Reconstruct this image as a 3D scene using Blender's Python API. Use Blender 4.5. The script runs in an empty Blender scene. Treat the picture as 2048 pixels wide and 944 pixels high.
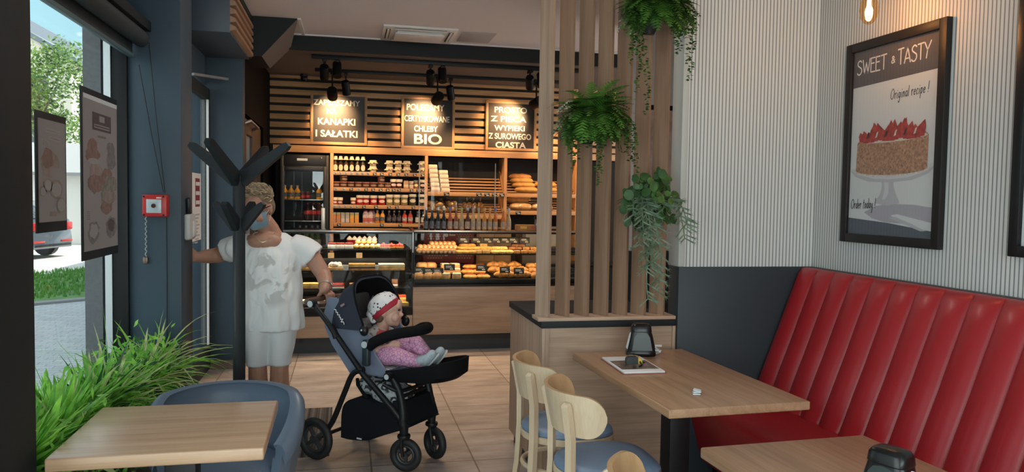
import bpy, bmesh, math, random
from math import sin, cos, pi, radians, sqrt, atan2, tan
from mathutils import Vector, Matrix, noise
random.seed(7)
SC = bpy.context.scene
COL = SC.collection
V = Vector

# ------------------------------------------------------------------ camera
CAM_H = 1.55
yaw, pitch, roll, FPX = 0.214770299, -0.0485812665, -0.0164897, 1516.007
fw = V((sin(yaw) * cos(pitch), cos(yaw) * cos(pitch), sin(pitch)))
rt = V((cos(yaw), -sin(yaw), 0))
dn = fw.cross(rt)
r2 = cos(roll) * rt + sin(roll) * dn
d2 = -sin(roll) * rt + cos(roll) * dn
CAM_R, CAM_D, CAM_F = r2.copy(), d2.copy(), fw.copy()
cd = bpy.data.cameras.new('camera')
cam = bpy.data.objects.new('camera', cd)
COL.objects.link(cam)
cam.matrix_world = Matrix(((r2.x, -d2.x, -fw.x, 0), (r2.y, -d2.y, -fw.y, 0), (r2.z, -d2.z, -fw.z, CAM_H), (0, 0, 0, 1)))
cd.sensor_width = 36
cd.lens = FPX / 2048 * 36
cd.clip_start = 0.02
cd.clip_end = 300
SC.camera = cam

# ------------------------------------------------------------------ exposure, world sky, sun, daylight portals
SC.view_settings.view_transform = 'Standard'
SC.view_settings.look = 'None'
SC.view_settings.gamma = 1
SC.view_settings.use_curve_mapping = False
SC.view_settings.exposure = 0.0
SKY_STRENGTH = 2.2
SUN_STRENGTH = 7.0
REAR_DAYLIGHT = 150.0
SIDE_DAYLIGHT = 125.0


def nd(nt, kind, loc=(0, 0), **kw):
    n = nt.nodes.new(kind)
    n.location = loc
    for k, v in kw.items():
        setattr(n, k, v)
    return n


world = bpy.data.worlds.new('sky')
SC.world = world
world.use_nodes = True
wn = world.node_tree
wn.nodes.clear()
w_out = nd(wn, 'ShaderNodeOutputWorld')
w_bg = nd(wn, 'ShaderNodeBackground')
w_tc = nd(wn, 'ShaderNodeTexCoord')
w_sep = nd(wn, 'ShaderNodeSeparateXYZ')
wn.links.new(w_tc.outputs['Generated'], w_sep.inputs[0])
w_ramp = nd(wn, 'ShaderNodeValToRGB')
w_ramp.color_ramp.elements[0].position = 0.0
w_ramp.color_ramp.elements[0].color = (0.34, 0.52, 0.56, 1)
w_ramp.color_ramp.elements[1].position = 0.55
w_ramp.color_ramp.elements[1].color = (0.16, 0.34, 0.46, 1)
wn.links.new(w_sep.outputs['Z'], w_ramp.inputs[0])
w_map = nd(wn, 'ShaderNodeMapping')
w_map.inputs['Scale'].default_value = (3.2, 3.2, 6.0)
w_map.inputs['Location'].default_value = (0.35, 0.1, 0.55)
wn.links.new(w_tc.outputs['Generated'], w_map.inputs[0])
w_noise = nd(wn, 'ShaderNodeTexNoise')
w_noise.inputs['Scale'].default_value = 1.6
w_noise.inputs['Detail'].default_value = 9
w_noise.inputs['Roughness'].default_value = 0.52
wn.links.new(w_map.outputs[0], w_noise.inputs['Vector'])
w_cr = nd(wn, 'ShaderNodeValToRGB')
w_cr.color_ramp.elements[0].position = 0.47
w_cr.color_ramp.elements[1].position = 0.55
wn.links.new(w_noise.outputs[0], w_cr.inputs[0])
w_mix = nd(wn, 'ShaderNodeMixRGB')
w_mix.inputs[2].default_value = (1.15, 1.15, 1.15, 1)
wn.links.new(w_cr.outputs[0], w_mix.inputs[0])
wn.links.new(w_ramp.outputs[0], w_mix.inputs[1])
wn.links.new(w_mix.outputs[0], w_bg.inputs[0])
w_bg.inputs[1].default_value = SKY_STRENGTH
wn.links.new(w_bg.outputs[0], w_out.inputs[0])

sd = bpy.data.lights.new('sun', 'SUN')
sd.energy = SUN_STRENGTH
sd.angle = radians(0.6)
sd.color = (1.0, 0.95, 0.86)
sun = bpy.data.objects.new('sun', sd)
COL.objects.link(sun)
sun.rotation_euler = V((-0.63, -0.05, -1.0)).to_track_quat('-Z', 'Y').to_euler()


def portal(name, loc, sx, sz, direction):
    d = bpy.data.lights.new(name, 'AREA')
    d.shape = 'RECTANGLE'
    d.size, d.size_y = sx, sz
    d.cycles.is_portal = True
    o = bpy.data.objects.new(name, d)
    COL.objects.link(o)
    o.location = loc
    o.rotation_euler = V(direction).to_track_quat('-Z', 'Z').to_euler()


portal('daylight_portal', (-1.26, 3.55, 1.3), 2.1, 2.3, (1, 0, 0))


def daylight(name, loc, sx, sz, direction, watts, col):
    d = bpy.data.lights.new(name, 'AREA')
    d.shape = 'RECTANGLE'
    d.size, d.size_y = sx, sz
    d.energy = watts
    d.color = col
    o = bpy.data.objects.new(name, d)
    COL.objects.link(o)
    o.location = loc
    o.rotation_euler = V(direction).to_track_quat('-Z', 'Z').to_euler()


# daylight of the sunlit street behind the shop windows that lie behind the camera
daylight('added_daylight', (0.7, -3.3, 1.5), 3.3, 2.4, (0, 1, 0), REAR_DAYLIGHT, (0.95, 1.0, 1.0))
daylight('added_daylight', (-1.45, -0.2, 1.4), 4.6, 2.2, (1, 0, 0), SIDE_DAYLIGHT, (0.92, 0.98, 1.0))
# added soft fill over the middle of the room, unseen, no ceiling fixture
daylight('mid_room_fill', (0.75, 4.9, 3.08), 0.9, 0.5, (0, 0.15, -1), 24.0, (1.0, 0.92, 0.84))
# added area fill at the far right of the bakery, no window built there
daylight('added_daylight', (4.95, 8.0, 1.7), 2.4, 1.8, (-1, 0, -0.1), 70.0, (1.0, 0.95, 0.88))

# ------------------------------------------------------------------ helpers: meshes
MW = {}


class MB:
    def __init__(self):
        self.bm = bmesh.new()

    def _merge(self, t, m):
        for f in t.faces:
            f.material_index = m
        me = bpy.data.meshes.new('tmp')
        t.to_mesh(me)
        t.free()
        self.bm.from_mesh(me)
        bpy.data.meshes.remove(me)

    def box(self, x0, x1, y0, y1, z0, z1, bev=0.0, m=0, seg=2, M=None):
        t = bmesh.new()
        bmesh.ops.create_cube(t, size=1)
        for v in t.verts:
            v.co = V(((x0 + x1) / 2 + v.co.x * (x1 - x0), (y0 + y1) / 2 + v.co.y * (y1 - y0), (z0 + z1) / 2 + v.co.z * (z1 - z0)))
        if bev:
            bmesh.ops.bevel(t, geom=list(t.edges), offset=bev, segments=seg, affect='EDGES', profile=0.5)
        if M is not None:
            t.transform(M)
        self._merge(t, m)
        return self

    def obox(self, c, size, R=None, bev=0.0, m=0):
        M = Matrix.Translation(V(c)) @ (R.to_4x4() if R is not None else Matrix())
        sx, sy, sz = (s / 2 for s in size)
        return self.box(-sx, sx, -sy, sy, -sz, sz, bev, m, M=M)

    def ring(self, pts):
        return [self.bm.verts.new(p) for p in pts]

    def loft(self, rings, closed=True, caps=True, m=0):
        rs = [self.ring(r) for r in rings]
        n = len(rs[0])
        for a, b in zip(rs, rs[1:]):
            for i in range(n if closed else n - 1):
                j = (i + 1) % n
                try:
                    f = self.bm.faces.new((a[i], a[j], b[j], b[i]))
                    f.material_index = m
                except ValueError:
                    pass
        if caps and closed:
            for r, rev in ((rs[0], True), (rs[-1], False)):
                f = self.bm.faces.new(list(reversed(r)) if rev else r)
                f.material_index = m
        return self

    def tube(self, pts, r, seg=8, closed=False, m=0, caps=True, flat=1.0, up=None):
        pts = [V(p) for p in pts]
        n = len(pts)
        rr = list(r) if isinstance(r, (list, tuple)) else [r] * n
        rings = []
        nrm = None
        for i, p in enumerate(pts):
            a = pts[(i - 1) % n] if closed or i > 0 else p
            b = pts[(i + 1) % n] if closed or i < n - 1 else p
            d = (b - a).normalized()
            if nrm is None:
                u = V(up) if up is not None else (V((0, 0, 1)) if abs(d.z) < 0.9 else V((0, 1, 0)))
                nrm = (u - d * u.dot(d)).normalized()
            else:
                nrm = (nrm - d * nrm.dot(d)).normalized()
            bi = d.cross(nrm)
            rings.append([p + (nrm * cos(2 * pi * k / seg) + bi * sin(2 * pi * k / seg) * flat) * rr[i] for k in range(seg)])
        if closed:
            rings.append(rings[0])
            rs = [self.ring(q) for q in rings[:-1]]
            rs.append(rs[0])
            for a, b in zip(rs, rs[1:]):
                for i in range(seg):
                    j = (i + 1) % seg
                    f = self.bm.faces.new((a[i], a[j], b[j], b[i]))
                    f.material_index = m
            return self
        return self.loft(rings, caps=caps, m=m)

    def cyl(self, p0, p1, r0, r1=None, seg=16, m=0):
        return self.tube([p0, p1], [r0, r0 if r1 is None else r1], seg=seg, m=m)

    def lathe(self, prof, c=(0, 0, 0), seg=20, m=0, R=None, sx=1.0, sy=1.0):
        c = V(c)
        rings = []
        for r, z in prof:
            ring = []
            for k in range(seg):
                a = 2 * pi * k / seg
                p = V((cos(a) * max(r, 1e-4) * sx, sin(a) * max(r, 1e-4) * sy, z))
                if R is not None:
                    p = R @ p
                ring.append(c + p)
            rings.append(ring)
        return self.loft(rings, m=m)

    def ball(self, c, r, seg=12, m=0, R=None, sub=None):
        t = bmesh.new()
        bmesh.ops.create_uvsphere(t, u_segments=seg, v_segments=max(6, seg * 2 // 3), radius=1)
        rx, ry, rz = (r, r, r) if not isinstance(r, (tuple, list)) else r
        M = Matrix.Translation(V(c)) @ (R.to_4x4() if R is not None else Matrix()) @ Matrix.Diagonal((rx, ry, rz, 1))
        t.transform(M)
        self._merge(t, m)
        return self

    def poly(self, pts, m=0):
        f = self.bm.faces.new([self.bm.verts.new(p) for p in pts])
        f.material_index = m
        return self

    def prism(self, pts, ext, m=0):
        """closed polygon (3D points) extruded by the vector ext"""
        e = V(ext)
        a = [self.bm.verts.new(V(p)) for p in pts]
        b = [self.bm.verts.new(V(p) + e) for p in pts]
        n = len(a)
        fs = [self.bm.faces.new(a), self.bm.faces.new(list(reversed(b)))]
        for i in range(n):
            j = (i + 1) % n
            fs.append(self.bm.faces.new((a[j], a[i], b[i], b[j])))
        for f in fs:
            f.material_index = m
        return self

    def blade(self, base, d, length, width, droop=0.4, seg=4, m=0, fold=0.25, tip=0.0):
        """a tapering leaf blade that starts along d and droops"""
        base = V(base)
        d = V(d).normalized()
        side = d.cross(V((0, 0, 1)))
        if side.length < 1e-3:
            side = V((1, 0, 0))
        side.normalize()
        p = base.copy()
        prev = None
        step = length / seg
        for i in range(seg + 1):
            t = i / seg
            w = width * (0.55 + 1.0 * t) if t < 0.35 else width * max(tip, 0.9 * (1 - ((t - 0.35) / 0.65) ** 1.6))
            up = side.cross(d).normalized()
            row = [self.bm.verts.new(p - side * w / 2 + up * w * fold), self.bm.verts.new(p), self.bm.verts.new(p + side * w / 2 + up * w * fold)]
            if prev:
                for k in (0, 1):
                    f = self.bm.faces.new((prev[k], prev[k + 1], row[k + 1], row[k]))
                    f.material_index = m
            prev = row
            d = (d + V((0, 0, -droop / seg))).normalized()
            p = p + d * step
        return self

    def wrap(self, r, z0, z1, half, m=0, n=12, oval=True, a0=-pi / 2):
        """a label wrapped round an upright cylinder, oval or square"""
        zm, h = (z0 + z1) / 2, (z1 - z0) / 2
        prev = None
        for k in range(n + 1):
            t = -1 + 2 * k / n
            e = h * (sqrt(max(0.02, 1 - t * t)) if oval else 1)
            a = a0 + half * t
            c = [self.bm.verts.new((cos(a) * r, sin(a) * r, z)) for z in (zm - e, zm + e)]
            if prev:
                f = self.bm.faces.new((prev[0], c[0], c[1], prev[1]))
                f.material_index = m
            prev = c
        return self

    def build(self, name, mats, parent=None, world=True, smooth=True, ang=38, norm=True):
        bm = self.bm
        if norm:
            bmesh.ops.recalc_face_normals(bm, faces=bm.faces)
        M = MW.get(parent.name) if parent is not None else None
        if M is not None and world:
            bm.transform(M.inverted())
        me = bpy.data.meshes.new(name)
        bm.to_mesh(me)
        bm.free()
        for mt in (mats if isinstance(mats, (list, tuple)) else [mats]):
            me.materials.append(mt)
        if smooth and len(me.polygons):
            me.shade_smooth()
            me.set_sharp_from_angle(angle=radians(ang))
        o = bpy.data.objects.new(name, me)
        COL.objects.link(o)
        if parent is not None:
            o.parent = parent
            if M is not None:
                MW[o.name] = M
        return o


def tag(o, label=None, cat=None, group=None, kind=None):
    if label:
        o['label'] = label
    if cat:
        o['category'] = cat
    if group:
        o['group'] = group
    if kind:
        o['kind'] = kind
    return o


def T(name, label, cat, loc=(0, 0, 0), rz=0.0, group=None):
    o = bpy.data.objects.new(name, None)
    o.empty_display_size = 0.1
    COL.objects.link(o)
    o.location = loc
    o.rotation_euler = (0, 0, rz)
    MW[o.name] = Matrix.Translation(V(loc)) @ Matrix.Rotation(rz, 4, 'Z')
    return tag(o, label, cat, group)


def S(name, mb, mats, **kw):
    return tag(mb.build(name, mats, **kw), kind='structure')


KIDS = {}


def dup(root, loc, rz=None, label=None, group=None, scale=None):
    def cp(o, parent):
        c = o.copy()
        COL.objects.link(c)
        if parent is not None:
            c.parent = parent
        for ch in o.children:
            cp(ch, c)
        return c
    r = cp(root, None)
    r.location = loc
    if rz is not None:
        r.rotation_euler = (0, 0, rz) if not isinstance(rz, (tuple, list)) else rz
    if scale:
        r.scale = scale if isinstance(scale, (tuple, list)) else (scale,) * 3
    if label:
        r['label'] = label
    if group:
        r['group'] = group
    return r


def fuse(parts, voxel=0.012, smooth=4, factor=0.5):
    """one continuous skin over overlapping closed shapes (MB), returned as an MB"""
    me = bpy.data.meshes.new('fuse')
    bmesh.ops.recalc_face_normals(parts.bm, faces=parts.bm.faces)
    parts.bm.to_mesh(me)
    parts.bm.free()
    o = bpy.data.objects.new('fuse', me)
    COL.objects.link(o)
    rm = o.modifiers.new('r', 'REMESH')
    rm.mode = 'VOXEL'
    rm.voxel_size = voxel
    if smooth:
        sm = o.modifiers.new('s', 'SMOOTH')
        sm.factor = factor
        sm.iterations = smooth
    dg = bpy.context.evaluated_depsgraph_get()
    me2 = bpy.data.meshes.new_from_object(o.evaluated_get(dg))
    bpy.data.objects.remove(o)
    out = MB()
    out.bm.from_mesh(me2)
    bpy.data.meshes.remove(me2)
    return out


def cap(mb, p0, r0, p1, r1, seg=14):
    """round-ended tapered limb"""
    p0, p1 = V(p0), V(p1)
    d = (p1 - p0)
    L = d.length
    d.normalize()
    pts, rr = [], []
    for k in range(5):
        a = pi / 2 * (1 - k / 4)
        pts.append(p0 - d * r0 * sin(a))
        rr.append(max(r0 * cos(a), 0.0008))
    for k in range(5):
        a = pi / 2 * k / 4
        pts.append(p1 + d * r1 * sin(a))
        rr.append(max(r1 * cos(a), 0.0008))
    mb.tube(pts, rr, seg=seg)
    return mb


def chain(mb, pts, radii, seg=14):
    for i in range(len(pts) - 1):
        cap(mb, pts[i], radii[i], pts[i + 1], radii[i + 1], seg)
    return mb


def curve_pts(ctrl, n=24):
    """Catmull-Rom through control points"""
    P = [V(p) for p in ctrl]
    P = [P[0] * 2 - P[1]] + P + [P[-1] * 2 - P[-2]]
    out = []
    segs = len(P) - 3
    for i in range(n + 1):
        u = i / n * segs
        k = min(int(u), segs - 1)
        t = u - k
        a, b, c, d = P[k:k + 4]
        out.append(0.5 * ((2 * b) + (c - a) * t + (2 * a - 5 * b + 4 * c - d) * t * t + (3 * b - a - 3 * c + d) * t ** 3))
    return out


# ------------------------------------------------------------------ helpers: materials
def sock(b, *names):
    for n in names:
        if n in b.inputs:
            return b.inputs[n]


def mat(name, col, rough=0.5, metal=0.0, var=0.0, vscale=8.0, bump=0.0, bscale=60.0, spec=0.5, coat=0.0, emit=None, estr=0.0, sheen=0.0, sss=0.0):
    m = bpy.data.materials.new(name)
    m.use_nodes = True
    nt = m.node_tree
    b = nt.nodes['Principled BSDF']
    b.inputs['Base Color'].default_value = (*col, 1)
    b.inputs['Roughness'].default_value = rough
    b.inputs['Metallic'].default_value = metal
    b.inputs['Specular IOR Level'].default_value = spec
    if coat:
        b.inputs['Coat Weight'].default_value = coat
        b.inputs['Coat Roughness'].default_value = 0.15
    if sheen:
        b.inputs['Sheen Weight'].default_value = sheen
    if sss:
        b.inputs['Subsurface Weight'].default_value = sss
        b.inputs['Subsurface Radius'].default_value = (0.012, 0.005, 0.003)
    if emit:
        b.inputs['Emission Color'].default_value = (*emit, 1)
        b.inputs['Emission Strength'].default_value = estr
    if var or bump:
        tc = nd(nt, 'ShaderNodeTexCoord')
        if var:
            n = nd(nt, 'ShaderNodeTexNoise')
            n.inputs['Scale'].default_value = vscale
            n.inputs['Detail'].default_value = 4
            nt.links.new(tc.outputs['Object'], n.inputs['Vector'])
            r = nd(nt, 'ShaderNodeValToRGB')
            r.color_ramp.elements[0].position = 0.3
            r.color_ramp.elements[1].position = 0.7
            r.color_ramp.elements[0].color = (*[c * (1 - var) for c in col], 1)
            r.color_ramp.elements[1].color = (*[min(1, c * (1 + var)) for c in col], 1)
            nt.links.new(n.outputs[0], r.inputs[0])
            nt.links.new(r.outputs[0], b.inputs['Base Color'])
        if bump:
            n = nd(nt, 'ShaderNodeTexNoise')
            n.inputs['Scale'].default_value = bscale
            n.inputs['Detail'].default_value = 3
            nt.links.new(tc.outputs['Object'], n.inputs['Vector'])
            bp = nd(nt, 'ShaderNodeBump')
            bp.inputs['Strength'].default_value = bump
            bp.inputs['Distance'].default_value = 0.01
            nt.links.new(n.outputs[0], bp.inputs['Height'])
            nt.links.new(bp.outputs[0], b.inputs['Normal'])
    return m


def wood(name, c0, c1, axis='X', rough=0.5, scale=1.0, stretch=14.0, coat=0.0, contrast=(0.32, 0.68), fine=0.35):
    """long-grained board; the grain runs along axis in object space"""
    m = bpy.data.materials.new(name)
    m.use_nodes = True
    nt = m.node_tree
    b = nt.nodes['Principled BSDF']
    b.inputs['Roughness'].default_value = rough
    if coat:
        b.inputs['Coat Weight'].default_value = coat
        b.inputs['Coat Roughness'].default_value = 0.25
    tc = nd(nt, 'ShaderNodeTexCoord')
    mp = nd(nt, 'ShaderNodeMapping')
    s = [stretch * scale] * 3
    s['XYZ'.index(axis)] = scale
    mp.inputs['Scale'].default_value = s
    nt.links.new(tc.outputs['Object'], mp.inputs[0])
    n1 = nd(nt, 'ShaderNodeTexNoise')
    n1.inputs['Scale'].default_value = 1.3
    n1.inputs['Detail'].default_value = 5
    n1.inputs['Distortion'].default_value = 0.6
    nt.links.new(mp.outputs[0], n1.inputs['Vector'])
    mp2 = nd(nt, 'ShaderNodeMapping')
    s2 = [stretch * scale * 7] * 3
    s2['XYZ'.index(axis)] = scale * 3
    mp2.inputs['Scale'].default_value = s2
    nt.links.new(tc.outputs['Object'], mp2.inputs[0])
    n2 = nd(nt, 'ShaderNodeTexNoise')
    n2.inputs['Scale'].default_value = 1.5
    n2.inputs['Detail'].default_value = 3
    nt.links.new(mp2.outputs[0], n2.inputs['Vector'])
    mx = nd(nt, 'ShaderNodeMixRGB')
    mx.inputs[0].default_value = fine
    nt.links.new(n1.outputs[0], mx.inputs[1])
    nt.links.new(n2.outputs[0], mx.inputs[2])
    r = nd(nt, 'ShaderNodeValToRGB')
    r.color_ramp.elements[0].position = contrast[0]
    r.color_ramp.elements[1].position = contrast[1]
    r.color_ramp.elements[0].color = (*c0, 1)
    r.color_ramp.elements[1].color = (*c1, 1)
    nt.links.new(mx.outputs[0], r.inputs[0])
    nt.links.new(r.outputs[0], b.inputs['Base Color'])
    bp = nd(nt, 'ShaderNodeBump')
    bp.inputs['Strength'].default_value = 0.12
    bp.inputs['Distance'].default_value = 0.002
    nt.links.new(n2.outputs[0], bp.inputs['Height'])
    nt.links.new(bp.outputs[0], b.inputs['Normal'])
    return m


def glass(name, tint=(0.93, 0.97, 0.96), refl=1.0, rough=0.0):
    m = bpy.data.materials.new(name)
    m.use_nodes = True
    nt = m.node_tree
    nt.nodes.clear()
    out = nd(nt, 'ShaderNodeOutputMaterial')
    tr = nd(nt, 'ShaderNodeBsdfTransparent')
    tr.inputs[0].default_value = (*tint, 1)
    gl = nd(nt, 'ShaderNodeBsdfGlossy')
    gl.inputs['Roughness'].default_value = rough
    # Schlick's law on both faces of the pane
    ge = nd(nt, 'ShaderNodeNewGeometry')
    dt = nd(nt, 'ShaderNodeVectorMath', operation='DOT_PRODUCT')
    nt.links.new(ge.outputs['Incoming'], dt.inputs[0])
    nt.links.new(ge.outputs['Normal'], dt.inputs[1])
    ab = nd(nt, 'ShaderNodeMath', operation='ABSOLUTE')
    nt.links.new(dt.outputs['Value'], ab.inputs[0])
    om = nd(nt, 'ShaderNodeMath', operation='SUBTRACT', use_clamp=True)
    om.inputs[0].default_value = 1.0
    nt.links.new(ab.outputs[0], om.inputs[1])
    pw = nd(nt, 'ShaderNodeMath', operation='POWER')
    pw.inputs[1].default_value = 5.0
    nt.links.new(om.outputs[0], pw.inputs[0])
    mu = nd(nt, 'ShaderNodeMath', operation='MULTIPLY_ADD', use_clamp=True)
    mu.inputs[1].default_value = 0.96 * refl
    mu.inputs[2].default_value = 0.04 * refl
    nt.links.new(pw.outputs[0], mu.inputs[0])
    mx = nd(nt, 'ShaderNodeMixShader')
    nt.links.new(mu.outputs[0], mx.inputs[0])
    nt.links.new(tr.outputs[0], mx.inputs[1])
    nt.links.new(gl.outputs[0], mx.inputs[2])
    nt.links.new(mx.outputs[0], out.inputs[0])
    return m


def leafmat(name, col, rough=0.45, trans=0.35):
    m = bpy.data.materials.new(name)
    m.use_nodes = True
    nt = m.node_tree
    b = nt.nodes['Principled BSDF']
    out = nt.nodes['Material Output']
    b.inputs['Roughness'].default_value = rough
    tc = nd(nt, 'ShaderNodeTexCoord')
    n = nd(nt, 'ShaderNodeTexNoise')
    n.inputs['Scale'].default_value = 22
    nt.links.new(tc.outputs['Object'], n.inputs['Vector'])
    r = nd(nt, 'ShaderNodeValToRGB')
    r.color_ramp.elements[0].position = 0.3
    r.color_ramp.elements[1].position = 0.7
    r.color_ramp.elements[0].color = (*[c * 0.65 for c in col], 1)
    r.color_ramp.elements[1].color = (*[min(1, c * 1.35) for c in col], 1)
    nt.links.new(n.outputs[0], r.inputs[0])
    nt.links.new(r.outputs[0], b.inputs['Base Color'])
    t = nd(nt, 'ShaderNodeBsdfTranslucent')
    nt.links.new(r.outputs[0], t.inputs[0])
    mx = nd(nt, 'ShaderNodeMixShader')
    mx.inputs[0].default_value = trans
    nt.links.new(b.outputs[0], mx.inputs[1])
    nt.links.new(t.outputs[0], mx.inputs[2])
    nt.links.new(mx.outputs[0], out.inputs[0])
    return m


def striped(name, axis, pitch, c_light, c_dark, duty=0.2, rough=0.7):
    """narrow vertical battens: pale faces, dark grooves"""
    m = bpy.data.materials.new(name)
    m.use_nodes = True
    nt = m.node_tree
    b = nt.nodes['Principled BSDF']
    b.inputs['Roughness'].default_value = rough
    tc = nd(nt, 'ShaderNodeTexCoord')
    sp = nd(nt, 'ShaderNodeSeparateXYZ')
    nt.links.new(tc.outputs['Object'], sp.inputs[0])
    mu = nd(nt, 'ShaderNodeMath', operation='MULTIPLY')
    mu.inputs[1].default_value = 1 / pitch
    nt.links.new(sp.outputs[axis], mu.inputs[0])
    fr = nd(nt, 'ShaderNodeMath', operation='FRACT')
    nt.links.new(mu.outputs[0], fr.inputs[0])
    r = nd(nt, 'ShaderNodeValToRGB')
    e = r.color_ramp.elements
    e[0].position = 0.0
    e[0].color = (*c_dark, 1)
    e[1].position = 1.0
    e[1].color = (*c_dark, 1)
    for pos, c in ((duty * 0.5, c_dark), (duty * 0.5 + 0.06, c_light), (1 - duty * 0.5 - 0.06, c_light), (1 - duty * 0.5, c_dark)):
        x = r.color_ramp.elements.new(pos)
        x.color = (*c, 1)
    nt.links.new(fr.outputs[0], r.inputs[0])
    nt.links.new(r.outputs[0], b.inputs['Base Color'])
    return m


def at(px, py, X=None, Y=None, Z=None):
    """the place in the room that the photograph shows at a pixel, on a plane of the room"""
    d = CAM_R * ((px - 1024) / FPX) + CAM_D * ((py - 472) / FPX) + CAM_F
    if X is not None:
        t = X / d.x
    elif Y is not None:
        t = Y / d.y
    else:
        t = (Z - CAM_H) / d.z
    return V((0, 0, CAM_H)) + d * t


ORD = ['first', 'second', 'third', 'fourth', 'fifth', 'sixth', 'seventh', 'eighth', 'ninth', 'tenth', 'eleventh', 'twelfth', 'thirteenth', 'fourteenth', 'fifteenth', 'sixteenth', 'seventeenth', 'eighteenth']
# ------------------------------------------------------------------ shared materials
M = {}
M['blue_wall'] = mat('dark_blue_paint', (0.030, 0.056, 0.080), 0.55, var=0.06, vscale=3)
M['dark_paint'] = mat('charcoal_paint', (0.012, 0.015, 0.017), 0.65, spec=.3)
M['black_wall'] = mat('black_wall', (0.004, 0.004, 0.004), 0.8, spec=.08)
M['ceil'] = mat('ceiling_paint', (0.73, 0.68, 0.68), 0.9)
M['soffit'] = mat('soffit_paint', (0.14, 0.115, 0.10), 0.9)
M['panel'] = mat('wainscot_paint', (0.024, 0.032, 0.039), 0.5, spec=.4)
M['black_m'] = mat('black_metal', (0.007, 0.007, 0.008), 0.5, spec=.35)
M['black_p'] = mat('black_plastic', (0.008, 0.008, 0.009), 0.4, spec=.35)
M['dark_gap'] = mat('dark_backing', (0.012, 0.010, 0.009), 0.8)
M['steel'] = mat('brushed_steel', (0.62, 0.62, 0.60), 0.28, metal=1.0)
M['alu'] = mat('pale_aluminium', (0.70, 0.72, 0.72), 0.4, metal=0.7)
M['white_p'] = mat('white_plastic', (0.72, 0.71, 0.69), 0.45)
M['paper'] = mat('white_paper', (0.75, 0.75, 0.74), 0.8)
M['lam_v'] = wood('oak_laminate_vertical', (0.29, 0.185, 0.125), (0.46, 0.315, 0.22), 'Z', 0.5, 1.1, 16)
M['lam_x'] = wood('oak_laminate_horizontal', (0.33, 0.215, 0.145), (0.53, 0.37, 0.255), 'X', 0.5, 0.9, 13)
M['slat_w'] = wood('walnut_slat', (0.19, 0.112, 0.068), (0.32, 0.195, 0.122), 'Z', 0.5, 1.0, 16)
M['shelf_w'] = wood('warm_oak_shelf', (0.38, 0.185, 0.072), (0.60, 0.33, 0.145), 'X', 0.5, 1.2, 14)
M['stile_w'] = wood('warm_oak_stile', (0.36, 0.17, 0.065), (0.52, 0.27, 0.115), 'Z', 0.5, 1.2, 14)
M['top_x'] = wood('oak_table_top', (0.42, 0.255, 0.145), (0.60, 0.41, 0.265), 'X', 0.32, 0.8, 18, coat=0.15, contrast=(0.34, 0.66))
M['top_y'] = wood('oak_table_top_long', (0.33, 0.185, 0.098), (0.50, 0.30, 0.175), 'Y', 0.36, 0.8, 18, coat=0.15, contrast=(0.36, 0.64))
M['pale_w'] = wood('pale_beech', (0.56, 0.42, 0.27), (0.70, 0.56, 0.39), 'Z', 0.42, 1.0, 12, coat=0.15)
M['brown_door'] = wood('dark_brown_door', (0.06, 0.032, 0.020), (0.10, 0.055, 0.034), 'Z', 0.5, 1.0, 14)
M['glass'] = glass('window_glass', (0.95, 0.985, 0.98), 0.5)
M['case_glass'] = glass('display_glass', (0.96, 0.975, 0.97), 0.3)
M['fridge_glass'] = glass('fridge_glass', (0.88, 0.90, 0.90), 1.0)
M['stripe_x'] = striped('batten_wall_back', 'X', 0.0212, (0.54, 0.555, 0.535), (0.17, 0.18, 0.18), 0.22)
M['stripe_y'] = striped('batten_wall_right', 'Y', 0.0212, (0.55, 0.565, 0.55), (0.19, 0.20, 0.20), 0.24)
M['stone'] = mat('grey_stone_render', (0.17, 0.165, 0.168), 0.85, var=0.12, vscale=40)

# tiles
tm = bpy.data.materials.new('stone_floor_tiles')
tm.use_nodes = True
nt = tm.node_tree
b = nt.nodes['Principled BSDF']
tc = nd(nt, 'ShaderNodeTexCoord')
mp = nd(nt, 'ShaderNodeMapping')
mp.inputs['Location'].default_value = (-0.145, -0.257, 0)
nt.links.new(tc.outputs['Object'], mp.inputs[0])
br = nd(nt, 'ShaderNodeTexBrick')
br.offset = 0.0
br.inputs['Scale'].default_value = 1.0
br.inputs['Brick Width'].default_value = 0.6
br.inputs['Row Height'].default_value = 0.587
br.inputs['Mortar Size'].default_value = 0.0055
br.inputs['Mortar Smooth'].default_value = 0.3
br.inputs['Color1'].default_value = (0.37, 0.315, 0.285, 1)
br.inputs['Color2'].default_value = (0.48, 0.42, 0.385, 1)
br.inputs['Mortar'].default_value = (0.16, 0.125, 0.10, 1)
nt.links.new(mp.outputs[0], br.inputs['Vector'])
mp2 = nd(nt, 'ShaderNodeMapping')
mp2.inputs['Scale'].default_value = (1.4, 4.2, 1)
nt.links.new(tc.outputs['Object'], mp2.inputs[0])
n1 = nd(nt, 'ShaderNodeTexNoise')
n1.inputs['Scale'].default_value = 1.6
n1.inputs['Detail'].default_value = 8
n1.inputs['Roughness'].default_value = 0.62
nt.links.new(mp2.outputs[0], n1.inputs['Vector'])
rp = nd(nt, 'ShaderNodeValToRGB')
rp.color_ramp.elements[0].position = 0.32
rp.color_ramp.elements[0].color = (0.58, 0.53, 0.50, 1)
rp.color_ramp.elements[1].position = 0.68
rp.color_ramp.elements[1].color = (1.18, 1.18, 1.18, 1)
nt.links.new(n1.outputs[0], rp.inputs[0])
mx = nd(nt, 'ShaderNodeMixRGB', blend_type='MULTIPLY')
mx.inputs[0].default_value = 1
nt.links.new(br.outputs[0], mx.inputs[1])
nt.links.new(rp.outputs[0], mx.inputs[2])
nt.links.new(mx.outputs[0], b.inputs['Base Color'])
b.inputs['Roughness'].default_value = 0.38
M['tiles'] = tm

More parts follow.
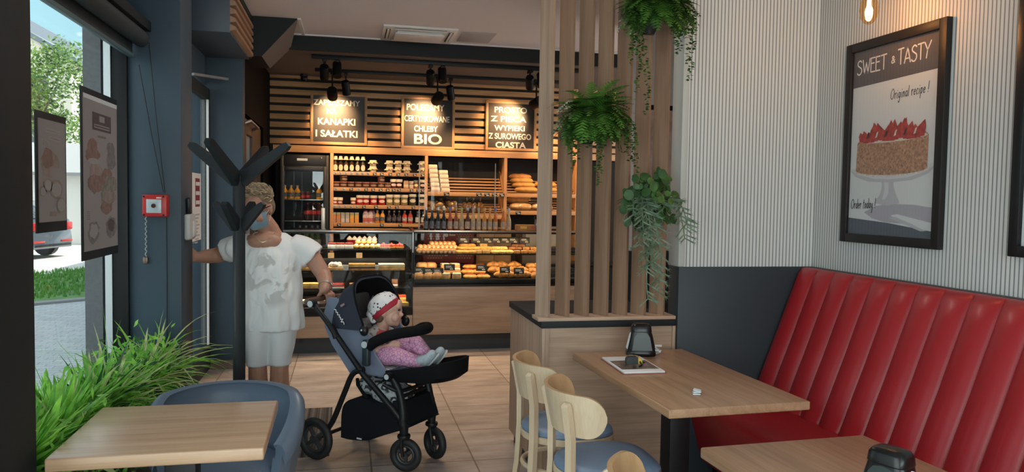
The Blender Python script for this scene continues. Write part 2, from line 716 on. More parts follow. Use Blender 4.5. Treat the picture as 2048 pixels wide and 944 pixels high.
# ------------------------------------------------------------------ the room shell
XL, XR, YB, ZC = -1.2, 2.63, 9.5, 3.12
S('floor', MB().box(-1.33, 5.0, -3.2, 9.9, -0.12, 0.0), M['tiles'])
S('ceiling', MB().box(-1.33, 5.0, -3.2, 7.8, ZC, ZC + 0.12), M['ceil'])
S('ceiling_bakery', MB().box(-0.9, 5.0, 7.78, 9.9, 2.975, 3.12), M['soffit'])
S('trim_1', MB().box(-0.57, 5.0, 7.74, 7.78, 2.972, 3.118), M['dark_paint'])
# the sloping bulkhead over the vestibule
mb = MB()
mb.loft([[(-0.9, 7.07, 2.772), (-0.742, 7.07, 2.772), (-0.437, 7.07, 3.119), (-0.9, 7.07, 3.119)],
         [(-0.9, 7.80, 2.785), (-0.742, 7.80, 2.785), (-0.55, 7.80, 2.985), (-0.9, 7.80, 2.985)]])
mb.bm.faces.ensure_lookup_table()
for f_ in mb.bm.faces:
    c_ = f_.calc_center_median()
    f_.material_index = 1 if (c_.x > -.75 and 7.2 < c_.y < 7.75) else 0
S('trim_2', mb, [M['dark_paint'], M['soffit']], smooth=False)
S('trim_3', MB().box(-0.9, 5.0, 7.715, 7.74, 3.108, 3.12).box(-0.44, -0.41, 7.05, 7.715, 3.108, 3.12), M['white_p'])
# left wall with its windows: sill, head, piers
mb = MB()
mb.box(-1.33, -1.2, -3.2, 5.0, 0.0, 0.18)          # under the glass
mb.box(-1.33, -1.2, -3.2, 7.2, 2.5, ZC)            # over the glass and the door
mb.box(-1.33, -1.2, 4.86, 5.86, 0.0, 2.5)
mb.box(-1.33, -1.2, -3.2, -2.6, 0.18, 2.5)
S('wall_left', mb, M['blue_wall'])
S('wall_pier', MB().box(-1.2, -0.918, 4.6, 4.915, 0, ZC, 0.004), M['blue_wall'])
S('wall_pier', MB().box(-1.2, -0.918, 2.19, 2.525, 0, ZC, 0.004), M['dark_paint'])
S('wall_return', MB().box(-1.33, -0.9, 7.06, 7.2, 0, ZC), M['blue_wall'])
S('wall_vestibule', MB().box(-1.0, -0.9, 7.2, 7.22, 0, 2.985).box(-1.0, -0.9, 8.72, 9.9, 0, 2.985).box(-1.0, -0.9, 7.22, 8.72, 2.28, 2.985).box(-1.1, -1.0, 7.2, 9.9, 0, 2.985), M['black_wall'])
S('wall_back', MB().box(-1.1, 5.0, 9.88, 10.0, 0, 3.12), M['black_wall'])
S('wall_far_right', MB().box(5.0, 5.1, 3.9, 10.0, 0, 3.24).box(2.75, 5.1, 4.0, 4.1, 0, 3.12), M['ceil'])
S('wall_right', MB().box(XR, 2.75, -3.2, 4.1, 0, ZC), M['stripe_y'])
S('wall_pier', MB().box(1.80, XR, 3.9, 4.02, 1.19, ZC), M['stripe_x'])
S('trim_4', MB().box(1.795, 1.835, 3.895, 4.03, 1.19, ZC, 0.006), mat('batten_end_strip', (0.42, 0.43, 0.40), 0.6))
S('wall_wainscot', MB().box(1.795, XR, 3.885, 4.02, 0, 1.19, 0.003), M['panel'])
S('wall_wainscot', MB().box(2.585, XR, -0.5, 3.885, 0, 1.19, 0.003), M['panel'])
# rear shop front behind the camera, mostly glass
mb = MB()
mb.box(-1.33, -1.0, -3.2, -3.05, 0, ZC).box(2.4, 2.75, -3.2, -3.05, 0, ZC).box(-1.0, 2.4, -3.2, -3.05, 2.75, ZC).box(-1.0, 2.4, -3.2, -3.05, 0, 0.2)
S('wall_rear', mb, M['blue_wall'])
S('baseboard_bakery', MB().box(-1.2, -0.9, 7.045, 7.06, 0, 0.08), mat('skirting_tile', (0.17, 0.13, 0.10), 0.5))


def window(name, y0, y1, z0, z1, mulls=()):
    w = T(name, None, None, (-1.26, (y0 + y1) / 2, z0))
    tag(w, kind='structure')
    f = MB()
    t = 0.05
    f.box(-1.30, -1.19, y0, y0 + t, z0, z1, 0.004).box(-1.30, -1.19, y1 - t, y1, z0, z1, 0.004)
    f.box(-1.30, -1.19, y0, y1, z0, z0 + t, 0.004).box(-1.30, -1.19, y0, y1, z1 - t, z1, 0.004)
    for y in mulls:
        f.box(-1.30, -1.19, y - 0.03, y + 0.03, z0, z1, 0.004)
    f.build('window_frame', M['black_m'], w)
    MB().box(-1.305, -1.27, y1 - 0.062, y1 - 0.05, z0 + t, z1 - t).build('window_bead', M['alu'], w)
    MB().box(-1.253, -1.245, y0 + t, y1 - t, z0 + t, z1 - t).build('window_pane', M['glass'], w)


window('window_1', 2.5, 4.62, 0.18, 2.5)
window('window_2', -2.6, 2.2, 0.18, 2.5, (-0.9, 0.7))
w3 = tag(T('window_3', None, None, (0.7, -3.12, 0.2)), kind='structure')
MB().box(-1.0, -0.94, -3.17, -3.08, 0.2, 2.75).box(2.34, 2.4, -3.17, -3.08, 0.2, 2.75).box(0.67, 0.73, -3.17, -3.08, 0.2, 2.75).box(-1, 2.4, -3.17, -3.08, 0.2, 0.26).box(-1, 2.4, -3.17, -3.08, 2.69, 2.75).build('window_frame', M['black_m'], w3)
MB().box(-0.94, 2.34, -3.13, -3.122, 0.26, 2.69).build('window_pane', M['glass'], w3)
# stone reveal outside the window and beside the door
S('wall_facade', MB().box(-1.42, -1.33, 4.6, 5.86, -0.12, 3.3).box(-1.42, -1.33, 2.1, 2.35, -0.12, 3.3), M['stone'])
S('wall_facade', MB().box(-1.40, -1.33, -4, 4.6, 2.62, 3.3), M['stone'])
S('wall_upper_floors', MB().box(-1.42, 9.0, -4.0, 26.0, 3.3, 7.4).box(-1.42, 9.0, 10.0, 26.0, -0.12, 3.3), M['stone'])

S('wall_facade', MB().box(-1.9, -1.33, 7.1, 7.7, -0.12, 3.3), mat('lightened_stone_render', (0.62, 0.64, 0.64), 0.85))  # same facade stone, daylight beside the door put into a lighter colour
# glazed entrance door in the left wall, brown door in the vestibule wall
d1 = tag(T('door_1', None, None, (-1.25, 6.46, 0)), kind='structure')
f = MB()
f.box(-1.225, -1.17, 5.86, 5.98, 0.02, 2.46, 0.004).box(-1.225, -1.17, 6.985, 7.05, 0.02, 2.46, 0.004)
f.box(-1.225, -1.17, 5.98, 6.985, 0.02, 0.24, 0.004).box(-1.225, -1.17, 5.98, 6.985, 2.36, 2.46, 0.004)
f.build('door_frame', M['dark_paint'], d1)
MB().box(-1.185, -1.168, 6.955, 6.985, 0.24, 2.36).build('door_bead', M['white_p'], d1)
MB().box(-1.20, -1.192, 5.98, 6.955, 0.24, 2.36).build('door_pane', M['glass'], d1)
mb = MB().prism([(-1.2, 6.38, 2.475), (-1.17, 6.36, 2.475), (-1.005, 6.98, 2.535), (-1.035, 6.99, 2.535)], (0, 0, .020))
mb.build('closer_arm', mat('grey_closer', (0.30, 0.31, 0.32), 0.4, metal=.5), d1)
mb = MB().tube([(-1.2, 6.02, 0.9), (-1.14, 6.02, 0.9), (-1.14, 6.02, 1.3), (-1.2, 6.02, 1.3)], 0.012, 8)
mb.build('door_handle', M['steel'], d1)

d2 = tag(T('door_2', None, None, (-0.95, 7.98, 0)), kind='structure')
mb = MB().box(-0.985, -0.925, 7.24, 7.52, 0.01, 2.26, 0.003).box(-0.985, -0.925, 7.98, 8.70, 0.01, 2.26, 0.003).box(-0.985, -0.925, 7.52, 7.98, 0.01, 1.10, 0.003).box(-0.985, -0.925, 7.52, 7.98, 2.12, 2.26, 0.003)
mb.build('door_leaf', M['brown_door'], d2)
MB().box(-0.96, -0.952, 7.52, 7.98, 1.10, 2.12).build('door_pane', mat('frosted_blue_glass', (0.30, 0.42, 0.50), 0.2), d2)
MB().tube([(-0.93, 7.3, 2.2), (-0.87, 7.35, 2.23), (-0.86, 7.9, 2.21), (-0.93, 7.95, 2.19)], 0.012, 8).build('door_closer', M['steel'], d2)

# ------------------------------------------------------------------ outside
ZG = -0.12
pav = bpy.data.materials.new('grey_paving')
pav.use_nodes = True
nt = pav.node_tree
b = nt.nodes['Principled BSDF']
tc = nd(nt, 'ShaderNodeTexCoord')
br = nd(nt, 'ShaderNodeTexBrick')
br.inputs['Scale'].default_value = 1.0
br.inputs['Brick Width'].default_value = 0.2
br.inputs['Row Height'].default_value = 0.1
br.inputs['Mortar Size'].default_value = 0.006
br.inputs['Color1'].default_value = (0.38, 0.40, 0.42, 1)
br.inputs['Color2'].default_value = (0.46, 0.48, 0.50, 1)
br.inputs['Mortar'].default_value = (0.27, 0.28, 0.30, 1)
nt.links.new(tc.outputs['Object'], br.inputs['Vector'])
nt.links.new(br.outputs[0], b.inputs['Base Color'])
b.inputs['Roughness'].default_value = 0.85
S('ground', MB().box(-45, 30, -30, 70, ZG - 0.2, ZG), mat('pale_concrete_drive', (0.55, 0.53, 0.50), 0.9, var=0.08, vscale=0.8))
S('path', MB().box(-1.9, -1.42, -6, 20, ZG, ZG + 0.012).prism([(-12, -6, ZG + .002), (-1.9, -6, ZG + .002), (-1.9, 19.0, ZG + .002), (-5.1, 11.6, ZG + .002), (-12, 5.5, ZG + .002)], (0, 0, 0.01)), pav)
S('kerb', MB().tube([(-7.5, 9.5, ZG + .02), (-5.1, 11.65, ZG + .02), (-3.6, 12.9, ZG + .02), (-2.2, 15.0, ZG + .02)], 0.05, 6), mat('kerb_stone', (0.33, 0.33, 0.33), 0.9))
grass_m = mat('lawn_turf', (0.085, 0.20, 0.045), 0.9, var=0.35, vscale=3)
S('lawn', MB().prism([(-9.0, 8.6, ZG + .01), (-5.1, 11.7, ZG + .01), (-3.6, 12.95, ZG + .01), (-2.2, 15.1, ZG + .01), (-3.2, 21.5, ZG + .01), (-5.3, 19.2, ZG + .01), (-5.6, 16.6, ZG + .01), (-7.0, 14.2, ZG + .01), (-10.5, 11.0, ZG + .01)], (0, 0, 0.05)), grass_m)
g = MB()
rnd = random.Random(3)
for i in range(5200):
    u = rnd.random()
    v = rnd.random()
    x = -6.6 + u * 3.9
    y = 11.0 + v * 8.6
    if y < 12.0 + (x + 5.1) * 0.86 or y > 17.2 + (x + 5.6) * 1.2:
        continue
    h = 0.05 + rnd.random() * 0.07
    a = rnd.random() * pi
    g.poly([(x - cos(a) * .02, y - sin(a) * .02, ZG + .05), (x + cos(a) * .02, y + sin(a) * .02, ZG + .05), (x + rnd.uniform(-.03, .03), y, ZG + .05 + h)])
tag(g.build('grass', leafmat('grass_blades', (0.12, 0.30, 0.05)), smooth=False, norm=False), 'green lawn grass growing beyond the paving outside the window', 'grass', kind='stuff')

GREENS = [leafmat('tree_leaf_light', (0.26, 0.40, 0.10)), leafmat('tree_leaf_mid', (0.15, 0.27, 0.07)), leafmat('tree_leaf_dark', (0.06, 0.13, 0.04))]


def tree(label, c, rx, rz, h0, n, seed, cat='tree', name='tree', group=None, size=0.22, mats=GREENS):
    rn = random.Random(seed)
    x, y = c
    t = T(name, label, cat, (x, y, ZG), group=group)
    if h0 > 0.3:
        tr = MB().tube([(x, y, ZG), (x + .1, y, h0 * .6), (x - .05, y + .1, h0 + rz)], [0.16, 0.12, 0.05], 8)
        for k in range(6):
            a = k * 1.1
            tr.tube([(x, y, h0 + rz * 0.2 * k / 3), (x + cos(a) * rx * .5, y + sin(a) * rx * .5, h0 + rz * (.4 + .1 * k))], [0.06, 0.02], 5)
        tr.build('trunk', mat('bark', (0.09, 0.07, 0.05), 0.9), t)
    m = MB()
    blobs = [(rn.uniform(-.55, .55), rn.uniform(-.55, .55), rn.uniform(-.7, .8), rn.uniform(.35, .55)) for _ in range(14)]
    for i in range(n):
        bx, by, bz, br_ = rn.choice(blobs)
        d = V((rn.gauss(0, 1), rn.gauss(0, 1), rn.gauss(0, 1))).normalized() * br_ * rn.random() ** 0.4
        p = V((x + (bx + d.x) * rx, y + (by + d.y) * rx, h0 + rz + (bz + d.z) * rz))
        if p.z < ZG + 0.02:
            p.z = ZG + 0.05
        u = V((rn.gauss(0, 1), rn.gauss(0, 1), rn.gauss(0, .6))).normalized() * size * rn.uniform(.6, 1.2)
        w = u.cross(V((rn.gauss(0, 1), rn.gauss(0, 1), rn.gauss(0, 1)))).normalized() * size * .45
        m.poly([p - u * .5, p + w * .5, p + u * .5, p - w * .5], m=rn.choice((0, 0, 1, 1, 2)))
    m.build('crown', mats, t, smooth=False, norm=False)
    return t


tree('tall leafy tree outside, left of the window view before the pale apartment block', (-13.0, 36.5), 2.1, 2.1, 3.7, 4200, 11)
tree('slim green tree standing behind the right end of the white garage outside', (-12.2, 41.5), 1.05, 1.8, 3.5, 1600, 12)
tree('dark shrub at the end of the lawn beside the stone pier outside', (-4.6, 18.6), 0.75, 0.45, 0.0, 900, 14, cat='shrub', name='shrub', size=0.14, mats=[GREENS[2], GREENS[2], GREENS[1]])
# garage, apartment block, car, low wall
gb = T('garage_building', 'low white garage with a grey pitched roof across the drive outside', 'garage', (-12, 28, ZG))
MB().box(-17, -8.05, 26.3, 31, ZG, 2.1).build('wall', mat('white_render', (0.78, 0.76, 0.72), 0.9), gb)
MB().prism([(-17.4, 25.9, 2.05), (-7.6, 25.9, 2.05), (-8.4, 28.6, 3.1), (-17.4, 28.6, 3.1)], (0, 0, 0.1)).prism([(-17.4, 28.6, 3.1), (-8.4, 28.6, 3.1), (-7.6, 31.4, 2.05), (-17.4, 31.4, 2.05)], (0, 0, 0.1)).build('roof', mat('grey_roof', (0.34, 0.34, 0.34), 0.8), gb)
MB().box(-12.6, -9.9, 26.25, 26.31, ZG, 1.75, 0.01).build('garage_door', mat('pale_garage_door', (0.62, 0.60, 0.57), 0.7), gb)
ab = T('apartment_building', 'pale cream apartment block with a sloping roof edge behind the trees outside', 'building', (-19, 48, ZG))
cream = mat('cream_render', (0.74, 0.68, 0.58), 0.9)
mb = MB().prism([(-22.5, 45.5, ZG), (-14.6, 45.5, ZG), (-14.6, 45.5, 8.6), (-17.2, 45.5, 10.1), (-22.5, 45.5, 10.1)], (0, 9, 0))
mb.build('wall', cream, ab)
MB().prism([(-14.3, 45.3, 8.45), (-17.2, 45.3, 10.12), (-17.2, 45.3, 10.4), (-14.3, 45.3, 8.75)], (0, 9.4, 0)).box(-23, -17.0, 45.3, 55, 10.0, 10.9).build('roof', mat('slate_roof', (0.20, 0.23, 0.27), 0.7), ab)
for k, (x, z) in enumerate(((-16.2, 6.4), (-16.2, 3.6), (-18.6, 6.4), (-18.6, 3.6))):
    wf = MB().box(x - .6, x + .6, 45.42, 45.5, z, z + 1.4).build('window_frame', M['white_p'], ab)
    MB().box(x - .5, x + .5, 45.39, 45.42, z + .1, z + 1.3).build('window_glass', mat('dark_window', (0.10, 0.13, 0.15), 0.1), wf)
tag(MB().box(-8.04, -7.2, 26.2, 26.4, ZG, 0.75, 0.02).build('garden_wall', mat('rubble_stone', (0.42, 0.36, 0.30), 0.95, var=0.4, vscale=6)), 'low rubble stone wall beside the white garage outside', 'wall')

# the parked car, its tail to the shop
car = T('car', 'silver grey hatchback parked tail-on outside the window', 'car', (-7.2, 21.0, ZG), radians(76))
cp = mat('silver_paint', (0.12, 0.15, 0.18), 0.3, metal=0.3, coat=0.6)
# local: x across, y forward (nose away), built from the tail at y = 0
def carsec(y, z0, z1, w0, w1):
    return [(-w0, y, z0), (-w0 * 1.02, y, (z0 + z1) * .45), (-w1, y, z1 * .97), (-w1 * .86, y, z1), (w1 * .86, y, z1), (w1, y, z1 * .97), (w0 * 1.02, y, (z0 + z1) * .45), (w0, y, z0)]
mb = MB()
mb.loft([carsec(0.0, .32, .72, .76, .72), carsec(0.06, .25, .98, .84, .76), carsec(0.5, .22, 1.02, .88, .80), carsec(3.2, .22, .98, .88, .80), carsec(4.1, .25, .82, .84, .72), carsec(4.35, .32, .62, .74, .62)])
mb.build('body', cp, car, world=False)
mb = MB().loft([carsec(0.12, .95, 1.02, .76, .74), carsec(0.55, .95, 1.42, .76, .58), carsec(1.9, .95, 1.48, .76, .60), carsec(3.1, .9, .98, .76, .70)])
mb.build('cabin', mat('car_window', (0.03, 0.04, 0.05), 0.08), car, world=False)
for sx in (-1, 1):
    MB().box(sx * .62 - .17, sx * .62 + .17, -0.02, 0.12, .70, .90, .03).build('tail_light', mat('red_lens', (0.55, 0.02, 0.015), 0.2), car, world=False)
    MB().box(sx * .55 - .22, sx * .55 + .22, -0.02, 0.05, .40, .45, .01).build('reflector', mat('red_reflector', (0.5, 0.03, 0.02), 0.3), car, world=False)
    for y in (.72, 3.35):
        MB().cyl((sx * .74, y, .31), (sx * .90, y, .31), .31, seg=20).build('wheel', M['black_p'], car, world=False)
MB().box(-.27, .27, -0.015, 0.03, .70, .82, .005).build('number_plate', M['paper'], car, world=False)
MB().box(-.7, .7, -0.03, 0.04, .30, .36, .01).build('bumper_trim', M['black_p'], car, world=False)
# ================================================================== dining corner
# ------------------------------------------------------------------ tables
def table(name_label, c, rz, w, l, th, wood_m, posts, axis_long):
    t = T('cafe_table', name_label, 'table', (c[0], c[1], 0), rz)
    MB().box(-w / 2, w / 2, -l / 2, l / 2, 0.75 - th, 0.75, 0.006, seg=3).build('tabletop', wood_m, t, world=False)
    for (x, y) in posts:
        MB().box(x - .05, x + .05, y - .05, y + .05, 0.02, 0.75 - th - .008, 0.004).build('post', M['black_m'], t, world=False)
        MB().box(x - .23, x + .23, y - .23, y + .23, 0.0, 0.018, 0.006).build('base_plate', M['black_m'], t, world=False)
        MB().box(x - .17, x + .17, y - .17, y + .17, 0.75 - th - .008, 0.75 - th, 0.0).build('bracket', M['black_m'], t, world=False)
    return t


table('long oak table with napkin holder and magazine, against the wood cabinet', (1.502, 3.245), radians(2.8), 0.63, 1.10, 0.036, M['top_y'], [(0.0, 0.0)], 'Y')
table('oak table at the bottom right corner, in front of the red bench', (1.475, 1.72), radians(2.8), 0.63, 1.10, 0.036, M['top_y'], [(0.0, 0.0)], 'Y')
table('square oak table at the lower left beside the green planter', (-0.570, 2.765), radians(0.5), 0.628, 0.575, 0.042, M['top_x'], [(0.02, 0.0)], 'X')

# ------------------------------------------------------------------ wooden chairs with blue seats (faces local +x)
BLUE_SEAT = mat('blue_leatherette', (0.165, 0.245, 0.36), 0.45, bump=0.05, bscale=300)
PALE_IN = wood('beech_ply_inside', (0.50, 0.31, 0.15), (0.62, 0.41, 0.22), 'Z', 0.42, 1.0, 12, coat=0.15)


def arc_band(mb, R, z_lo, z_hi, a0, a1, th, n=56, rnd_=0.10, cx=0.0, m_out=0, m_in=1):
    """curved backrest band with rounded ends; angles measured from the -x direction"""
    outer, inner = [], []
    for i in range(n + 1):
        a = a0 + (a1 - a0) * i / n
        e = min(abs(a - a0), abs(a1 - a)) * R
        k = 1.0 if e >= rnd_ else sqrt(max(0.0, 1 - ((rnd_ - e) / rnd_) ** 2))
        zm, h = (z_lo + z_hi) / 2, (z_hi - z_lo) / 2
        k = max(k, 0.12)
        dx, dy = -cos(a), sin(a)
        lean = 0.035
        def P(r, z):
            return V((cx + dx * (r + lean * (z - z_lo) / (z_hi - z_lo)), dy * (r + lean * (z - z_lo) / (z_hi - z_lo)), z))
        rows = 10
        outer.append([P(R, zm + h * k * (2 * j / rows - 1)) for j in range(rows + 1)])
        inner.append([P(R - th, zm + h * k * (2 * j / rows - 1)) for j in range(rows + 1)])
    bm = mb.bm
    vo = [[bm.verts.new(p) for p in c] for c in outer]
    vi = [[bm.verts.new(p) for p in c] for c in inner]
    rows = len(vo[0]) - 1

    def q(a, b, c, d, m):
        f = bm.faces.new((a, b, c, d))
        f.material_index = m
    for i in range(n):
        for j in range(rows):
            q(vo[i][j], vo[i][j + 1], vo[i + 1][j + 1], vo[i + 1][j], m_out)
            q(vi[i][j], vi[i + 1][j], vi[i + 1][j + 1], vi[i][j + 1], m_in)
        q(vo[i][rows], vi[i][rows], vi[i + 1][rows], vo[i + 1][rows], m_in)
        q(vo[i][0], vo[i + 1][0], vi[i + 1][0], vi[i][0], m_out)
    for i in (0, n):
        for j in range(rows):
            q(vo[i][j], vi[i][j], vi[i][j + 1], vo[i][j + 1], m_in)
    return mb


def make_chair(label):
    t = T('dining_chair', label, 'chair', (0, 0, 0), 0, 'pale wooden chairs along the long table')
    R = 0.225
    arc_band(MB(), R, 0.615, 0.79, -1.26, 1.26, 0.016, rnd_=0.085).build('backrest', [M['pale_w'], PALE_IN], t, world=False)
    # seat: rounded D shape, wood rim and blue pad
    def outline(s, k=0.0):
        pts = []
        for i in range(40):
            a = 2 * pi * i / 40
            x, y = cos(a), sin(a)
            e = 2.0 if x < 0 else 3.4
            n = (abs(x) ** e + abs(y) ** e) ** (1 / e)
            pts.append(((x / n) * 0.215 * s + 0.0, (y / n) * 0.215 * s))
        return pts
    o = MB()
    o.loft([[(x, y, z) for x, y in outline(s)] for s, z in ((.97, .415), (1.0, .42), (1.0, .445), (.98, .449))])
    o.build('seat_frame', M['pale_w'], t, world=False)
    o = MB()
    o.loft([[(x, y, z) for x, y in outline(s)] for s, z in ((.96, .449), (.985, .456), (.98, .468), (.93, .478), (.75, .484), (.4, .487), (.05, .488))])
    o.build('seat_pad', BLUE_SEAT, t, world=False)
    for sy in (-1, 1):
        a = 0.62 * sy
        ox, oy = -cos(a), sin(a)
        Rm = Matrix.Rotation(atan2(oy, ox), 3, 'Z')
        mb = MB()
        pts = [(R + .055, 0.0), (R + .018, .25), (R + .008, .44), (R + .010, .60), (R + .030, .70), (R + .042, .745)]
        rings = []
        for r_, z in pts:
            hw = 0.019
            rings.append([V((ox, oy, 0)) * (r_ + dx) + V((-oy, ox, 0)) * dy + V((0, 0, z)) for dx, dy in ((-.010, -hw), (.016, -hw + .004), (.016, hw - .004), (-.010, hw))])
        r_, z = pts[-1]
        rings.append([V((ox, oy, 0)) * (r_ - .004 + dx) + V((-oy, ox, 0)) * dy + V((0, 0, z + .012)) for dx, dy in ((-.004, -.012), (.004, -.012), (.004, .012), (-.004, .012))])
        mb.loft(rings)
        mb.build('leg', M['pale_w'], t, world=False)
        mb = MB()
        mb.tube([(0.175, 0.165 * sy, 0.43), (0.185, 0.175 * sy, 0.22), (0.20, 0.19 * sy, 0.0)], [0.019, 0.017, 0.013], 10)
        mb.build('leg', M['pale_w'], t, world=False)
    mb = MB()
    ring = []
    for i in range(36):
        a = 2 * pi * i / 36
        ring.append((cos(a) * 0.205, sin(a) * 0.19, 0.285))
    mb.tube(ring, 0.012, 8, closed=True)
    mb.build('stretcher', M['pale_w'], t, world=False)
    return t


ch = make_chair('pale wooden chair with blue seat beside the cabinet end, farthest of the three chairs')
ch.location = (1.04, 3.49, 0)
ch2 = dup(ch, (1.06, 2.97, 0), label='pale wooden chair with blue seat, middle chair of the three along the long table')
ch3 = dup(ch, (0.978, 1.945, 0), label='wooden chair whose backrest tip alone shows at the bottom edge beside the near table')

# ------------------------------------------------------------------ red channelled banquette
RED = mat('red_leatherette', (0.31, 0.008, 0.013), 0.40, bump=0.04, bscale=260, coat=0.1)
bq = T('banquette', 'long red channel-tufted bench along the striped right wall', 'bench', (2.2, 2.2, 0))
pitch_y = 0.1535
y_top = 3.882
mb = MB()
prof = [(2.268, 0.455), (2.272, 0.47), (2.30, 0.54), (2.345, 0.66), (2.40, 0.80), (2.455, 0.95), (2.505, 1.08), (2.532, 1.155), (2.548, 1.186), (2.583, 1.19)]
rows = []
ny = 24
nch = 22
for i in range(nch * ny + 1):
    u = i / ny
    y = y_top - u * pitch_y
    fr_ = u - math.floor(u)
    bulge = 0.026 * (sin(pi * fr_) ** 0.62) if 0 < fr_ < 1 else 0.0
    row = []
    for k, (x, z) in enumerate(prof):
        kk = 1.0 if k < len(prof) - 2 else (0.25 if k == len(prof) - 2 else 0.0)
        row.append(V((x - bulge * kk, y, z + (0.0 if k < 7 else -0.002))))
    rows.append(row)
vs = [[mb.bm.verts.new(p) for p in r] for r in rows]
for a, b2 in zip(vs, vs[1:]):
    for k in range(len(prof) - 1):
        mb.bm.faces.new((a[k], a[k + 1], b2[k + 1], b2[k]))
# closed back and ends
back = [[mb.bm.verts.new((2.584, r[0].y, 0.40)), mb.bm.verts.new((2.584, r[0].y, 1.19))] for r in (rows[0], rows[-1])]
mb.bm.faces.new(vs[0] + [back[0][1], back[0][0]])
mb.bm.faces.new(list(reversed(vs[-1])) + [back[1][0], back[1][1]])
mb.build('backrest', RED, bq, ang=60)
mb = MB()
sec = [(2.30, 0.36), (2.30, 0.468), (2.10, 0.474), (1.98, 0.472), (1.915, 0.460), (1.885, 0.43), (1.882, 0.39), (1.905, 0.30), (1.935, 0.19), (1.965, 0.10), (2.30, 0.10)]
mb.loft([[(x, y, z) for x, z in sec] for y in (3.882, 0.5)])
mb.build('seat', RED, bq, ang=50)
MB().box(2.03, 2.58, 0.5, 3.88, 0.0, 0.10).build('plinth', M['black_m'], bq)

# ------------------------------------------------------------------ cabinet and slatted screen
cb = T('partition_cabinet', 'wood laminate cabinet with a dark top, standing under the slatted screen', 'cabinet', (1.4, 4.3, 0))
MB().box(1.025, 1.045, 3.90, 4.70, 0.075, 0.862, 0.002).build('side_panel', M['lam_v'], cb)
MB().box(1.045, 1.775, 3.915, 3.93, 0.075, 0.862, 0.0).build('front_panel', M['lam_x'], cb)
MB().box(1.775, 1.793, 3.90, 4.70, 0.075, 0.862, 0.002).build('side_panel', M['lam_v'], cb)
MB().box(1.045, 1.063, 3.90, 3.915, 0.075, 0.862).build('edge_strip', M['lam_v'], cb)
MB().box(1.045, 1.775, 4.68, 4.70, 0.075, 0.862).build('back_panel', M['lam_x'], cb)
MB().box(1.05, 1.78, 3.95, 4.66, 0.0, 0.075).build('plinth', M['panel'], cb)
MB().box(1.018, 1.795, 3.893, 4.72, 0.862, 0.899, 0.002).build('countertop', M['dark_paint'], cb)
sc_ = T('slat_screen', 'screen of seven tall angled wooden slats standing on the cabinet', 'screen', (1.4, 3.97, 0.899))
MB().box(1.0, 1.788, 3.893, 4.035, 0.899, 0.918, 0.002).build('bottom_rail', M['lam_x'], sc_)
for k in range(7):
    x0 = 1.010 + 0.1105 * k
    a = V((x0, 4.005, 0))
    b_ = V((x0 + .050, 3.925, 0))
    dd = (b_ - a).normalized()
    nn = V((dd.y, -dd.x, 0)) * -0.018
    MB().prism([(a.x, a.y, .918), (b_.x, b_.y, .918), (b_.x + nn.x, b_.y + nn.y, .918), (a.x + nn.x, a.y + nn.y, .918)], (0, 0, ZC - .918)).build('slat', M['lam_v' if k == 0 else 'slat_w'], sc_, smooth=False)

# ------------------------------------------------------------------ hanging plants on the slats
FERN = [leafmat('fern_green', (0.075, 0.19, 0.03)), leafmat('fern_dark', (0.03, 0.088, 0.018)), leafmat('fern_light', (0.125, 0.29, 0.045))]
GREY_G = [leafmat('grey_green_leaf', (0.10, 0.175, 0.10)), leafmat('sage_leaf', (0.15, 0.225, 0.145)), leafmat('deep_leaf', (0.04, 0.11, 0.03)), leafmat('round_leaf', (0.07, 0.17, 0.04))]
POT = mat('black_wall_pot', (0.012, 0.013, 0.014), 0.45)


def wall_pot(c, t, r=0.085, h=0.13):
    x, y, z = c
    mb = MB()
    ring = []
    for rr, zz in ((r * .35, z - h), (r * .8, z - h * .35), (r, z), (r * .92, z), (r * .7, z - h * .3)):
        ring.append([(x + cos(a) * rr, y - max(0.0, -sin(a)) * rr * 1.0 + (0.0 if sin(a) <= 0 else 0.0), zz) for a in [pi + pi * k / 14 for k in range(15)]])
    mb.loft(ring)
    mb.build('pot', POT, t)


def frond(mb, base, d, L, rn, w=0.055, droop=1.3, n=13):
    p = V(base)
    d = V(d).normalized()
    step = L / n
    mi = rn.choice((0, 0, 1, 2))
    for i in range(n):
        t = i / n
        side = d.cross(V((0, 0, 1)))
        side = side.normalized() if side.length > 1e-3 else V((1, 0, 0))
        lw = w * sin(pi * min(1, 0.12 + 0.9 * t)) * 1.0 + 0.006
        for s in (-1, 1):
            q = p + side * s * lw + d * lw * 0.75 + V((0, 0, -0.1 * lw))
            mb.poly([p, p + d * step * 0.9, q + d * step * .15, q], m=mi)
        d = (d + V((rn.uniform(-.05, .05), rn.uniform(-.05, .05), -droop / n))).normalized()
        p = p + d * step


def vine(mb, base, L, rn, d0=(0, -1, 0.2), leaf=0.013, mi=(0, 1), reach=0.05, ds=0.012):
    p = V(base)
    d = V(d0).normalized()
    n = int(L / ds)
    for i in range(n):
        d = (d + V((rn.uniform(-.12, .12), rn.uniform(-.10, .10), -0.30))).normalized()
        p = p + d * ds
        for s in range(2):
            a = rn.random() * 2 * pi
            u = V((cos(a), sin(a) * .8, rn.uniform(-.5, .2))) * leaf
            w = u.cross(V((rn.uniform(-1, 1), rn.uniform(-1, 1), 1))).normalized() * leaf * .5
            q = p + u * .9
            mb.poly([p, q - u * .3 + w, q + u * .4, q - u * .3 - w], m=rn.choice(mi))
    return p


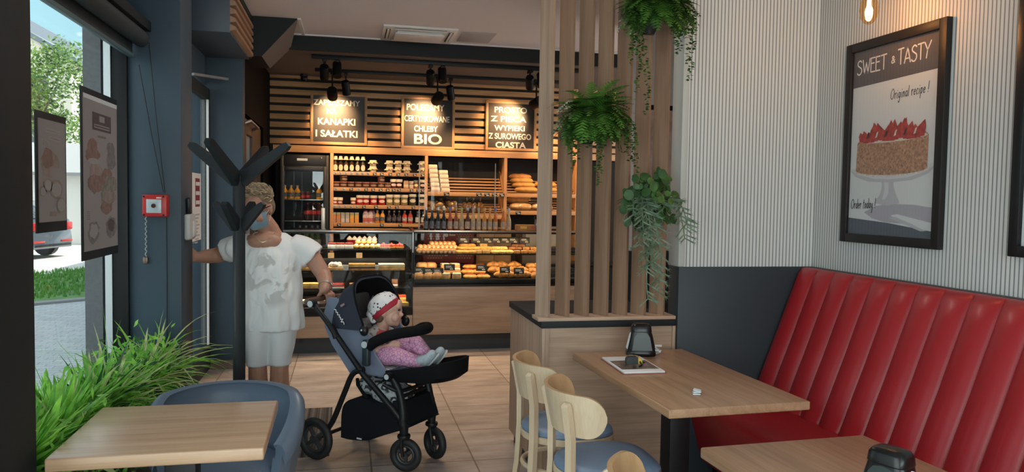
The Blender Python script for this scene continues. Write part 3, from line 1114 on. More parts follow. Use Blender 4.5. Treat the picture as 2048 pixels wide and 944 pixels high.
def fern(label, c, seed, R=0.17, n=95, vines=()):
    x, y, z = c
    t = T('hanging_fern', label, 'plant', (x, 3.90, z), group='ferns hung on the slatted screen')
    rn = random.Random(seed)
    wall_pot((x - .01, 3.905, z - .02), t)
    mb = MB()
    for i in range(n):
        a = rn.uniform(pi * 0.98, pi * 2.02) if rn.random() < .9 else rn.uniform(0, pi)
        el = rn.uniform(-.25, 1.15)
        d = V((cos(a) * cos(el) * 1.15, sin(a) * cos(el) * .9, sin(el)))
        frond(mb, (x + cos(a) * .03, 3.86 + sin(a) * .02, z + rn.uniform(-.03, .02)), d, R * rn.uniform(.75, 1.25), rn, w=rn.uniform(.030, .044), droop=rn.uniform(1.1, 2.4))
    mb.build('fronds', FERN, t, smooth=False, norm=False)
    mb = MB()
    for (dx, L) in vines:
        for k in range(4):
            vine(mb, (x + dx + rn.uniform(-.012, .012), 3.80 + rn.uniform(-.02, .02), z - .02), L * (1 - .18 * k), rn, (dx * 1.2, -.3, .1), 0.017, (0, 1))
    mb.build('trailing_vines', FERN, t, smooth=False, norm=False)


fern('bushy fern in a black pot on the slats, left of the three hanging plants', (1.262, 3.83, 2.00), 5, 0.20, 210, ((-.13, .30), (-.09, .26), (0.01, .40), (0.12, .26), (.15, .32), (-.03, .2)))
fern('topmost fern on the slats, cut off by the upper edge of the picture', (1.60, 3.83, 2.60), 6, 0.205, 210, ((-.13, .36), (0.08, .27), (0.14, .42), (-.16, .2), (-.10, .62), (.05, .3)))
t = T('hanging_pothos', 'round-leaved plant with grey green trailing stems on the slats, lowest of the three', 'plant', (1.585, 3.90, 1.52))
rn = random.Random(9)
x, z = 1.575, 1.545
wall_pot((x, 3.905, z - .02), t, 0.09, 0.14)
mb = MB()
for i in range(120):
    a = rn.uniform(pi, 2 * pi)
    el = rn.uniform(-.75, 1.25)
    rr = rn.uniform(.08, .19)
    p = V((x + cos(a) * cos(el) * rr * .9, 3.82 + sin(a) * cos(el) * rr * .85, z + sin(el) * rr * .95))
    nrm_ = V((cos(a) * .4 + rn.uniform(-.4, .4), -1 + rn.uniform(-.2, .5), rn.uniform(-.1, .8))).normalized()
    u = nrm_.cross(V((0, 0, 1))).normalized()
    w = nrm_.cross(u)
    s = rn.uniform(.013, .027)
    mb.poly([p + (u * cos(2 * pi * k / 9) + w * sin(2 * pi * k / 9) * 1.1) * s for k in range(9)], m=rn.choice((2, 2, 3, 2)))
    mb.tube([(x, 3.87, z - .03), p * .6 + V((x, 3.87, z)) * .4, p], 0.0018, 4, m=2)
for i in range(80):
    a = rn.uniform(pi, 2 * pi)
    mb.blade((x + cos(a) * .03, 3.86, z - .01), (cos(a), sin(a) * .6, rn.uniform(-.3, 1.2)), rn.uniform(.10, .19), .018, 1.2, m=rn.choice((2, 2, 3, 0)))
mb.build('leaves', GREY_G, t, smooth=False, norm=False)
mb = MB()


def staghorn(mb, p, L, rn, d, depth=0):
    p = V(p)
    d = V(d).normalized()
    n = int(L / .02)
    for i in range(n):
        d = (d + V((rn.uniform(-.1, .1), rn.uniform(-.07, .07), -.22))).normalized()
        q = p + d * .02
        sd_ = d.cross(V((0, 1, 0))).normalized() * .0035
        mb.poly([p - sd_, p + sd_, q + sd_, q - sd_], m=rn.choice((0, 1)))
        p = q
        if depth < 2 and i > 1:
            for s in (-1, 1):
                if rn.random() < (.55 if depth == 0 else .3):
                    e = (d * .6 + V((s * rn.uniform(.5, 1.0), rn.uniform(-.6, .1), rn.uniform(-.2, .35)))).normalized()
                    ln = rn.uniform(.03, .065) if depth == 0 else .025
                    tip = p + e * ln
                    sd2 = e.cross(V((0, 1, 0)))
                    sd2 = sd2.normalized() * .0045 if sd2.length > .01 else V((.0045, 0, 0))
                    mb.poly([p - sd2 * .6, p + sd2 * .6, tip + sd2, tip - sd2], m=rn.choice((0, 1, 1)))
                    for k in (-1, 0, 1):
                        f = (e + sd2.normalized() * k * .8).normalized()
                        mb.poly([tip - sd2 * .5, tip + sd2 * .5, tip + f * .026], m=rn.choice((0, 1, 1)))


for (dx, L) in ((-.10, .20), (-.05, .64), (-.04, .50), (-.06, .36), (.04, .16), (.085, .33), (.12, .26)):
    for k in range(1 if abs(dx) > .06 else 2):
        staghorn(mb, (x + dx * .8, 3.80 + rn.uniform(-.03, .03), z + .02), L * rn.uniform(.85, 1), rn, (dx * 2.2, -.5, .25))
mb.build('trailing_stems', GREY_G, t, smooth=False, norm=False)

# ------------------------------------------------------------------ stroke lettering (capitals and a thin hand)
GL = {
    'S': (.52, [[(.50, .86), (.40, .98), (.22, 1), (.06, .86), (.08, .68), (.28, .54), (.48, .40), (.50, .18), (.34, .0), (.14, .0), (.0, .13)]]),
    'W': (.80, [[(0, 1), (.2, 0), (.40, .78), (.60, 0), (.8, 1)]]),
    'E': (.44, [[(.44, 1), (0, 1), (0, 0), (.46, 0)], [(0, .62), (.36, .62)]]),
    'T': (.58, [[(0, 1), (.58, 1.03)], [(.29, 1), (.29, 0)]]),
    'A': (.62, [[(0, 0), (.31, 1), (.62, 0)], [(.13, .28), (.52, .28)]]),
    'Y': (.58, [[(0, 1), (.27, .5)], [(.60, 1.05), (.27, .5), (.17, 0)]]),
    '&': (.50, [[(.46, .42), (.28, .08), (.10, .08), (.04, .24), (.34, .58), (.30, .74), (.16, .72), (.14, .58), (.48, .06)]]),
    'O': (.62, [[(.30, 1), (.06, .72), (.04, .26), (.26, .0), (.52, .16), (.60, .6), (.44, .95), (.22, .96)]]),
    'r': (.30, [[(.02, .52), (.08, .0)], [(.06, .32), (.18, .54), (.30, .48)]]),
    'i': (.16, [[(.06, .52), (.06, .06), (.14, .0)], [(.08, .74), (.09, .77)]]),
    'g': (.36, [[(.30, .46), (.12, .52), (.02, .26), (.12, .02), (.30, .20)], [(.32, .52), (.28, -.3), (.12, -.42), (.02, -.25)]]),
    'n': (.36, [[(.02, .52), (.05, .0)], [(.05, .3), (.18, .52), (.30, .4), (.32, .0)]]),
    'a': (.36, [[(.30, .46), (.12, .52), (.02, .26), (.10, .02), (.28, .16)], [(.31, .52), (.32, .0)]]),
    'l': (.14, [[(.06, 1.0), (.05, .0)]]),
    'e': (.32, [[(.04, .26), (.28, .32), (.22, .50), (.08, .46), (.03, .20), (.12, .0), (.30, .1)]]),
    'c': (.30, [[(.28, .44), (.16, .53), (.03, .28), (.12, .0), (.28, .08)]]),
    'p': (.36, [[(.05, .52), (.02, -.42)], [(.05, .36), (.18, .54), (.32, .34), (.20, .02), (.05, .12)]]),
    'd': (.36, [[(.30, .46), (.12, .52), (.02, .26), (.10, .02), (.28, .16)], [(.33, 1.0), (.31, .0)]]),
    't': (.26, [[(.12, .92), (.10, .08), (.20, .0)], [(.0, .56), (.24, .60)]]),
    'o': (.34, [[(.16, .52), (.03, .30), (.12, .0), (.28, .14), (.28, .42), (.14, .53)]]),
    'y': (.36, [[(.02, .52), (.10, .10), (.26, .14)], [(.34, .52), (.26, -.35), (.10, -.42)]]),
    '!': (.16, [[(.10, 1.0), (.07, .26)], [(.06, .06), (.065, .02)]]),
}


def strokes(mb, text, o, u, v, h, gap=0.14, wide=1.0, th=0.05, n=None, m=0, scales=None):
    """pen strokes on a plane: o is the start of the baseline, u along it, v up"""
    o, u, v = V(o), V(u).normalized(), V(v).normalized()
    n = u.cross(v)
    x = 0.0
    for i, chx in enumerate(text):
        if chx == ' ':
            x += .30 * wide * h
            continue
        w, ss = GL[chx]
        s = (scales or {}).get(i, 1.0)
        for st_ in ss:
            pts = [o + u * (x + px * wide * h * s) + v * (py * h * s) for px, py in st_]
            if len(pts) > 2 and chx not in 'WEATY':
                pts = curve_pts(pts, len(pts) * 4)
                prev = None
                for i2, q in enumerate(pts):
                    d = (pts[min(i2 + 1, len(pts) - 1)] - pts[max(i2 - 1, 0)]).normalized()
                    sdv = n.cross(d) * th * h / 2
                    row = (mb.bm.verts.new(q - sdv), mb.bm.verts.new(q + sdv))
                    if prev:
                        f = mb.bm.faces.new((prev[0], row[0], row[1], prev[1]))
                        f.material_index = m
                    prev = row
                continue
            for a, b2 in zip(pts, pts[1:]):
                d = (b2 - a).normalized()
                sdv = n.cross(d) * th * h / 2
                e = d * th * h * .35
                mb.poly([a - e - sdv, b2 + e - sdv, b2 + e + sdv, a - e + sdv], m=m)
        x += (w * s + gap) * wide * h
    return x


# ------------------------------------------------------------------ framed cake poster on the right wall
pf = T('framed_poster', 'framed strawberry cake poster reading SWEET & TASTY on the striped wall', 'poster', (2.61, 3.27, 1.35))
y0, y1, z0, z1 = 2.922, 3.619, 1.353, 2.394      # right edge, left edge (as seen), bottom, top
fwid = 0.045
mb = MB()
mb.box(2.598, 2.63, y0, y0 + fwid, z0, z1, .003).box(2.598, 2.63, y1 - fwid, y1, z0, z1, .003).box(2.598, 2.63, y0 + fwid, y1 - fwid, z0, z0 + fwid, .002).box(2.598, 2.63, y0 + fwid, y1 - fwid, z1 - fwid, z1, .002)
mb.build('frame', mat('black_frame', (0.012, 0.010, 0.010), 0.5, spec=.3), pf)
PX = 2.618


def ps(u, v, off=0.0):
    """poster coordinates: u from its left edge, v from its top, both 0..1 inside the frame"""
    return V((PX - off, (y1 - fwid) + (y0 - y1 + 2 * fwid) * u, (z1 - fwid) + (z0 - z1 + 2 * fwid) * v))


def pshape(mb, pts, off, m):
    mb.poly([ps(u, v, off) for u, v in pts], m)


pm = [mat('poster_white', (0.56, 0.575, 0.58), 0.7), mat('poster_slate', (0.085, 0.075, 0.082), 0.7), mat('poster_cake', (0.34, 0.185, 0.115), 0.8, var=0.45, vscale=90), mat('poster_berry', (0.33, 0.035, 0.03), 0.7, var=0.4, vscale=40), mat('poster_stand', (0.42, 0.41, 0.44), 0.7), mat('poster_shadow', (0.36, 0.34, 0.38), 0.7), mat('poster_letter', (0.66, 0.64, 0.62), 0.7), mat('poster_ink', (0.03, 0.03, 0.035), 0.7), mat('poster_blue', (0.075, 0.085, 0.11), 0.7), mat('poster_cream', (0.52, 0.47, 0.42), 0.7, var=0.3, vscale=120), mat('poster_stand_light', (0.52, 0.52, 0.55), 0.7)]
mb = MB().box(PX, PX + .006, y0 + fwid * .8, y1 - fwid * .8, z0 + fwid * .8, z1 - fwid * .8)
mb.build('poster_sheet', pm[0], pf)
ell = lambda cu, cv, ru, rv, a0=0.0, a1=2 * pi, n=28: [(cu + ru * cos(a0 + (a1 - a0) * k / n), cv + rv * sin(a0 + (a1 - a0) * k / n)) for k in range(n + 1)]
mb = MB()
pshape(mb, [(0, 0), (1, 0), (1, .182), (0, .196)], .0006, 1)
pshape(mb, [(0, .912), (.5, .932), (1, .965), (1, 1), (0, 1)], .0006, 8)
# shadow on the table top, knife
pshape(mb, [(.20, .880), (.34, .845), (.52, .832), (.78, .835), (1, .85), (1, .95), (.78, .935), (.45, .928), (.3, .91)], .0006, 5)
pshape(mb, [(.52, .893), (.60, .885), (1, .925), (1, .955), (.92, .955)], .0009, 0)
pshape(mb, [(.50, .905), (.58, .898), (.92, .962), (.86, .965)], .0012, 4)
# stand: stem, foot, plate
pshape(mb, [(.405, .70), (.545, .70), (.55, .745), (.585, .79), (.615, .815), (.615, .83), (.47, .842), (.335, .83), (.335, .815), (.385, .79), (.41, .745)], .0009, 4)
pshape(mb, [(.43, .70), (.49, .70), (.49, .78), (.455, .81), (.42, .81), (.445, .76)], .0011, 10)
pshape(mb, [(0.0, .650), (.08, .688), (.25, .715), (.5, .722), (.75, .712), (.92, .682), (1.0, .640), (.92, .660), (.08, .665)], .0012, 4)
pshape(mb, [(0.0, .645), (.10, .675), (.3, .699), (.5, .705), (.7, .698), (.9, .670), (1.0, .635), (.9, .63), (.1, .64)], .0014, 10)
pshape(mb, ell(.49, .655, .445, .035)[:-1], .0016, 9)
# cake drum
pshape(mb, [(.085, .505), (.11, .488), (.88, .478), (.905, .492), (.905, .65)] + [(.49 + .415 * cos(a), .652 + .030 * sin(a)) for a in [pi * k / 14 for k in range(15)]] + [(.075, .65)], .0018, 2)
pshape(mb, ell(.495, .492, .405, .020)[:-1], .0020, 9)
rn = random.Random(4)
for k in range(17):
    u = .17 + .64 * k / 16
    b0 = .500 + .006 * sin(k)
    hgt = rn.uniform(.045, .085) + .03 * sin(pi * k / 16)
    lean = rn.uniform(-.04, .04) + (.03 if k > 8 else -.02)
    pshape(mb, [(u - .055, b0), (u - .045 + lean * .5, b0 - hgt * .6), (u + lean, b0 - hgt), (u + .045 + lean * .4, b0 - hgt * .55), (u + .055, b0)], .0022 + .0001 * k, 3)
for k in range(6):
    u = .2 + .11 * k
    pshape(mb, [(u, .485), (u + .02, .455), (u + .04, .45), (u + .025, .48)], .0045, 9 if k % 2 else 7)
mb.build('picture', pm, pf, smooth=False, norm=False)
mb = MB()
strokes(mb, 'SWEET', ps(.045, .125, .001), (0, -1, 0), (0, 0, 1), .070, .13, .95, .095, m=6)
strokes(mb, '&', ps(.465, .108, .001), (0, -1, 0), (0, 0, 1), .046, .1, 1.1, .12, m=6)
strokes(mb, 'TASTY', ps(.540, .120, .001), (0, -1, 0), (0, 0, 1), .072, .10, .90, .095, m=6)
strokes(mb, 'Original recipe !', ps(.47, .292, .001), (0, -1, .02), (0.0, -.10, 1), .050, .13, .74, .075, m=7)
strokes(mb, 'Order today !', ps(.03, .862, .0022), (0, -1, .03), (0.0, -.08, 1), .050, .12, .68, .075, m=7)
mb.build('lettering', pm, pf, smooth=False, norm=False)
MB().box(2.607, 2.6085, y0 + fwid * .9, y1 - fwid * .9, z0 + fwid * .9, z1 - fwid * .9).build('frame_glass', glass('picture_glass', (0.97, 0.98, 0.98), 0.45), pf)
# second frame, only its edge is in view
p2 = T('framed_poster', 'black picture frame cut off at the right edge of the picture', 'poster', (2.61, 2.2, 1.35))
mb = MB()
ya, yb = 1.85, 2.553
mb.box(2.598, 2.63, ya, ya + fwid, z0, z1, .003).box(2.598, 2.63, yb - fwid, yb, z0, z1, .003).box(2.598, 2.63, ya + fwid, yb - fwid, z0, z0 + fwid, .002).box(2.598, 2.63, ya + fwid, yb - fwid, z1 - fwid, z1, .002)
mb.build('frame', M['black_p'], p2)
MB().box(PX, PX + .006, ya + .04, yb - .04, z0 + .04, z1 - .04).build('poster_sheet', pm[0], p2)

# ------------------------------------------------------------------ hanging filament bulb
bp_ = at(1738, 18, X=2.35)
bl = T('pendant_bulb', 'glowing filament bulb hanging near the cake poster at the top edge', 'lamp', (bp_.x, bp_.y, bp_.z))
bx, by, bz = bp_
MB().lathe([(0.004, bz - .070), (.020, bz - .064), (.036, bz - .040), (.042, bz - .005), (.037, bz + .030), (.022, bz + .065), (.016, bz + .08)], (bx, by, 0), 18).build('bulb_glass', glass('amber_bulb_glass', (1.0, 0.80, 0.55), 1.0), bl)
mb = MB()
for k in range(6):
    a = k * pi / 3
    mb.tube([(bx + cos(a) * .010, by + sin(a) * .010, bz - .035), (bx + cos(a) * .007, by + sin(a) * .007, bz + .045)], 0.0016, 5)
mb.build('filament', mat('hot_filament', (1, .7, .3), 0.5, emit=(1.0, 0.55, 0.18), estr=60), bl)
MB().cyl((bx, by, bz + .07), (bx, by, bz + .12), .017, .017).build('socket', M['black_m'], bl)
MB().cyl((bx, by, bz + .12), (bx, by, ZC), .003, .003, 6).build('cord', M['black_m'], bl)
ld = bpy.data.lights.new('bulb_light', 'POINT')
ld.energy = 7.0
ld.color = (1.0, 0.50, 0.20)
ld.shadow_soft_size = 0.02
lo = bpy.data.objects.new('bulb_light', ld)
COL.objects.link(lo)
lo.parent = bl
lo.location = (0, 0, 0)

# ------------------------------------------------------------------ things on the tables
def napkin_holder(label, loc, rz, side):
    t = T('napkin_dispenser', label, 'napkin holder', loc, rz)
    w, d, h = 0.076, 0.050, 0.165
    def sec(z, k, kd):
        pts = []
        for a in [2 * pi * i / 28 for i in range(28)]:
            e = 4.5
            c_, s_ = cos(a), sin(a)
            n = (abs(c_) ** e + abs(s_) ** e) ** (1 / e)
            pts.append((c_ / n * w * k, s_ / n * d * kd, z))
        return pts
    MB().loft([sec(0, .93, .95), sec(.004, 1.0, 1.0), sec(.022, 1.0, 1.0), sec(.026, .96, .96), sec(.125, .68, .74), sec(.128, .70, .78), sec(.152, .66, .74), sec(.162, .56, .62), sec(.166, .40, .42)]).build('body', mat('gloss_black_plastic', (0.006, 0.006, 0.006), 0.28, spec=.35), t, world=False)
    for s in (-1, 1):
        mb = MB()
        def fp(u, z):
            k = (.96 + (.68 - .96) * (z - .026) / .099)
            kd = (.96 + (.74 - .96) * (z - .026) / .099)
            return V((u * w * k, s * (d * kd + .0012), z))
        mb.poly([fp(-.72, .032), fp(.72, .032), fp(.70, .10), fp(.5, .118), fp(0, .123), fp(-.5, .118), fp(-.70, .10)])
        mb.build('window', mat('smoked_window', (0.030, 0.042, 0.040), 0.3, spec=.35), t, world=False, smooth=False)
        mb = MB()
        def sp(u, z):
            k = (.96 + (.68 - .96) * (z - .026) / .099)
            kd = (.96 + (.74 - .96) * (z - .026) / .099)
            return V((s * (w * k + .0014), u * d * kd, z))
        mb.poly([sp(-.62, .034), sp(.62, .034), sp(.60, .10), sp(.4, .115), sp(0, .120), sp(-.4, .115), sp(-.60, .10)])
        mb.build('napkins', mat('white_napkins', (0.70, 0.74, 0.77), 0.8), t, world=False, smooth=False)
    return t


napkin_holder('black napkin holder standing at the far end of the long table', (1.498, 3.68, 0.75), radians(-12), 1)
napkin_holder('black napkin holder on the near table, cut off by the bottom edge', (1.395, 1.695, 0.752), radians(112), 1)
mb = MB()
rn = random.Random(2)
for k in range(5):
    c = V((1.588 + rn.uniform(-.02, .02), 3.70 + rn.uniform(-.01, .01), .757 + .009 * k))
    mb.obox(c, (.035, .022, .006), Matrix.Rotation(rn.uniform(-.6, .6), 3, 'Y') @ Matrix.Rotation(rn.uniform(-1, 1), 3, 'Z'))
tag(mb.build('napkin', mat('crumpled_white_paper', (0.68, 0.70, 0.71), 0.9)), 'crumpled white napkin beside the napkin holder on the long table', 'napkin')
mg = T('magazine', 'open magazine with a dark photo lying on the long table', 'magazine', (1.36, 3.43, .75))
rzm = Matrix.Translation((1.357, 3.432, .75)) @ Matrix.Rotation(radians(-1.5), 4, 'Z')
MB().box(-.106, .106, -.172, .172, 0.0, .004, 0, M=rzm).build('cover', mat('red_brown_cover', (0.28, 0.09, 0.07), 0.5), mg)
MB().box(-.100, .100, -.165, .170, .004, .012, .001, M=rzm).build('pages', M['paper'], mg)
mb = MB()
photo = mat('dark_photo', (0.16, 0.115, 0.095), 0.4, var=1.0, vscale=26)
mb.box(-.092, .092, -.115, .075, .012, .0125, 0, M=rzm)
mb.build('photo', photo, mg)
tpm = T('tape_measure', 'black and yellow tape measure lying on the open magazine', 'tape measure', (1.365, 3.43, .7625))
R_ = Matrix.Translation((1.362, 3.437, .7625)) @ Matrix.Rotation(radians(-8), 4, 'Z')
mb = MB()
mb.loft([[R_ @ V((x, y, z)) for x, z in ((-.036, .0), (-.036, .022), (-.028, .034), (.012, .036), (.020, .030), (.022, .0))] for y in (-.018, .018)])
mb.build('case', mat('black_rubber_case', (0.022, 0.027, 0.028), 0.5), tpm)
mb = MB()
mb.loft([[R_ @ V((x, y, z)) for x, z in ((.021, .0), (.021, .031), (.030, .030), (.040, .018), (.042, .0))] for y in (-.0185, .0185)])
mb.build('nose', mat('yellow_plastic', (0.62, 0.42, 0.03), 0.4), tpm)
mb = MB().obox(R_ @ V((.048, -.004, .006)), (.014, .016, .004)).tube([R_ @ V((.03, -.02, .012)), R_ @ V((.03, -.055, .004)), R_ @ V((.01, -.085, .004))], .0045, 6)
mb.build('hook_and_strap', M['black_p'], tpm)
mb = MB().tube([R_ @ V(p) for p in ((-.03, .012, .03), (-.03, .04, .028), (0.0, .052, .030), (.03, .045, .028), (.032, .015, .03))], .0022, 6)
mb.build('lanyard', mat('tan_cord', (0.45, 0.30, 0.18), 0.7), tpm)
mb = MB()
for k in range(4):
    mb.obox(V((1.433 + rn.uniform(-.01, .01), 2.885 + rn.uniform(-.008, .008), .754 + .004 * k)), (.03, .016, .005), Matrix.Rotation(rn.uniform(-.7, .7), 3, 'X') @ Matrix.Rotation(rn.uniform(-1, 1), 3, 'Z'))
tag(mb.build('paper_scrap', mat('grey_white_scrap', (0.62, 0.66, 0.68), 0.8)), 'small crumpled paper scrap near the front of the long table', 'paper')
tag(MB().ball((2.03, 3.02, .476), (.006, .005, .003), 8).build('crumb', M['paper']), 'tiny white crumb lying on the red bench seat', 'crumb')
# ================================================================== left side
# ------------------------------------------------------------------ roller blind, cord, alarm
rb = T('roller_blind', 'dark roller blind rolled up at the top of the window', 'blind', (-1.12, 3.55, 2.35))
mb = MB().cyl((-1.115, 2.56, 2.40), (-1.115, 4.57, 2.40), .045, .045, 20)
mb.box(-1.17, -1.16, 2.56, 4.57, 2.31, 2.40)
mb.build('blind_fabric', mat('dark_blind_fabric', (0.028, 0.036, 0.040), 0.7), rb)
MB().box(-1.18, -1.15, 2.56, 4.57, 2.295, 2.315, .004).build('bottom_bar', mat('teal_grey_bar', (0.12, 0.19, 0.20), 0.4), rb)
MB().box(-1.2, -1.07, 2.53, 4.6, 2.445, 2.50, .004).build('cassette', M['dark_paint'], rb)
MB().cyl((-1.115, 4.57, 2.40), (-1.115, 4.593, 2.40), .04, .04, 20).build('end_bracket', mat('grey_bracket', (0.42, 0.42, 0.40), 0.5), rb)
c0, c1 = at(298, 85, Y=4.575), at(330, 386, Y=4.59)
c2 = at(278, 130, Y=4.575)
c3 = at(327, 385, Y=4.592)
mb = MB().tube([c0, at(312, 230, Y=4.58), c1], .0022, 6).tube([c2, at(302, 262, Y=4.58), c3], .0022, 6).tube([at(333, 434, Y=4.593), at(334, 560, Y=4.593), at(334, 690, Y=4.593)], .0025, 6)
mb.build('pull_cord', M['black_p'], rb)

al = T('fire_alarm_box', 'red manual fire alarm call point on the blue pier', 'alarm', (-1.05, 4.58, 1.45))
a0, a1 = at(288, 433, Y=4.575), at(337, 390, Y=4.575)
ax0, ax1, az0, az1 = a0.x, a1.x, a0.z, a1.z
MB().box(ax0, ax1, 4.535, 4.6, az0, az1, .006, seg=3).build('housing', mat('alarm_red', (0.50, 0.020, 0.018), 0.35), al)
w_, h_ = ax1 - ax0, az1 - az0
MB().box(ax0 + w_ * .17, ax1 - w_ * .22, 4.530, 4.540, az0 + h_ * .17, az1 - h_ * .20, .003).build('glass_plate', mat('pale_alarm_plate', (0.50, 0.58, 0.62), 0.25), al)
cx_, cz_ = ax0 + w_ * .47, az0 + h_ * .50
MB().cyl((cx_, 4.532, cz_), (cx_, 4.522, cz_), .0125, .0115, 20).build('button', mat('dark_red_button', (0.06, 0.012, 0.012), 0.35), al)
mb = MB()
for sx in (.07, .86):
    for sz in (.08, .92):
        mb.cyl((ax0 + w_ * sx, 4.537, az0 + h_ * sz), (ax0 + w_ * sx, 4.532, az0 + h_ * sz), .0055, .0055, 10)
mb.build('screw', M['black_p'], al)
mb = MB().box(ax0 + w_ * .58, ax0 + w_ * .78, 4.531, 4.536, az1 - h_ * .16, az1 - h_ * .11)
mb.box(ax0 + w_ * .26, ax0 + w_ * .60, 4.5285, 4.531, az1 - h_ * .31, az1 - h_ * .29)
for k in range(7):
    mb.box(ax0 + w_ * (.28 + .045 * k), ax0 + w_ * (.31 + .045 * k), 4.5285, 4.531, az1 - h_ * .28, az1 - h_ * .245)
mb.build('marking', M['paper'], al)
bc = T('bead_chain', 'twisted grey white cord with a dark end piece hanging by the red alarm', 'cord', at(291, 470, Y=4.57))
pts = []
for k in range(60):
    p = at(292, 392 + (515 - 392) * k / 59, Y=4.585)
    pts.append(p + V((.004 * cos(k * 1.3), .004 * sin(k * 1.3), 0)))
MB().tube(pts, .0032, 6).build('cord', mat('grey_white_cord', (0.36, 0.38, 0.38), 0.7), bc)
p = at(291, 520, Y=4.585)
MB().box(p.x - .013, p.x + .013, p.y - .01, p.y + .01, p.z - .022, p.z + .018, .004).build('end_piece', mat('dark_brass', (0.16, 0.12, 0.09), 0.35, metal=0.6), bc)

# keypad/intercom on the pier's side face
p = at(374, 450, X=-0.918)
ip = T('wall_intercom', 'small white wall box with a dark lever on the pier beside the door', 'intercom', (p.x, p.y, p.z))
MB().box(-.919, -.885, p.y - .085, p.y + .085, p.z - .085, p.z + .065, .012, seg=3).build('housing', mat('warm_white_plastic', (0.50, 0.49, 0.47), 0.4), ip)
MB().box(-.886, -.878, p.y - .01, p.y + .07, p.z - .07, p.z + .025, .004).build('cover_plate', mat('pale_grey_plastic', (0.60, 0.60, 0.59), 0.3), ip)
MB().obox((-.905, p.y - .02, p.z + .11), (.022, .03, .10), Matrix.Rotation(radians(8), 3, 'X'), .006).build('lever', M['black_p'], ip)

# ------------------------------------------------------------------ posters in the window (their backs are on the glass)
def blob(c, ru, rv, rn, n=18, rough_=.18):
    return [(c[0] + ru * (1 + rn.uniform(-rough_, rough_)) * cos(2 * pi * k / n), c[1] + rv * (1 + rn.uniform(-rough_, rough_)) * sin(2 * pi * k / n)) for k in range(n)]


def window_poster(label, yA, yB, zB, zT, design, mats):
    t = T('window_poster', label, 'poster', (-1.18, (yA + yB) / 2, zB))
    bw = .03
    MB().box(-1.190, -1.183, yA, yB, zB, zT, .001).build('backing', M['black_m'], t)
    MB().box(-1.183, -1.180, yA + bw * .6, yB - bw * .6, zB + bw * 1.4, zT - bw * 1.0).build('sheet', mats[0], t)
    mb = MB()
    P = lambda u, v, off: V((-1.180 + off, yA + bw * .6 + (yB - yA - 1.2 * bw) * u, zT - bw - (zT - zB - 2.4 * bw) * v))
    design(lambda pts, m, off=.0006: mb.poly([P(u, v, off) for u, v in pts], m))
    mb.build('print', mats, t, smooth=False, norm=False)
    return t


wp = [mat('dim_poster_paper', (0.27, 0.245, 0.245), 0.75), mat('dim_poster_plum', (0.085, 0.060, 0.065), 0.75), mat('dim_poster_red', (0.215, 0.135, 0.115), 0.8, var=0.25, vscale=30), mat('dim_poster_slate', (0.165, 0.155, 0.155), 0.8, var=0.25, vscale=30), mat('dim_poster_tan', (0.255, 0.205, 0.18), 0.8, var=0.25, vscale=14), mat('dim_poster_pale', (0.30, 0.28, 0.275), 0.8), mat('dim_poster_lime', (0.20, 0.19, 0.155), 0.8, var=0.3, vscale=30), mat('strip_white', (0.60, 0.63, 0.66), 0.7)]


def big_design(add):
    rn = random.Random(8)
    add([(0, 0), (1, 0), (1, .028), (0, .028)], 7)
    add([(.24, .10), (.80, .10), (.80, .215), (.24, .215)], 1)
    add([(.44, .115), (.60, .115), (.60, .155), (.44, .155)], 0, .0009)
    add([(.29, .175), (.75, .175), (.75, .20), (.29, .20)], 0, .0009)
    add([(.30, .183), (.74, .183), (.74, .192), (.30, .192)], 1, .0012)
    add([(.38, .245), (.64, .245), (.64, .26), (.38, .26)], 3)
    add(blob((.24, .33), .15, .055, rn), 2)
    add(blob((.24, .38), .20, .05, rn), 2, .0008)
    add(blob((.27, .42), .17, .02, rn, rough_=.05), 5, .001)
    add(blob((.78, .32), .13, .05, rn), 3)
    add(blob((.80, .40), .15, .06, rn), 3, .0008)
    for k in range(12):
        add(blob((.28 + .5 * rn.random(), .47 + .27 * rn.random()), .10 + .12 * rn.random(), .03 + .035 * rn.random(), rn), rn.choice((2, 2, 4, 6)), .0007 + .0001 * k)
    add(blob((.25, .88), .16, .075, rn), 3, .0006)
    add(blob((.25, .875), .11, .05, rn), 5, .0009)
    add(blob((.78, .86), .17, .075, rn), 3, .0006)
    add(blob((.78, .85), .11, .045, rn), 1, .0009)
    for k in range(5):
        add([(.06, .745 + .012 * k), (.15, .745 + .012 * k), (.15, .750 + .012 * k), (.06, .750 + .012 * k)], 3)


def small_design(add):
    rn = random.Random(18)
    add([(.24, .08), (.78, .09), (.78, .13), (.24, .12)], 5)
    add([(.27, .095), (.75, .105), (.75, .115), (.27, .105)], 4, .0009)
    add([(.32, .15), (.80, .16), (.80, .20), (.32, .19)], 5)
    add([(.35, .165), (.77, .175), (.77, .185), (.35, .175)], 4, .0009)
    add([(.08, .19), (.36, .21), (.36, .28), (.08, .26)], 5, .001)
    for k in range(4):
        add([(.11, .205 + .014 * k), (.33, .22 + .014 * k), (.33, .224 + .014 * k), (.11, .209 + .014 * k)], 3, .0013)
    add(blob((.42, .44), .34, .13, rn, rough_=.1), 4)
    add(blob((.30, .38), .22, .10, rn), 2, .0008)
    add(blob((.62, .52), .22, .06, rn, rough_=.08), 0, .001)
    for cu, cv, r in ((.30, .64, .17), (.62, .68, .24), (.80, .84, .2), (.12, .70, .13)):
        add(blob((cu, cv), r, r * .42, rn, rough_=.04), 4, .0011)
        add(blob((cu, cv), r * .75, r * .31, rn, rough_=.04), 5, .0014)
    add([(.36, .90), (.62, .90), (.62, .945), (.36, .945)], 4)


window_poster('larger black-bordered food poster in the window, next to the stone pier', 3.806, 4.358, 1.232, 2.035, big_design, wp)
window_poster('smaller black-bordered poster in the window, left of the larger one', 3.288, 3.612, 1.385, 1.868, small_design, wp)

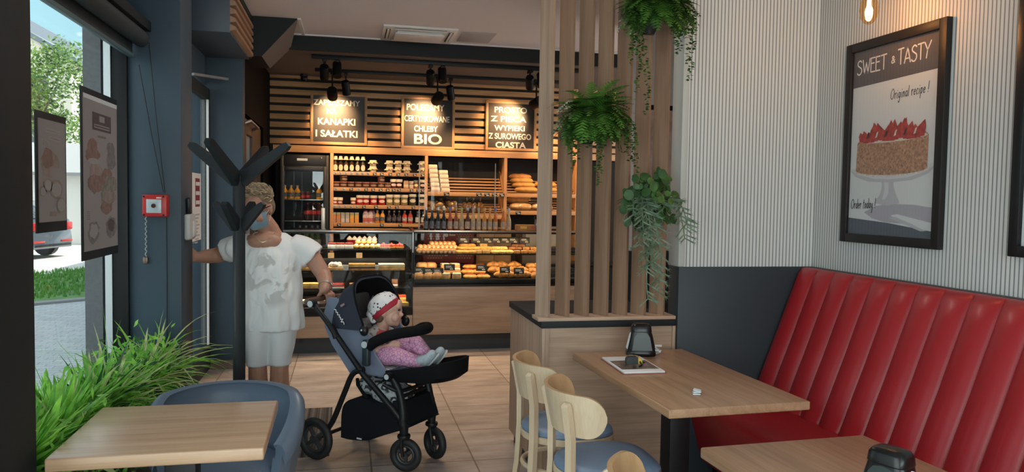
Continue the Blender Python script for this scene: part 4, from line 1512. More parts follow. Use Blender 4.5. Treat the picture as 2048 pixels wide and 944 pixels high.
# notice sheet on the door glass
nt_ = T('door_notice', 'white notice sheet with a plum red box on the entrance door glass', 'notice', (-1.23, 6.4, 1.5))
q0, q1 = at(384, 480, X=-1.184), at(404, 348, X=-1.184)
ya_, yb_ = q0.y - .12, at(402, 410, X=-1.184).y
MB().box(-1.188, -1.184, ya_, yb_, at(384, 484, X=-1.184).z, q1.z).build('sheet', M['paper'], nt_)
mb = MB()
zt_ = q1.z
mb.box(-1.184, -1.1825, yb_ - .24, yb_ - .06, zt_ - .27, zt_ - .04)
mb.build('printed_box', mat('plum_print', (0.22, 0.03, 0.045), 0.7), nt_)
mb = MB()
for k in range(3):
    mb.box(-1.1825, -1.1818, yb_ - .225, yb_ - .075, zt_ - .10 - .075 * k, zt_ - .07 - .075 * k)
mb.build('printed_lines', M['paper'], nt_)
mb = MB()
for k in range(9):
    mb.box(-1.184, -1.1832, yb_ - .25, yb_ - .07 - .04 * (k % 3), zt_ - .34 - .028 * k, zt_ - .328 - .028 * k)
mb.build('small_print', mat('grey_print', (0.42, 0.42, 0.44), 0.8), nt_)

# ------------------------------------------------------------------ air curtain over the door
ac = T('air_curtain', 'dark box with a louvred wooden side hanging over the entrance', 'air curtain', (-1.02, 6.5, 2.73))
mb = MB().box(-1.2, -0.845, 5.93, 7.055, 2.735, 3.12, .003)
mb.build('housing', mat('blue_grey_housing', (0.055, 0.078, 0.105), 0.5), ac)
MB().box(-.846, -.825, 5.93, 7.055, 3.07, 3.12, .002).box(-.846, -.825, 7.02, 7.055, 2.74, 3.08, .002).build('grille_frame', M['dark_paint'], ac)
for k in range(5):
    z = 2.762 + .060 * k
    MB().prism([(-.845, 5.935, z - .012), (-.845, 5.935, z + .036), (-.806, 5.935, z + .020), (-.806, 5.935, z - .006)], (0, 1.08, 0)).build('louvre', wood('grille_wood', (0.30, 0.17, 0.10), (0.42, 0.25, 0.15), 'Y', 0.5, 1.0, 14) if k == 0 else bpy.data.materials['grille_wood'], ac, smooth=False)

# ------------------------------------------------------------------ coat stand
cs = T('coat_stand', 'black coat stand with eight flat upward arms in front of the woman', 'coat stand', (-0.515, 3.9, 0))
cx, cy = -0.515, 3.9
CSM = mat('black_coat_stand', (0.010, 0.013, 0.016), 0.5, spec=.3)
Rp = Matrix.Rotation(radians(24), 3, 'Z')
MB().obox((cx, cy, .83), (.048, .048, 1.62), Rp, .003).build('pole', CSM, cs)
MB().cyl((cx, cy, 0), (cx, cy, .022), .20, .20, 36).build('base', CSM, cs)


def stand_arm(az, z0, z1, rad, wdt):
    d = V((cos(az), sin(az), 0))
    s = V((-sin(az), cos(az), 0)) * .015
    a, b_ = V((cx, cy, z0)) + d * .015, V((cx, cy, z1)) + d * rad
    ax_ = (b_ - a).normalized()
    up = s.cross(ax_).normalized()
    if up.z < 0:
        up = -up
    h0, h1 = wdt, wdt * .55
    ring = lambda c, h: [c - s - up * h / 2, c + s - up * h / 2, c + s + up * h / 2, c - s + up * h / 2]
    return MB().loft([ring(a, h0), ring(b_ - ax_ * .02, h1), ring(b_, h1 * .6)])


azs = [atan2(.1, -.234), atan2(-.234, -.1), atan2(-.1, .234), atan2(.234, .1)]
for az in azs:
    stand_arm(az, 1.620, 1.795, .262, .068).build('arm', CSM, cs, smooth=False)
azl = [atan2(.05, -.12), atan2(-.12, -.05), atan2(-.05, .12), atan2(.12, .05)]
for az in azl:
    stand_arm(az, 1.395, 1.510, .130, .058).build('arm', CSM, cs, smooth=False)
p = V((cx, cy, 1.455)) + V((-.05, -.12, 0)).normalized() * .05 + V((-.012, -.004, 0))
MB().cyl(p + V((0, -.018, 0)), p + V((0, -.03, 0)), .006, .006, 10).build('screw', M['steel'], cs)

# ------------------------------------------------------------------ blue tub chair behind the square table (opening towards the table)
TUB = mat('grey_blue_leatherette', (0.105, 0.142, 0.195), 0.42, bump=0.05, bscale=240, coat=0.1)
tb = T('tub_chair', 'blue grey upholstered tub chair behind the square table', 'armchair', (-0.475, 3.24, 0))
tx, ty = -0.480, 3.26


def tub_rows():
    n = 48
    rows = []
    for i in range(n + 1):
        a = radians(-38) + radians(256) * i / n       # from the right front, round the back, to the left front
        k = abs(i / n - .5) * 2
        top = .728 - .035 * k ** 2 - .15 * max(0, k - .55) ** 1.3 / .45 ** 1.3 * .9
        rows.append((a, top))
    return rows


mb = MB()
rings = []
for a, top in tub_rows():
    d = V((cos(a), sin(a), 0))
    def P(r, z):
        return V((tx, ty, 0)) + V((d.x * r * 1.03, d.y * r * .95, z))
    sec = [P(.200, .30), P(.215, .34), P(.240, .50), P(.252, top - .06), P(.255, top - .02), P(.243, top - .006), P(.264, top), P(.287, top - .005), P(.303, top - .028), P(.302, top - .08), P(.288, .52), P(.255, .32), P(.23, .285)]
    rings.append(sec)
mb.loft(rings)
mb.build('shell', TUB, tb, ang=50)
# piping seam round the inner rim
MB().tube([V((tx + cos(a) * .257 * 1.03, ty + sin(a) * .257 * .95, top - .010)) for a, top in tub_rows()], .0028, 6).build('piping', mat('dark_piping', (0.02, 0.03, 0.045), 0.5), tb)
ring = lambda s, z: [(tx + cos(a) * .215 * s, ty - .02 + sin(a) * .23 * s, z) for a in [2 * pi * k / 40 for k in range(40)]]
MB().loft([ring(.9, .30), ring(1.0, .315), ring(1.03, .37), ring(1.02, .43), ring(.95, .458), ring(.7, .47), ring(.1, .473)]).build('seat_cushion', TUB, tb)
for sx in (-1, 1):
    for sy in (-1, 1):
        MB().tube([(tx + sx * .17, ty - .02 + sy * .17, .30), (tx + sx * .22, ty - .02 + sy * .22, 0.0)], [.02, .012], 10).build('leg', M['black_m'], tb)

# ------------------------------------------------------------------ planter with artificial greenery along the window
pl = T('planter', 'long black planter full of bright grass and leafy greenery along the window', 'planter', (-1.06, 3.55, 0))
MB().box(-1.17, -0.93, 2.54, 4.585, 0, .50, .006).build('box', M['black_m'], pl)
LV = [leafmat('grass_bright', (0.32, 0.66, 0.10), trans=.5), leafmat('grass_mid', (0.18, 0.46, 0.07), trans=.45), leafmat('grass_dark', (0.035, 0.115, 0.035)), leafmat('variegated_edge', (0.52, 0.58, 0.26), trans=.4), leafmat('blue_green_leaf', (0.07, 0.16, 0.12)), leafmat('olive_leaf', (0.12, 0.14, 0.055))]
rn = random.Random(21)


def tidy(mb):
    """keep the leaves clear of the piers, the glass, the table edge and the tub chair"""
    for v in mb.bm.verts:
        c = v.co
        c.x = max(c.x, -1.165)
        if c.x < -.912:
            c.y = min(max(c.y, 2.535), 4.59)
        if 2.44 < c.y < 3.08 and c.z < .80:
            c.x = min(c.x, -.893)
        if 2.9 < c.y < 3.62 and c.z < .78:
            c.x = min(c.x, -.815)
    return mb


def clump(c, n, L, w, mi, spread=1.0, up=1.0, droop=1.2, ybias=0.0, xbias=.0):
    mb = MB()
    for i in range(n):
        a = rn.random() * 2 * pi
        el = rn.uniform(.45, 1.45) * up
        d = V((cos(a) * cos(el) * spread + xbias, sin(a) * cos(el) * spread + ybias, sin(el)))
        m = rn.choice(mi)
        p = V(c) + V((cos(a) * .03, sin(a) * .04, rn.uniform(-.03, .03)))
        mb.blade(p, d, L * rn.uniform(.65, 1.15), w * rn.uniform(.7, 1.2), droop * rn.uniform(.5, 1.3), seg=6, m=m)
    return mb


spots = [(-1.05, 2.66), (-1.04, 2.92), (-1.07, 3.18), (-1.03, 3.44), (-1.07, 3.72), (-1.03, 3.98), (-1.06, 4.22), (-1.03, 4.42)]
for k, (x, y) in enumerate(spots):
    wide = k in (0, 1, 2)
    mb = clump((x, y, .62 if k < 4 else (.58, .54, .50, .47)[k - 4]), 130 if wide else 150, .25 if wide else .27, .042 if wide else .024, (0, 0, 1, 1) if wide else (0, 1, 1, 3, 2), spread=.9, droop=.6 if wide else 1.1, xbias=.0 if wide else .10)
    tidy(mb).build('grass_tuft', LV, pl, smooth=False, norm=False)
for k, (x, y) in enumerate(((-0.99, 3.05), (-0.97, 3.55), (-0.98, 4.1), (-0.98, 4.40))):
    mb = clump((x, y, .60), 34, .42, .017, (3, 3, 1, 0), spread=1.0, up=.85, droop=1.25, xbias=.45)
    tidy(mb).build('variegated_tuft', LV, pl, smooth=False, norm=False)
mb = MB()
for i in range(3400):
    y = rn.uniform(2.6, 4.5)
    x = rn.uniform(-1.16, -.88)
    z = .56 + abs(rn.gauss(0, .10)) - max(0, x + .98) * .5
    u = V((rn.gauss(.2, 1), rn.gauss(-.1, 1), rn.gauss(.6, .7))).normalized() * rn.uniform(.03, .055)
    w = u.cross(V((rn.gauss(0, 1), rn.gauss(0, 1), rn.gauss(0, 1)))).normalized() * u.length * rn.uniform(.2, .35)
    p = V((x, y, z))
    mb.poly([p - u * .5, p + w * .7, p + u * .6, p - w * .7], m=rn.choice((0, 0, 1, 1, 2)))
tidy(mb).build('leafy_filling', LV, pl, smooth=False, norm=False)
# dark leafy filling hanging over the edge
mb = MB()
for i in range(3600):
    y = rn.uniform(2.62, 4.50)
    x = rn.uniform(-1.16, -.86)
    z = rn.uniform(.40, .66) - max(0, x + .98) * .9
    u = V((rn.gauss(.3, 1), rn.gauss(-.3, 1), rn.gauss(.2, .7))).normalized() * rn.uniform(.025, .05)
    w = u.cross(V((rn.gauss(0, 1), rn.gauss(0, 1), rn.gauss(0, 1)))).normalized() * u.length * rn.uniform(.25, .45)
    p = V((x, y, z))
    mb.poly([p - u * .5, p + w * .7, p + u * .6, p - w * .7], m=rn.choice((2, 2, 2, 4, 1) if y < 3.5 else (2, 2, 5, 4)))
tidy(mb).build('ivy_leaves', LV, pl, smooth=False, norm=False)
mb = MB()
for i in range(46):
    y = rn.uniform(2.6, 4.5)
    mb.blade((-1.0, y, .60), (rn.uniform(.2, 1.0), rn.uniform(-.7, .5), rn.uniform(.1, .7)), rn.uniform(.2, .36), .010, 1.8, seg=7, m=rn.choice((4, 3, 4, 2)))
tidy(mb).build('fine_grass', LV, pl, smooth=False, norm=False)

# ------------------------------------------------------------------ door mat
mm = bpy.data.materials.new('ribbed_mat')
mm.use_nodes = True
nt = mm.node_tree
b = nt.nodes['Principled BSDF']
b.inputs['Roughness'].default_value = 0.95
tc = nd(nt, 'ShaderNodeTexCoord')
mp = nd(nt, 'ShaderNodeMapping')
mp.inputs['Scale'].default_value = (42, 0.0, 0)
nt.links.new(tc.outputs['Object'], mp.inputs[0])
nz = nd(nt, 'ShaderNodeTexNoise')
nz.inputs['Scale'].default_value = 1.0
nz.inputs['Detail'].default_value = 2
nt.links.new(mp.outputs[0], nz.inputs['Vector'])
rp = nd(nt, 'ShaderNodeValToRGB')
rp.color_ramp.interpolation = 'LINEAR'
rp.color_ramp.elements[0].position = 0.44
rp.color_ramp.elements[0].color = (0.02, 0.018, 0.017, 1)
rp.color_ramp.elements[1].position = 0.58
rp.color_ramp.elements[1].color = (0.13, 0.12, 0.112, 1)
nt.links.new(nz.outputs[0], rp.inputs[0])
nt.links.new(rp.outputs[0], b.inputs['Base Color'])
tag(MB().box(-0.895, -0.095, 4.58, 5.63, 0.0, 0.008, .002).build('door_mat', mm), 'dark ribbed entrance mat on the tiles behind the stroller wheel', 'mat')
# ================================================================== bakery
# ------------------------------------------------------------------ back wall: battens, header, blackboards
mb = MB().box(-0.9, 3.6, 9.47, 9.5, 2.08, 2.975, m=0)
for k in range(9):
    z = 2.168 + .0965 * k
    mb.box(-0.9, 3.6, 9.44, 9.47, z, z + .063, .002, m=1)
S('wall_back_battens', mb, [M['dark_gap'], M['shelf_w']])
S('wall_far', MB().box(2.5, 5.0, 6.5, 6.6, 1.1, 3.12), mat('white_side_wall', (0.62, 0.62, 0.60), 0.8))
S('wall_wainscot', MB().box(2.5, 5.0, 6.49, 6.6, 0, 1.1), M['panel'])
fp_ = T('framed_poster', 'dark framed picture glimpsed between the last two slats of the screen', 'picture', (2.95, 6.48, 1.7))
MB().box(2.62, 3.20, 6.465, 6.5, 1.62, 2.42, .004).build('frame', M['black_p'], fp_)
MB().box(2.665, 3.155, 6.462, 6.466, 1.665, 2.375).build('poster_sheet', mat('pale_pink_print', (0.52, 0.40, 0.36), 0.7, var=0.4, vscale=5), fp_)

CHALK = mat('chalk_white', (0.62, 0.58, 0.51), 0.85)
BOARD = mat('blackboard', (0.022, 0.014, 0.009), 0.45, spec=.45)
BFR = wood('board_frame_wood', (0.38, 0.19, 0.075), (0.52, 0.28, 0.12), 'X', 0.5, 1.2, 14)


def letters(text, x, z, h, y, parent, name, width=None, mat_=None, shear=0.0, bold=0.0):
    cu = bpy.data.curves.new('txt', 'FONT')
    cu.body = text
    cu.size = h / 0.72
    cu.align_x = 'CENTER'
    cu.extrude = 0.0012
    cu.offset = bold
    cu.shear = shear
    ob = bpy.data.objects.new('txt', cu)
    COL.objects.link(ob)
    dg = bpy.context.evaluated_depsgraph_get()
    me = bpy.data.meshes.new_from_object(ob.evaluated_get(dg))
    bpy.data.objects.remove(ob)
    out = MB()
    out.bm.from_mesh(me)
    xs = [v.co.x for v in out.bm.verts]
    k = (width / (max(xs) - min(xs))) if width else 1.0
    xm = (max(xs) + min(xs)) / 2
    for v in out.bm.verts:
        v.co = V((x + (v.co.x - xm) * k, y - v.co.z, z + v.co.y))
    return out


def blackboard(label, pxa, pxb, lines):
    A, B = at(*pxa, Y=9.42), at(*pxb, Y=9.42)
    x0, x1, z1, z0 = A.x, B.x, A.z, B.z
    t = T('blackboard_sign', label, 'sign', ((x0 + x1) / 2, 9.42, z0))
    f = .032
    MB().box(x0, x1, 9.415, 9.44, z0, z0 + f, .002).box(x0, x1, 9.415, 9.44, z1 - f, z1, .002).box(x0, x0 + f, 9.415, 9.44, z0 + f, z1 - f, .002).box(x1 - f, x1, 9.415, 9.44, z0 + f, z1 - f, .002).build('frame', BFR, t)
    MB().box(x0 + f * .9, x1 - f * .9, 9.428, 9.439, z0 + f * .9, z1 - f * .9).build('board', BOARD, t)
    W_, H_ = x1 - x0, z1 - z0
    for s, cx, cz, hh, ww, bold in lines:
        m = letters(s, x0 + W_ * cx, z1 - H_ * cz, H_ * hh, 9.4265, t, 'lettering', W_ * ww, bold=bold)
        m.build('lettering', CHALK, t, smooth=False, norm=False)


blackboard('chalk sign with KANAPKI on it, leftmost of the three blackboards', (621, 184), (734, 291.5),
           [('ZAPRASZAMY', .46, .235, .105, .82, .002), ('NA', .37, .40, .10, .17, .002), ('KANAPKI', .46, .61, .125, .66, .003), ('I SAŁATKI', .46, .845, .13, .74, .003)])
blackboard('chalk sign with BIO on it, middle of the three blackboards', (803, 191.5), (909, 299.5),
           [('POLECAMY', .45, .26, .12, .70, .002), ('CERTYFIKOWANE', .48, .475, .115, .84, .001), ('CHLEBY', .46, .665, .11, .44, .002), ('BIO', .50, .90, .19, .52, .004)])
blackboard('chalk sign with CIASTA on it, rightmost of the three blackboards', (972, 200), (1072, 303),
           [('PROSTO', .49, .235, .115, .64, .002), ('Z PIECA', .45, .415, .11, .70, .002), ('WYPIEKI', .47, .595, .105, .60, .002), ('Z SUROWEGO', .48, .765, .115, .84, .002), ('CIASTA', .50, .94, .115, .60, .003)])

# ------------------------------------------------------------------ the long shelving unit
su = T('shelving_unit', 'long warm wood shelving unit filling the wall behind the counter', 'shelving', (1.2, 9.55, 0))
H0 = at(600, 302, Y=9.4).z
MB().box(-0.86, 3.6, 9.40, 9.44, 2.068, 2.150, .002).build('header', M['shelf_w'], su)
MB().box(-0.86, 3.6, 9.74, 9.76, 0.0, 2.07).build('back_panel', M['dark_gap'], su)
STX = [-0.182, 0.955, 1.955, 2.90]
for x in STX:
    MB().box(x - .02, x + .02, 9.40, 9.74, 0.0, 2.068, .002).build('upright', M['stile_w'], su)
TAG = mat('black_price_tag', (0.012, 0.012, 0.012), 0.5)
TAGW = mat('grey_price_tag', (0.34, 0.34, 0.35), 0.5)
INK = mat('white_tag_writing', (0.75, 0.74, 0.70), 0.7)
shelf_z = {}


def shelf(zf, x0, x1, tags, key):
    z = zf
    s = MB().box(x0, x1, 9.40, 9.74, z - .045, z, .002).build('shelf', M['shelf_w'], su)
    shelf_z[key] = z
    for px, kind in tags:
        c = at(px, 400, Y=9.398).x
        k = MB().box(c - .022, c + .022, 9.394, 9.40, z - .040, z - .006, .001).build('price_tag', TAG if kind == 'b' else TAGW, s)
        w = MB()
        w.box(c - .016, c + .010, 9.3928, 9.394, z - .017, z - .013).box(c - .008, c + .016, 9.3928, 9.394, z - .032, z - .025)
        w.build('price_writing', INK if kind == 'b' else TAG, k)


shelf(at(760, 344.5, Y=9.4).z, -.16, .935, [(670, 'w'), (680, 'w'), (691, 'w'), (702, 'w'), (713, 'w'), (724, 'w'), (735, 'w'), (749, 'b'), (763, 'b'), (780, 'b'), (796, 'b'), (812, 'b'), (829, 'b'), (845, 'b')], 1)
shelf(at(760, 376, Y=9.4).z, -.16, .935, [(671, 'w'), (687, 'w'), (702, 'b'), (717, 'w'), (732, 'b'), (746, 'b'), (761, 'b'), (775, 'b'), (787, 'b'), (798, 'b'), (823, 'b'), (836, 'b'), (845, 'b')], 2)
shelf(at(760, 410.5, Y=9.4).z, -.16, .935, [(669, 'w'), (679, 'w'), (690, 'w'), (701, 'w'), (713, 'w'), (728, 'b'), (752, 'b'), (778, 'b'), (794, 'b'), (827, 'b')], 3)
shelf(at(760, 446.5, Y=9.4).z, -.16, .935, [(678, 'b'), (764, 'b'), (801, 'b')], 4)

# sloping slatted bread racks in the next bays
def rack(zf, zb, x0, x1, tags):
    r = MB()
    n = 6
    for k in range(n):
        u = k / (n - 1)
        z = zf + (zb - zf) * u
        y = 9.42 + .27 * u
        r.box(x0, x1, y - .019, y + .012, z - .012, z + .006, .003)
    r.box(x0, x1, 9.395, 9.412, zf - .035, zf + .016, .002)
    o = r.build('bread_rack', M['shelf_w'], su)
    for px in tags:
        c = at(px, 388, Y=9.39).x
        k = MB().box(c - .034, c + .034, 9.384, 9.392, zf - .032, zf + .008, .001).build('price_tag', TAG, o)
        MB().box(c - .026, c + .012, 9.3828, 9.384, zf - .006, zf - .001).box(c - .01, c + .024, 9.3828, 9.384, zf - .024, zf - .016).build('price_writing', INK, k)


zr1f, zr1b = at(930, 387, Y=9.41).z, at(930, 357, Y=9.68).z
rack(zr1f, zr1b, .975, 1.935, (893, 958, 974, 989, 1004))
zr2f, zr2b = at(930, 432, Y=9.41).z, at(930, 408, Y=9.68).z
rack(zr2f, zr2b, .975, 1.935, ())
rack(at(1040, 389, Y=9.41).z, at(1040, 362, Y=9.68).z, 1.975, 2.88, ())
rack(at(1040, 424, Y=9.41).z, at(1040, 400, Y=9.68).z, 1.975, 2.88, (1037,))
for x in (1.935, 1.975):
    for zf, zb in ((zr1f, zr1b), (zr2f, zr2b)):
        MB().prism([(x - .006, 9.395, zf - .03), (x - .006, 9.395, zf + .02), (x - .006, 9.45, zf + .05), (x - .006, 9.55, zf + .13), (x - .006, 9.62, zf + .27), (x - .006, 9.73, zf + .30), (x - .006, 9.73, zf - .03)], (.012, 0, 0)).build('side_bracket', M['stile_w'], su)

# ------------------------------------------------------------------ jars, cartons and bottles
PM = {}


def pmat(key, col, rough=.35, **kw):
    if key not in PM:
        PM[key] = mat(key, col, rough, **kw)
    return PM[key]


CREAM = pmat('cream_label', (0.62, 0.52, 0.36), .6)
PINKL = pmat('pinkish_label', (0.62, 0.46, 0.40), .6)
WLID = pmat('cream_white_lid', (0.64, 0.56, 0.46), .45)
PROTO = {}


def place(kind, maker, name, label, cat, group, loc, rz=0.0, scale=None):
    if kind not in PROTO:
        o = maker(name)
        PROTO[kind] = o
        o.location = loc
        o.rotation_euler = (0, 0, rz)
        if scale:
            o.scale = scale
        tag(o, label, cat, group)
        return o
    o = dup(PROTO[kind], loc, rz, label, group, scale if scale else (1, 1, 1))
    return o


def jar_maker(r, h, body, lid, label_m, lid_h=.022, neck=.9, lr=1.04, lab=(.35, .75), belly=1.0):
    def mk(name):
        t = T(name, None, None)
        hb = h - lid_h
        MB().lathe([(r * .82, 0), (r * .95, .004), (r * belly, hb * .3), (r * belly, hb * .7), (r * neck, hb * .93), (r * neck * .95, hb + .001)], seg=16).build('jar_body', body, t, world=False)
        MB().lathe([(r * lr, hb), (r * lr * 1.02, hb + .003), (r * lr * 1.02, h - .004), (r * lr * .95, h)], seg=16).build('lid', lid, t, world=False)
        if label_m is not None:
            mb = MB().wrap(r * belly * 1.02, hb * lab[0], hb * lab[1], .85)
            mb.build('label', label_m, t, world=False, smooth=False)
        return t
    return mk


def cloth_jar(name):
    t = T(name, None, None)
    MB().lathe([(.032, 0), (.038, .004), (.038, .034), (.034, .045)], seg=16).build('jar_body', pmat('honey_jar', (0.50, 0.36, 0.20), .25), t, world=False)
    rings = []
    for k, (rr, z, w) in enumerate(((.054, .034, .012), (.050, .042, .006), (.043, .050, .0), (.042, .066, 0), (.036, .072, 0), (.004, .074, 0))):
        rings.append([((rr + w * sin(7 * a)) * cos(a), (rr + w * sin(7 * a)) * sin(a), z + w * .5 * cos(7 * a)) for a in [2 * pi * i / 42 for i in range(42)]])
    MB().loft(rings).build('cloth_cover', pmat('cream_cloth', (0.66, 0.55, 0.38), .8), t, world=False)
    return t


def tall_bottle(name):
    t = T(name, None, None)
    MB().lathe([(.026, 0), (.030, .004), (.030, .085), (.024, .108), (.011, .128), (.010, .150)], seg=16).build('bottle_body', pmat('dark_syrup', (0.035, 0.018, 0.010), .12), t, world=False)
    mb = MB().wrap(.0307, .010, .084, .95)
    mb.build('label', CREAM, t, world=False, smooth=False)
    mb = MB()
    rings = []
    for rr, z in ((.030, .142), (.024, .158), (.022, .176), (.018, .186), (.003, .188)):
        rings.append([((rr * (1 + (.12 * sin(6 * a) if z < .15 else 0))) * cos(a), (rr * (1 + (.12 * sin(6 * a) if z < .15 else 0))) * sin(a), z) for a in [2 * pi * i / 24 for i in range(24)]])
    mb.loft(rings).build('cloth_cap', pmat('cream_cloth', (0.66, 0.55, 0.38), .8), t, world=False)
    return t


YS = 9.455
sh = 'the top shelf'
for i, px in enumerate((671, 681.5, 692, 703.5, 715, 726)):
    x = at(px, 340, Y=YS).x
    place('tall_bottle', tall_bottle, 'syrup_bottle', f'slim bottle with cream cap and label, {ORD[i]} from the left on the top shelf', 'bottle', 'slim capped bottles on the top shelf', (x, YS, shelf_z[1]))
tl = 0
for px in (746, 779, 796.5, 813.5, 844.5):
    x = at(px, 340, Y=YS).x
    for lv in (0, 1):
        place('cloth_jar', cloth_jar, 'honey_jar', f'cloth-covered jar, {"upper" if lv else "lower"} of the {ORD[tl]} stack from the left on the top shelf', 'jar', 'cloth-covered jars on the top shelf', (x, YS, shelf_z[1] + lv * .0745), rz=.4 * lv)
    tl += 1
bj = jar_maker(.046, .070, pmat('dark_spread', (0.085, 0.040, 0.026), .2), pmat('copper_lid', (0.30, 0.13, 0.09), .3, metal=.5), pmat('brown_label', (0.24, 0.13, 0.085), .6), lid_h=.016)
for i, px in enumerate((672.5, 687, 702, 717, 732, 747, 762, 775.5)):
    x = at(px, 372, Y=YS).x
    place('brown_jar', bj, 'spread_jar', f'squat brown jar, {ORD[i]} from the left on the second shelf', 'jar', 'squat brown jars on the second shelf', (x, YS, shelf_z[2]))
    if i in (1, 6):
        place('brown_jar', bj, 'spread_jar', f'squat brown jar stacked on the {ORD[i]} jar of the second shelf', 'jar', 'squat brown jars on the second shelf', (x, YS, shelf_z[2] + .0705), rz=.5)
wj = jar_maker(.040, .112, pmat('plum_jam', (0.055, 0.012, 0.012), .15), WLID, PINKL, lid_h=.034)
for i, px in enumerate((787, 798, 845)):
    place('white_lid_jar', wj, 'jam_jar', f'dark jam jar with broad cream lid, {ORD[i]} from the left on the second shelf', 'jar', 'cream-lidded jam jars on the second shelf', (at(px, 372, Y=YS).x, YS, shelf_z[2]))


def packet(name):
    t = T(name, None, None)
    MB().box(-.032, .032, -.02, .02, 0, .098, .010, seg=3).build('packet', pmat('tan_packet', (0.46, 0.28, 0.15), .5, var=.25, vscale=30), t, world=False)
    MB().box(-.026, .026, -.0212, -.019, .02, .05).build('label', CREAM, t, world=False)
    return t


place('tan_packet', packet, 'packet', 'tan paper packet between the jam jars on the second shelf', 'packet', None, (at(812, 372, Y=YS).x, YS, shelf_z[2]))
sj = jar_maker(.027, .046, pmat('pale_spread', (0.46, 0.30, 0.20), .3), WLID, PINKL, lid_h=.02)
for lv in (0, 1):
    place('small_jar', sj, 'small_jar', f'little cream-lidded jar, {"upper" if lv else "lower"} of two stacked right of the tan packet', 'jar', 'little stacked jars on the second shelf', (at(822.5, 372, Y=YS).x, YS, shelf_z[2] + lv * .0465))
place('grey_lid_jar', jar_maker(.032, .105, pmat('amber_jar', (0.26, 0.13, 0.05), .15), pmat('grey_lid', (0.26, 0.28, 0.27), .4), CREAM, lid_h=.028), 'jar', 'amber jar with a grey lid near the right end of the second shelf', 'jar', None, (at(832, 372, Y=YS + .03).x, YS + .03, shelf_z[2]))
sj3 = jar_maker(.032, .088, pmat('pink_jam', (0.25, 0.08, 0.06), .15), WLID, PINKL, lid_h=.034)
for i, px in enumerate((669.5, 680, 706.5)):
    place('pink_jar', sj3, 'jam_jar', f'small jar with deep cream lid, {ORD[i]} from the left on the third shelf', 'jar', 'small jam jars on the third shelf', (at(px, 408, Y=YS).x, YS, shelf_z[3]))
rj = jar_maker(.044, .118, pmat('red_jam', (0.30, 0.015, 0.012), .12), WLID, PINKL, lid_h=.032)
for i, px in enumerate((720, 732, 747.5, 763.5)):
    place('red_jar', rj, 'jam_jar', f'red jam jar with cream lid, {ORD[i]} of four on the third shelf', 'jar', 'red jam jars on the third shelf', (at(px, 408, Y=YS).x, YS, shelf_z[3]))
oj = jar_maker(.044, .132, pmat('pickle_olive', (0.20, 0.15, 0.055), .12), WLID, CREAM, lid_h=.034)
for i, px in enumerate((779, 793.5, 808.5)):
    place('olive_jar', oj, 'pickle_jar', f'olive pickle jar with cream lid, {ORD[i]} of three on the third shelf', 'jar', 'olive pickle jars on the third shelf', (at(px, 408, Y=YS).x, YS, shelf_z[3]))
dj = jar_maker(.046, .142, pmat('dark_pickle', (0.045, 0.040, 0.022), .12), WLID, CREAM, lid_h=.032)
for i, px in enumerate((825, 843.5)):
    place('dark_jar', dj, 'pickle_jar', f'tall dark pickle jar with cream lid, {"left" if i == 0 else "right"} one of two ending the third shelf', 'jar', 'dark pickle jars on the third shelf', (at(px, 408, Y=YS).x, YS, shelf_z[3]))


def carton(col, col2):
    def mk(name):
        t = T(name, None, None)
        MB().box(-.024, .024, -.02, .02, 0, .125, .002).build('carton_body', col, t, world=False)
        MB().box(-.020, .020, -.0212, -.0195, .012, .055).build('picture_panel', col2, t, world=False)
        MB().box(-.024, .024, -.0205, .0205, .098, .126, .002).build('carton_top', pmat('pale_carton_top', (0.42, 0.40, 0.24), .5), t, world=False)
        return t
    return mk


OR_, GR_, YE_ = pmat('orange_carton', (0.55, 0.19, 0.05), .5), pmat('silver_grey_carton', (0.36, 0.36, 0.34), .5), pmat('yellow_carton', (0.62, 0.36, 0.06), .5)
for i, (px, k) in enumerate(((668, 'o'), (677, 'o'), (686, 'g'), (695, 'g'), (704, 'y'), (713.5, 'y'))):
    nm = {'o': 'orange', 'g': 'silver grey', 'y': 'yellow'}[k]
    side = 'left' if i % 2 == 0 else 'right'
    place('carton' + k, carton({'o': OR_, 'g': GR_, 'y': YE_}[k], pmat('carton_picture_' + k, {'o': (0.36, 0.20, 0.12), 'g': (0.50, 0.42, 0.40), 'y': (0.66, 0.27, 0.05)}[k], .5)), 'juice_carton', f'{nm} juice carton on the lowest jar shelf, {side} one of its pair', 'carton', f'{nm} cartons on the lowest shelf', (at(px, 444, Y=YS).x, YS, shelf_z[4]))


def bottle_maker(r, h, body, lab, capm, liquid=None, neck=.33, shoulder=.58, lab_z=(.18, .48), cap_h=.02):
    def mk(name):
        t = T(name, None, None)
        rn_ = r * neck
        MB().lathe([(r * .85, 0), (r, .006), (r, h * shoulder), (r * .9, h * (shoulder + .06)), (rn_ * 1.2, h * (shoulder + .22)), (rn_, h * (shoulder + .3)), (rn_, h - cap_h)], seg=16).build('bottle_body', body, t, world=False)
        MB().lathe([(rn_ * 1.25, h - cap_h), (rn_ * 1.3, h - cap_h * .8), (rn_ * 1.2, h)], seg=12).build('cap', capm, t, world=False)
        if lab is not None:
            MB().lathe([(r * 1.012, h * lab_z[0]), (r * 1.02, h * (lab_z[0] + .01)), (r * 1.02, h * (lab_z[1] - .01)), (r * 1.012, h * lab_z[1])], seg=16).build('label', lab, t, world=False)
        return t
    return mk


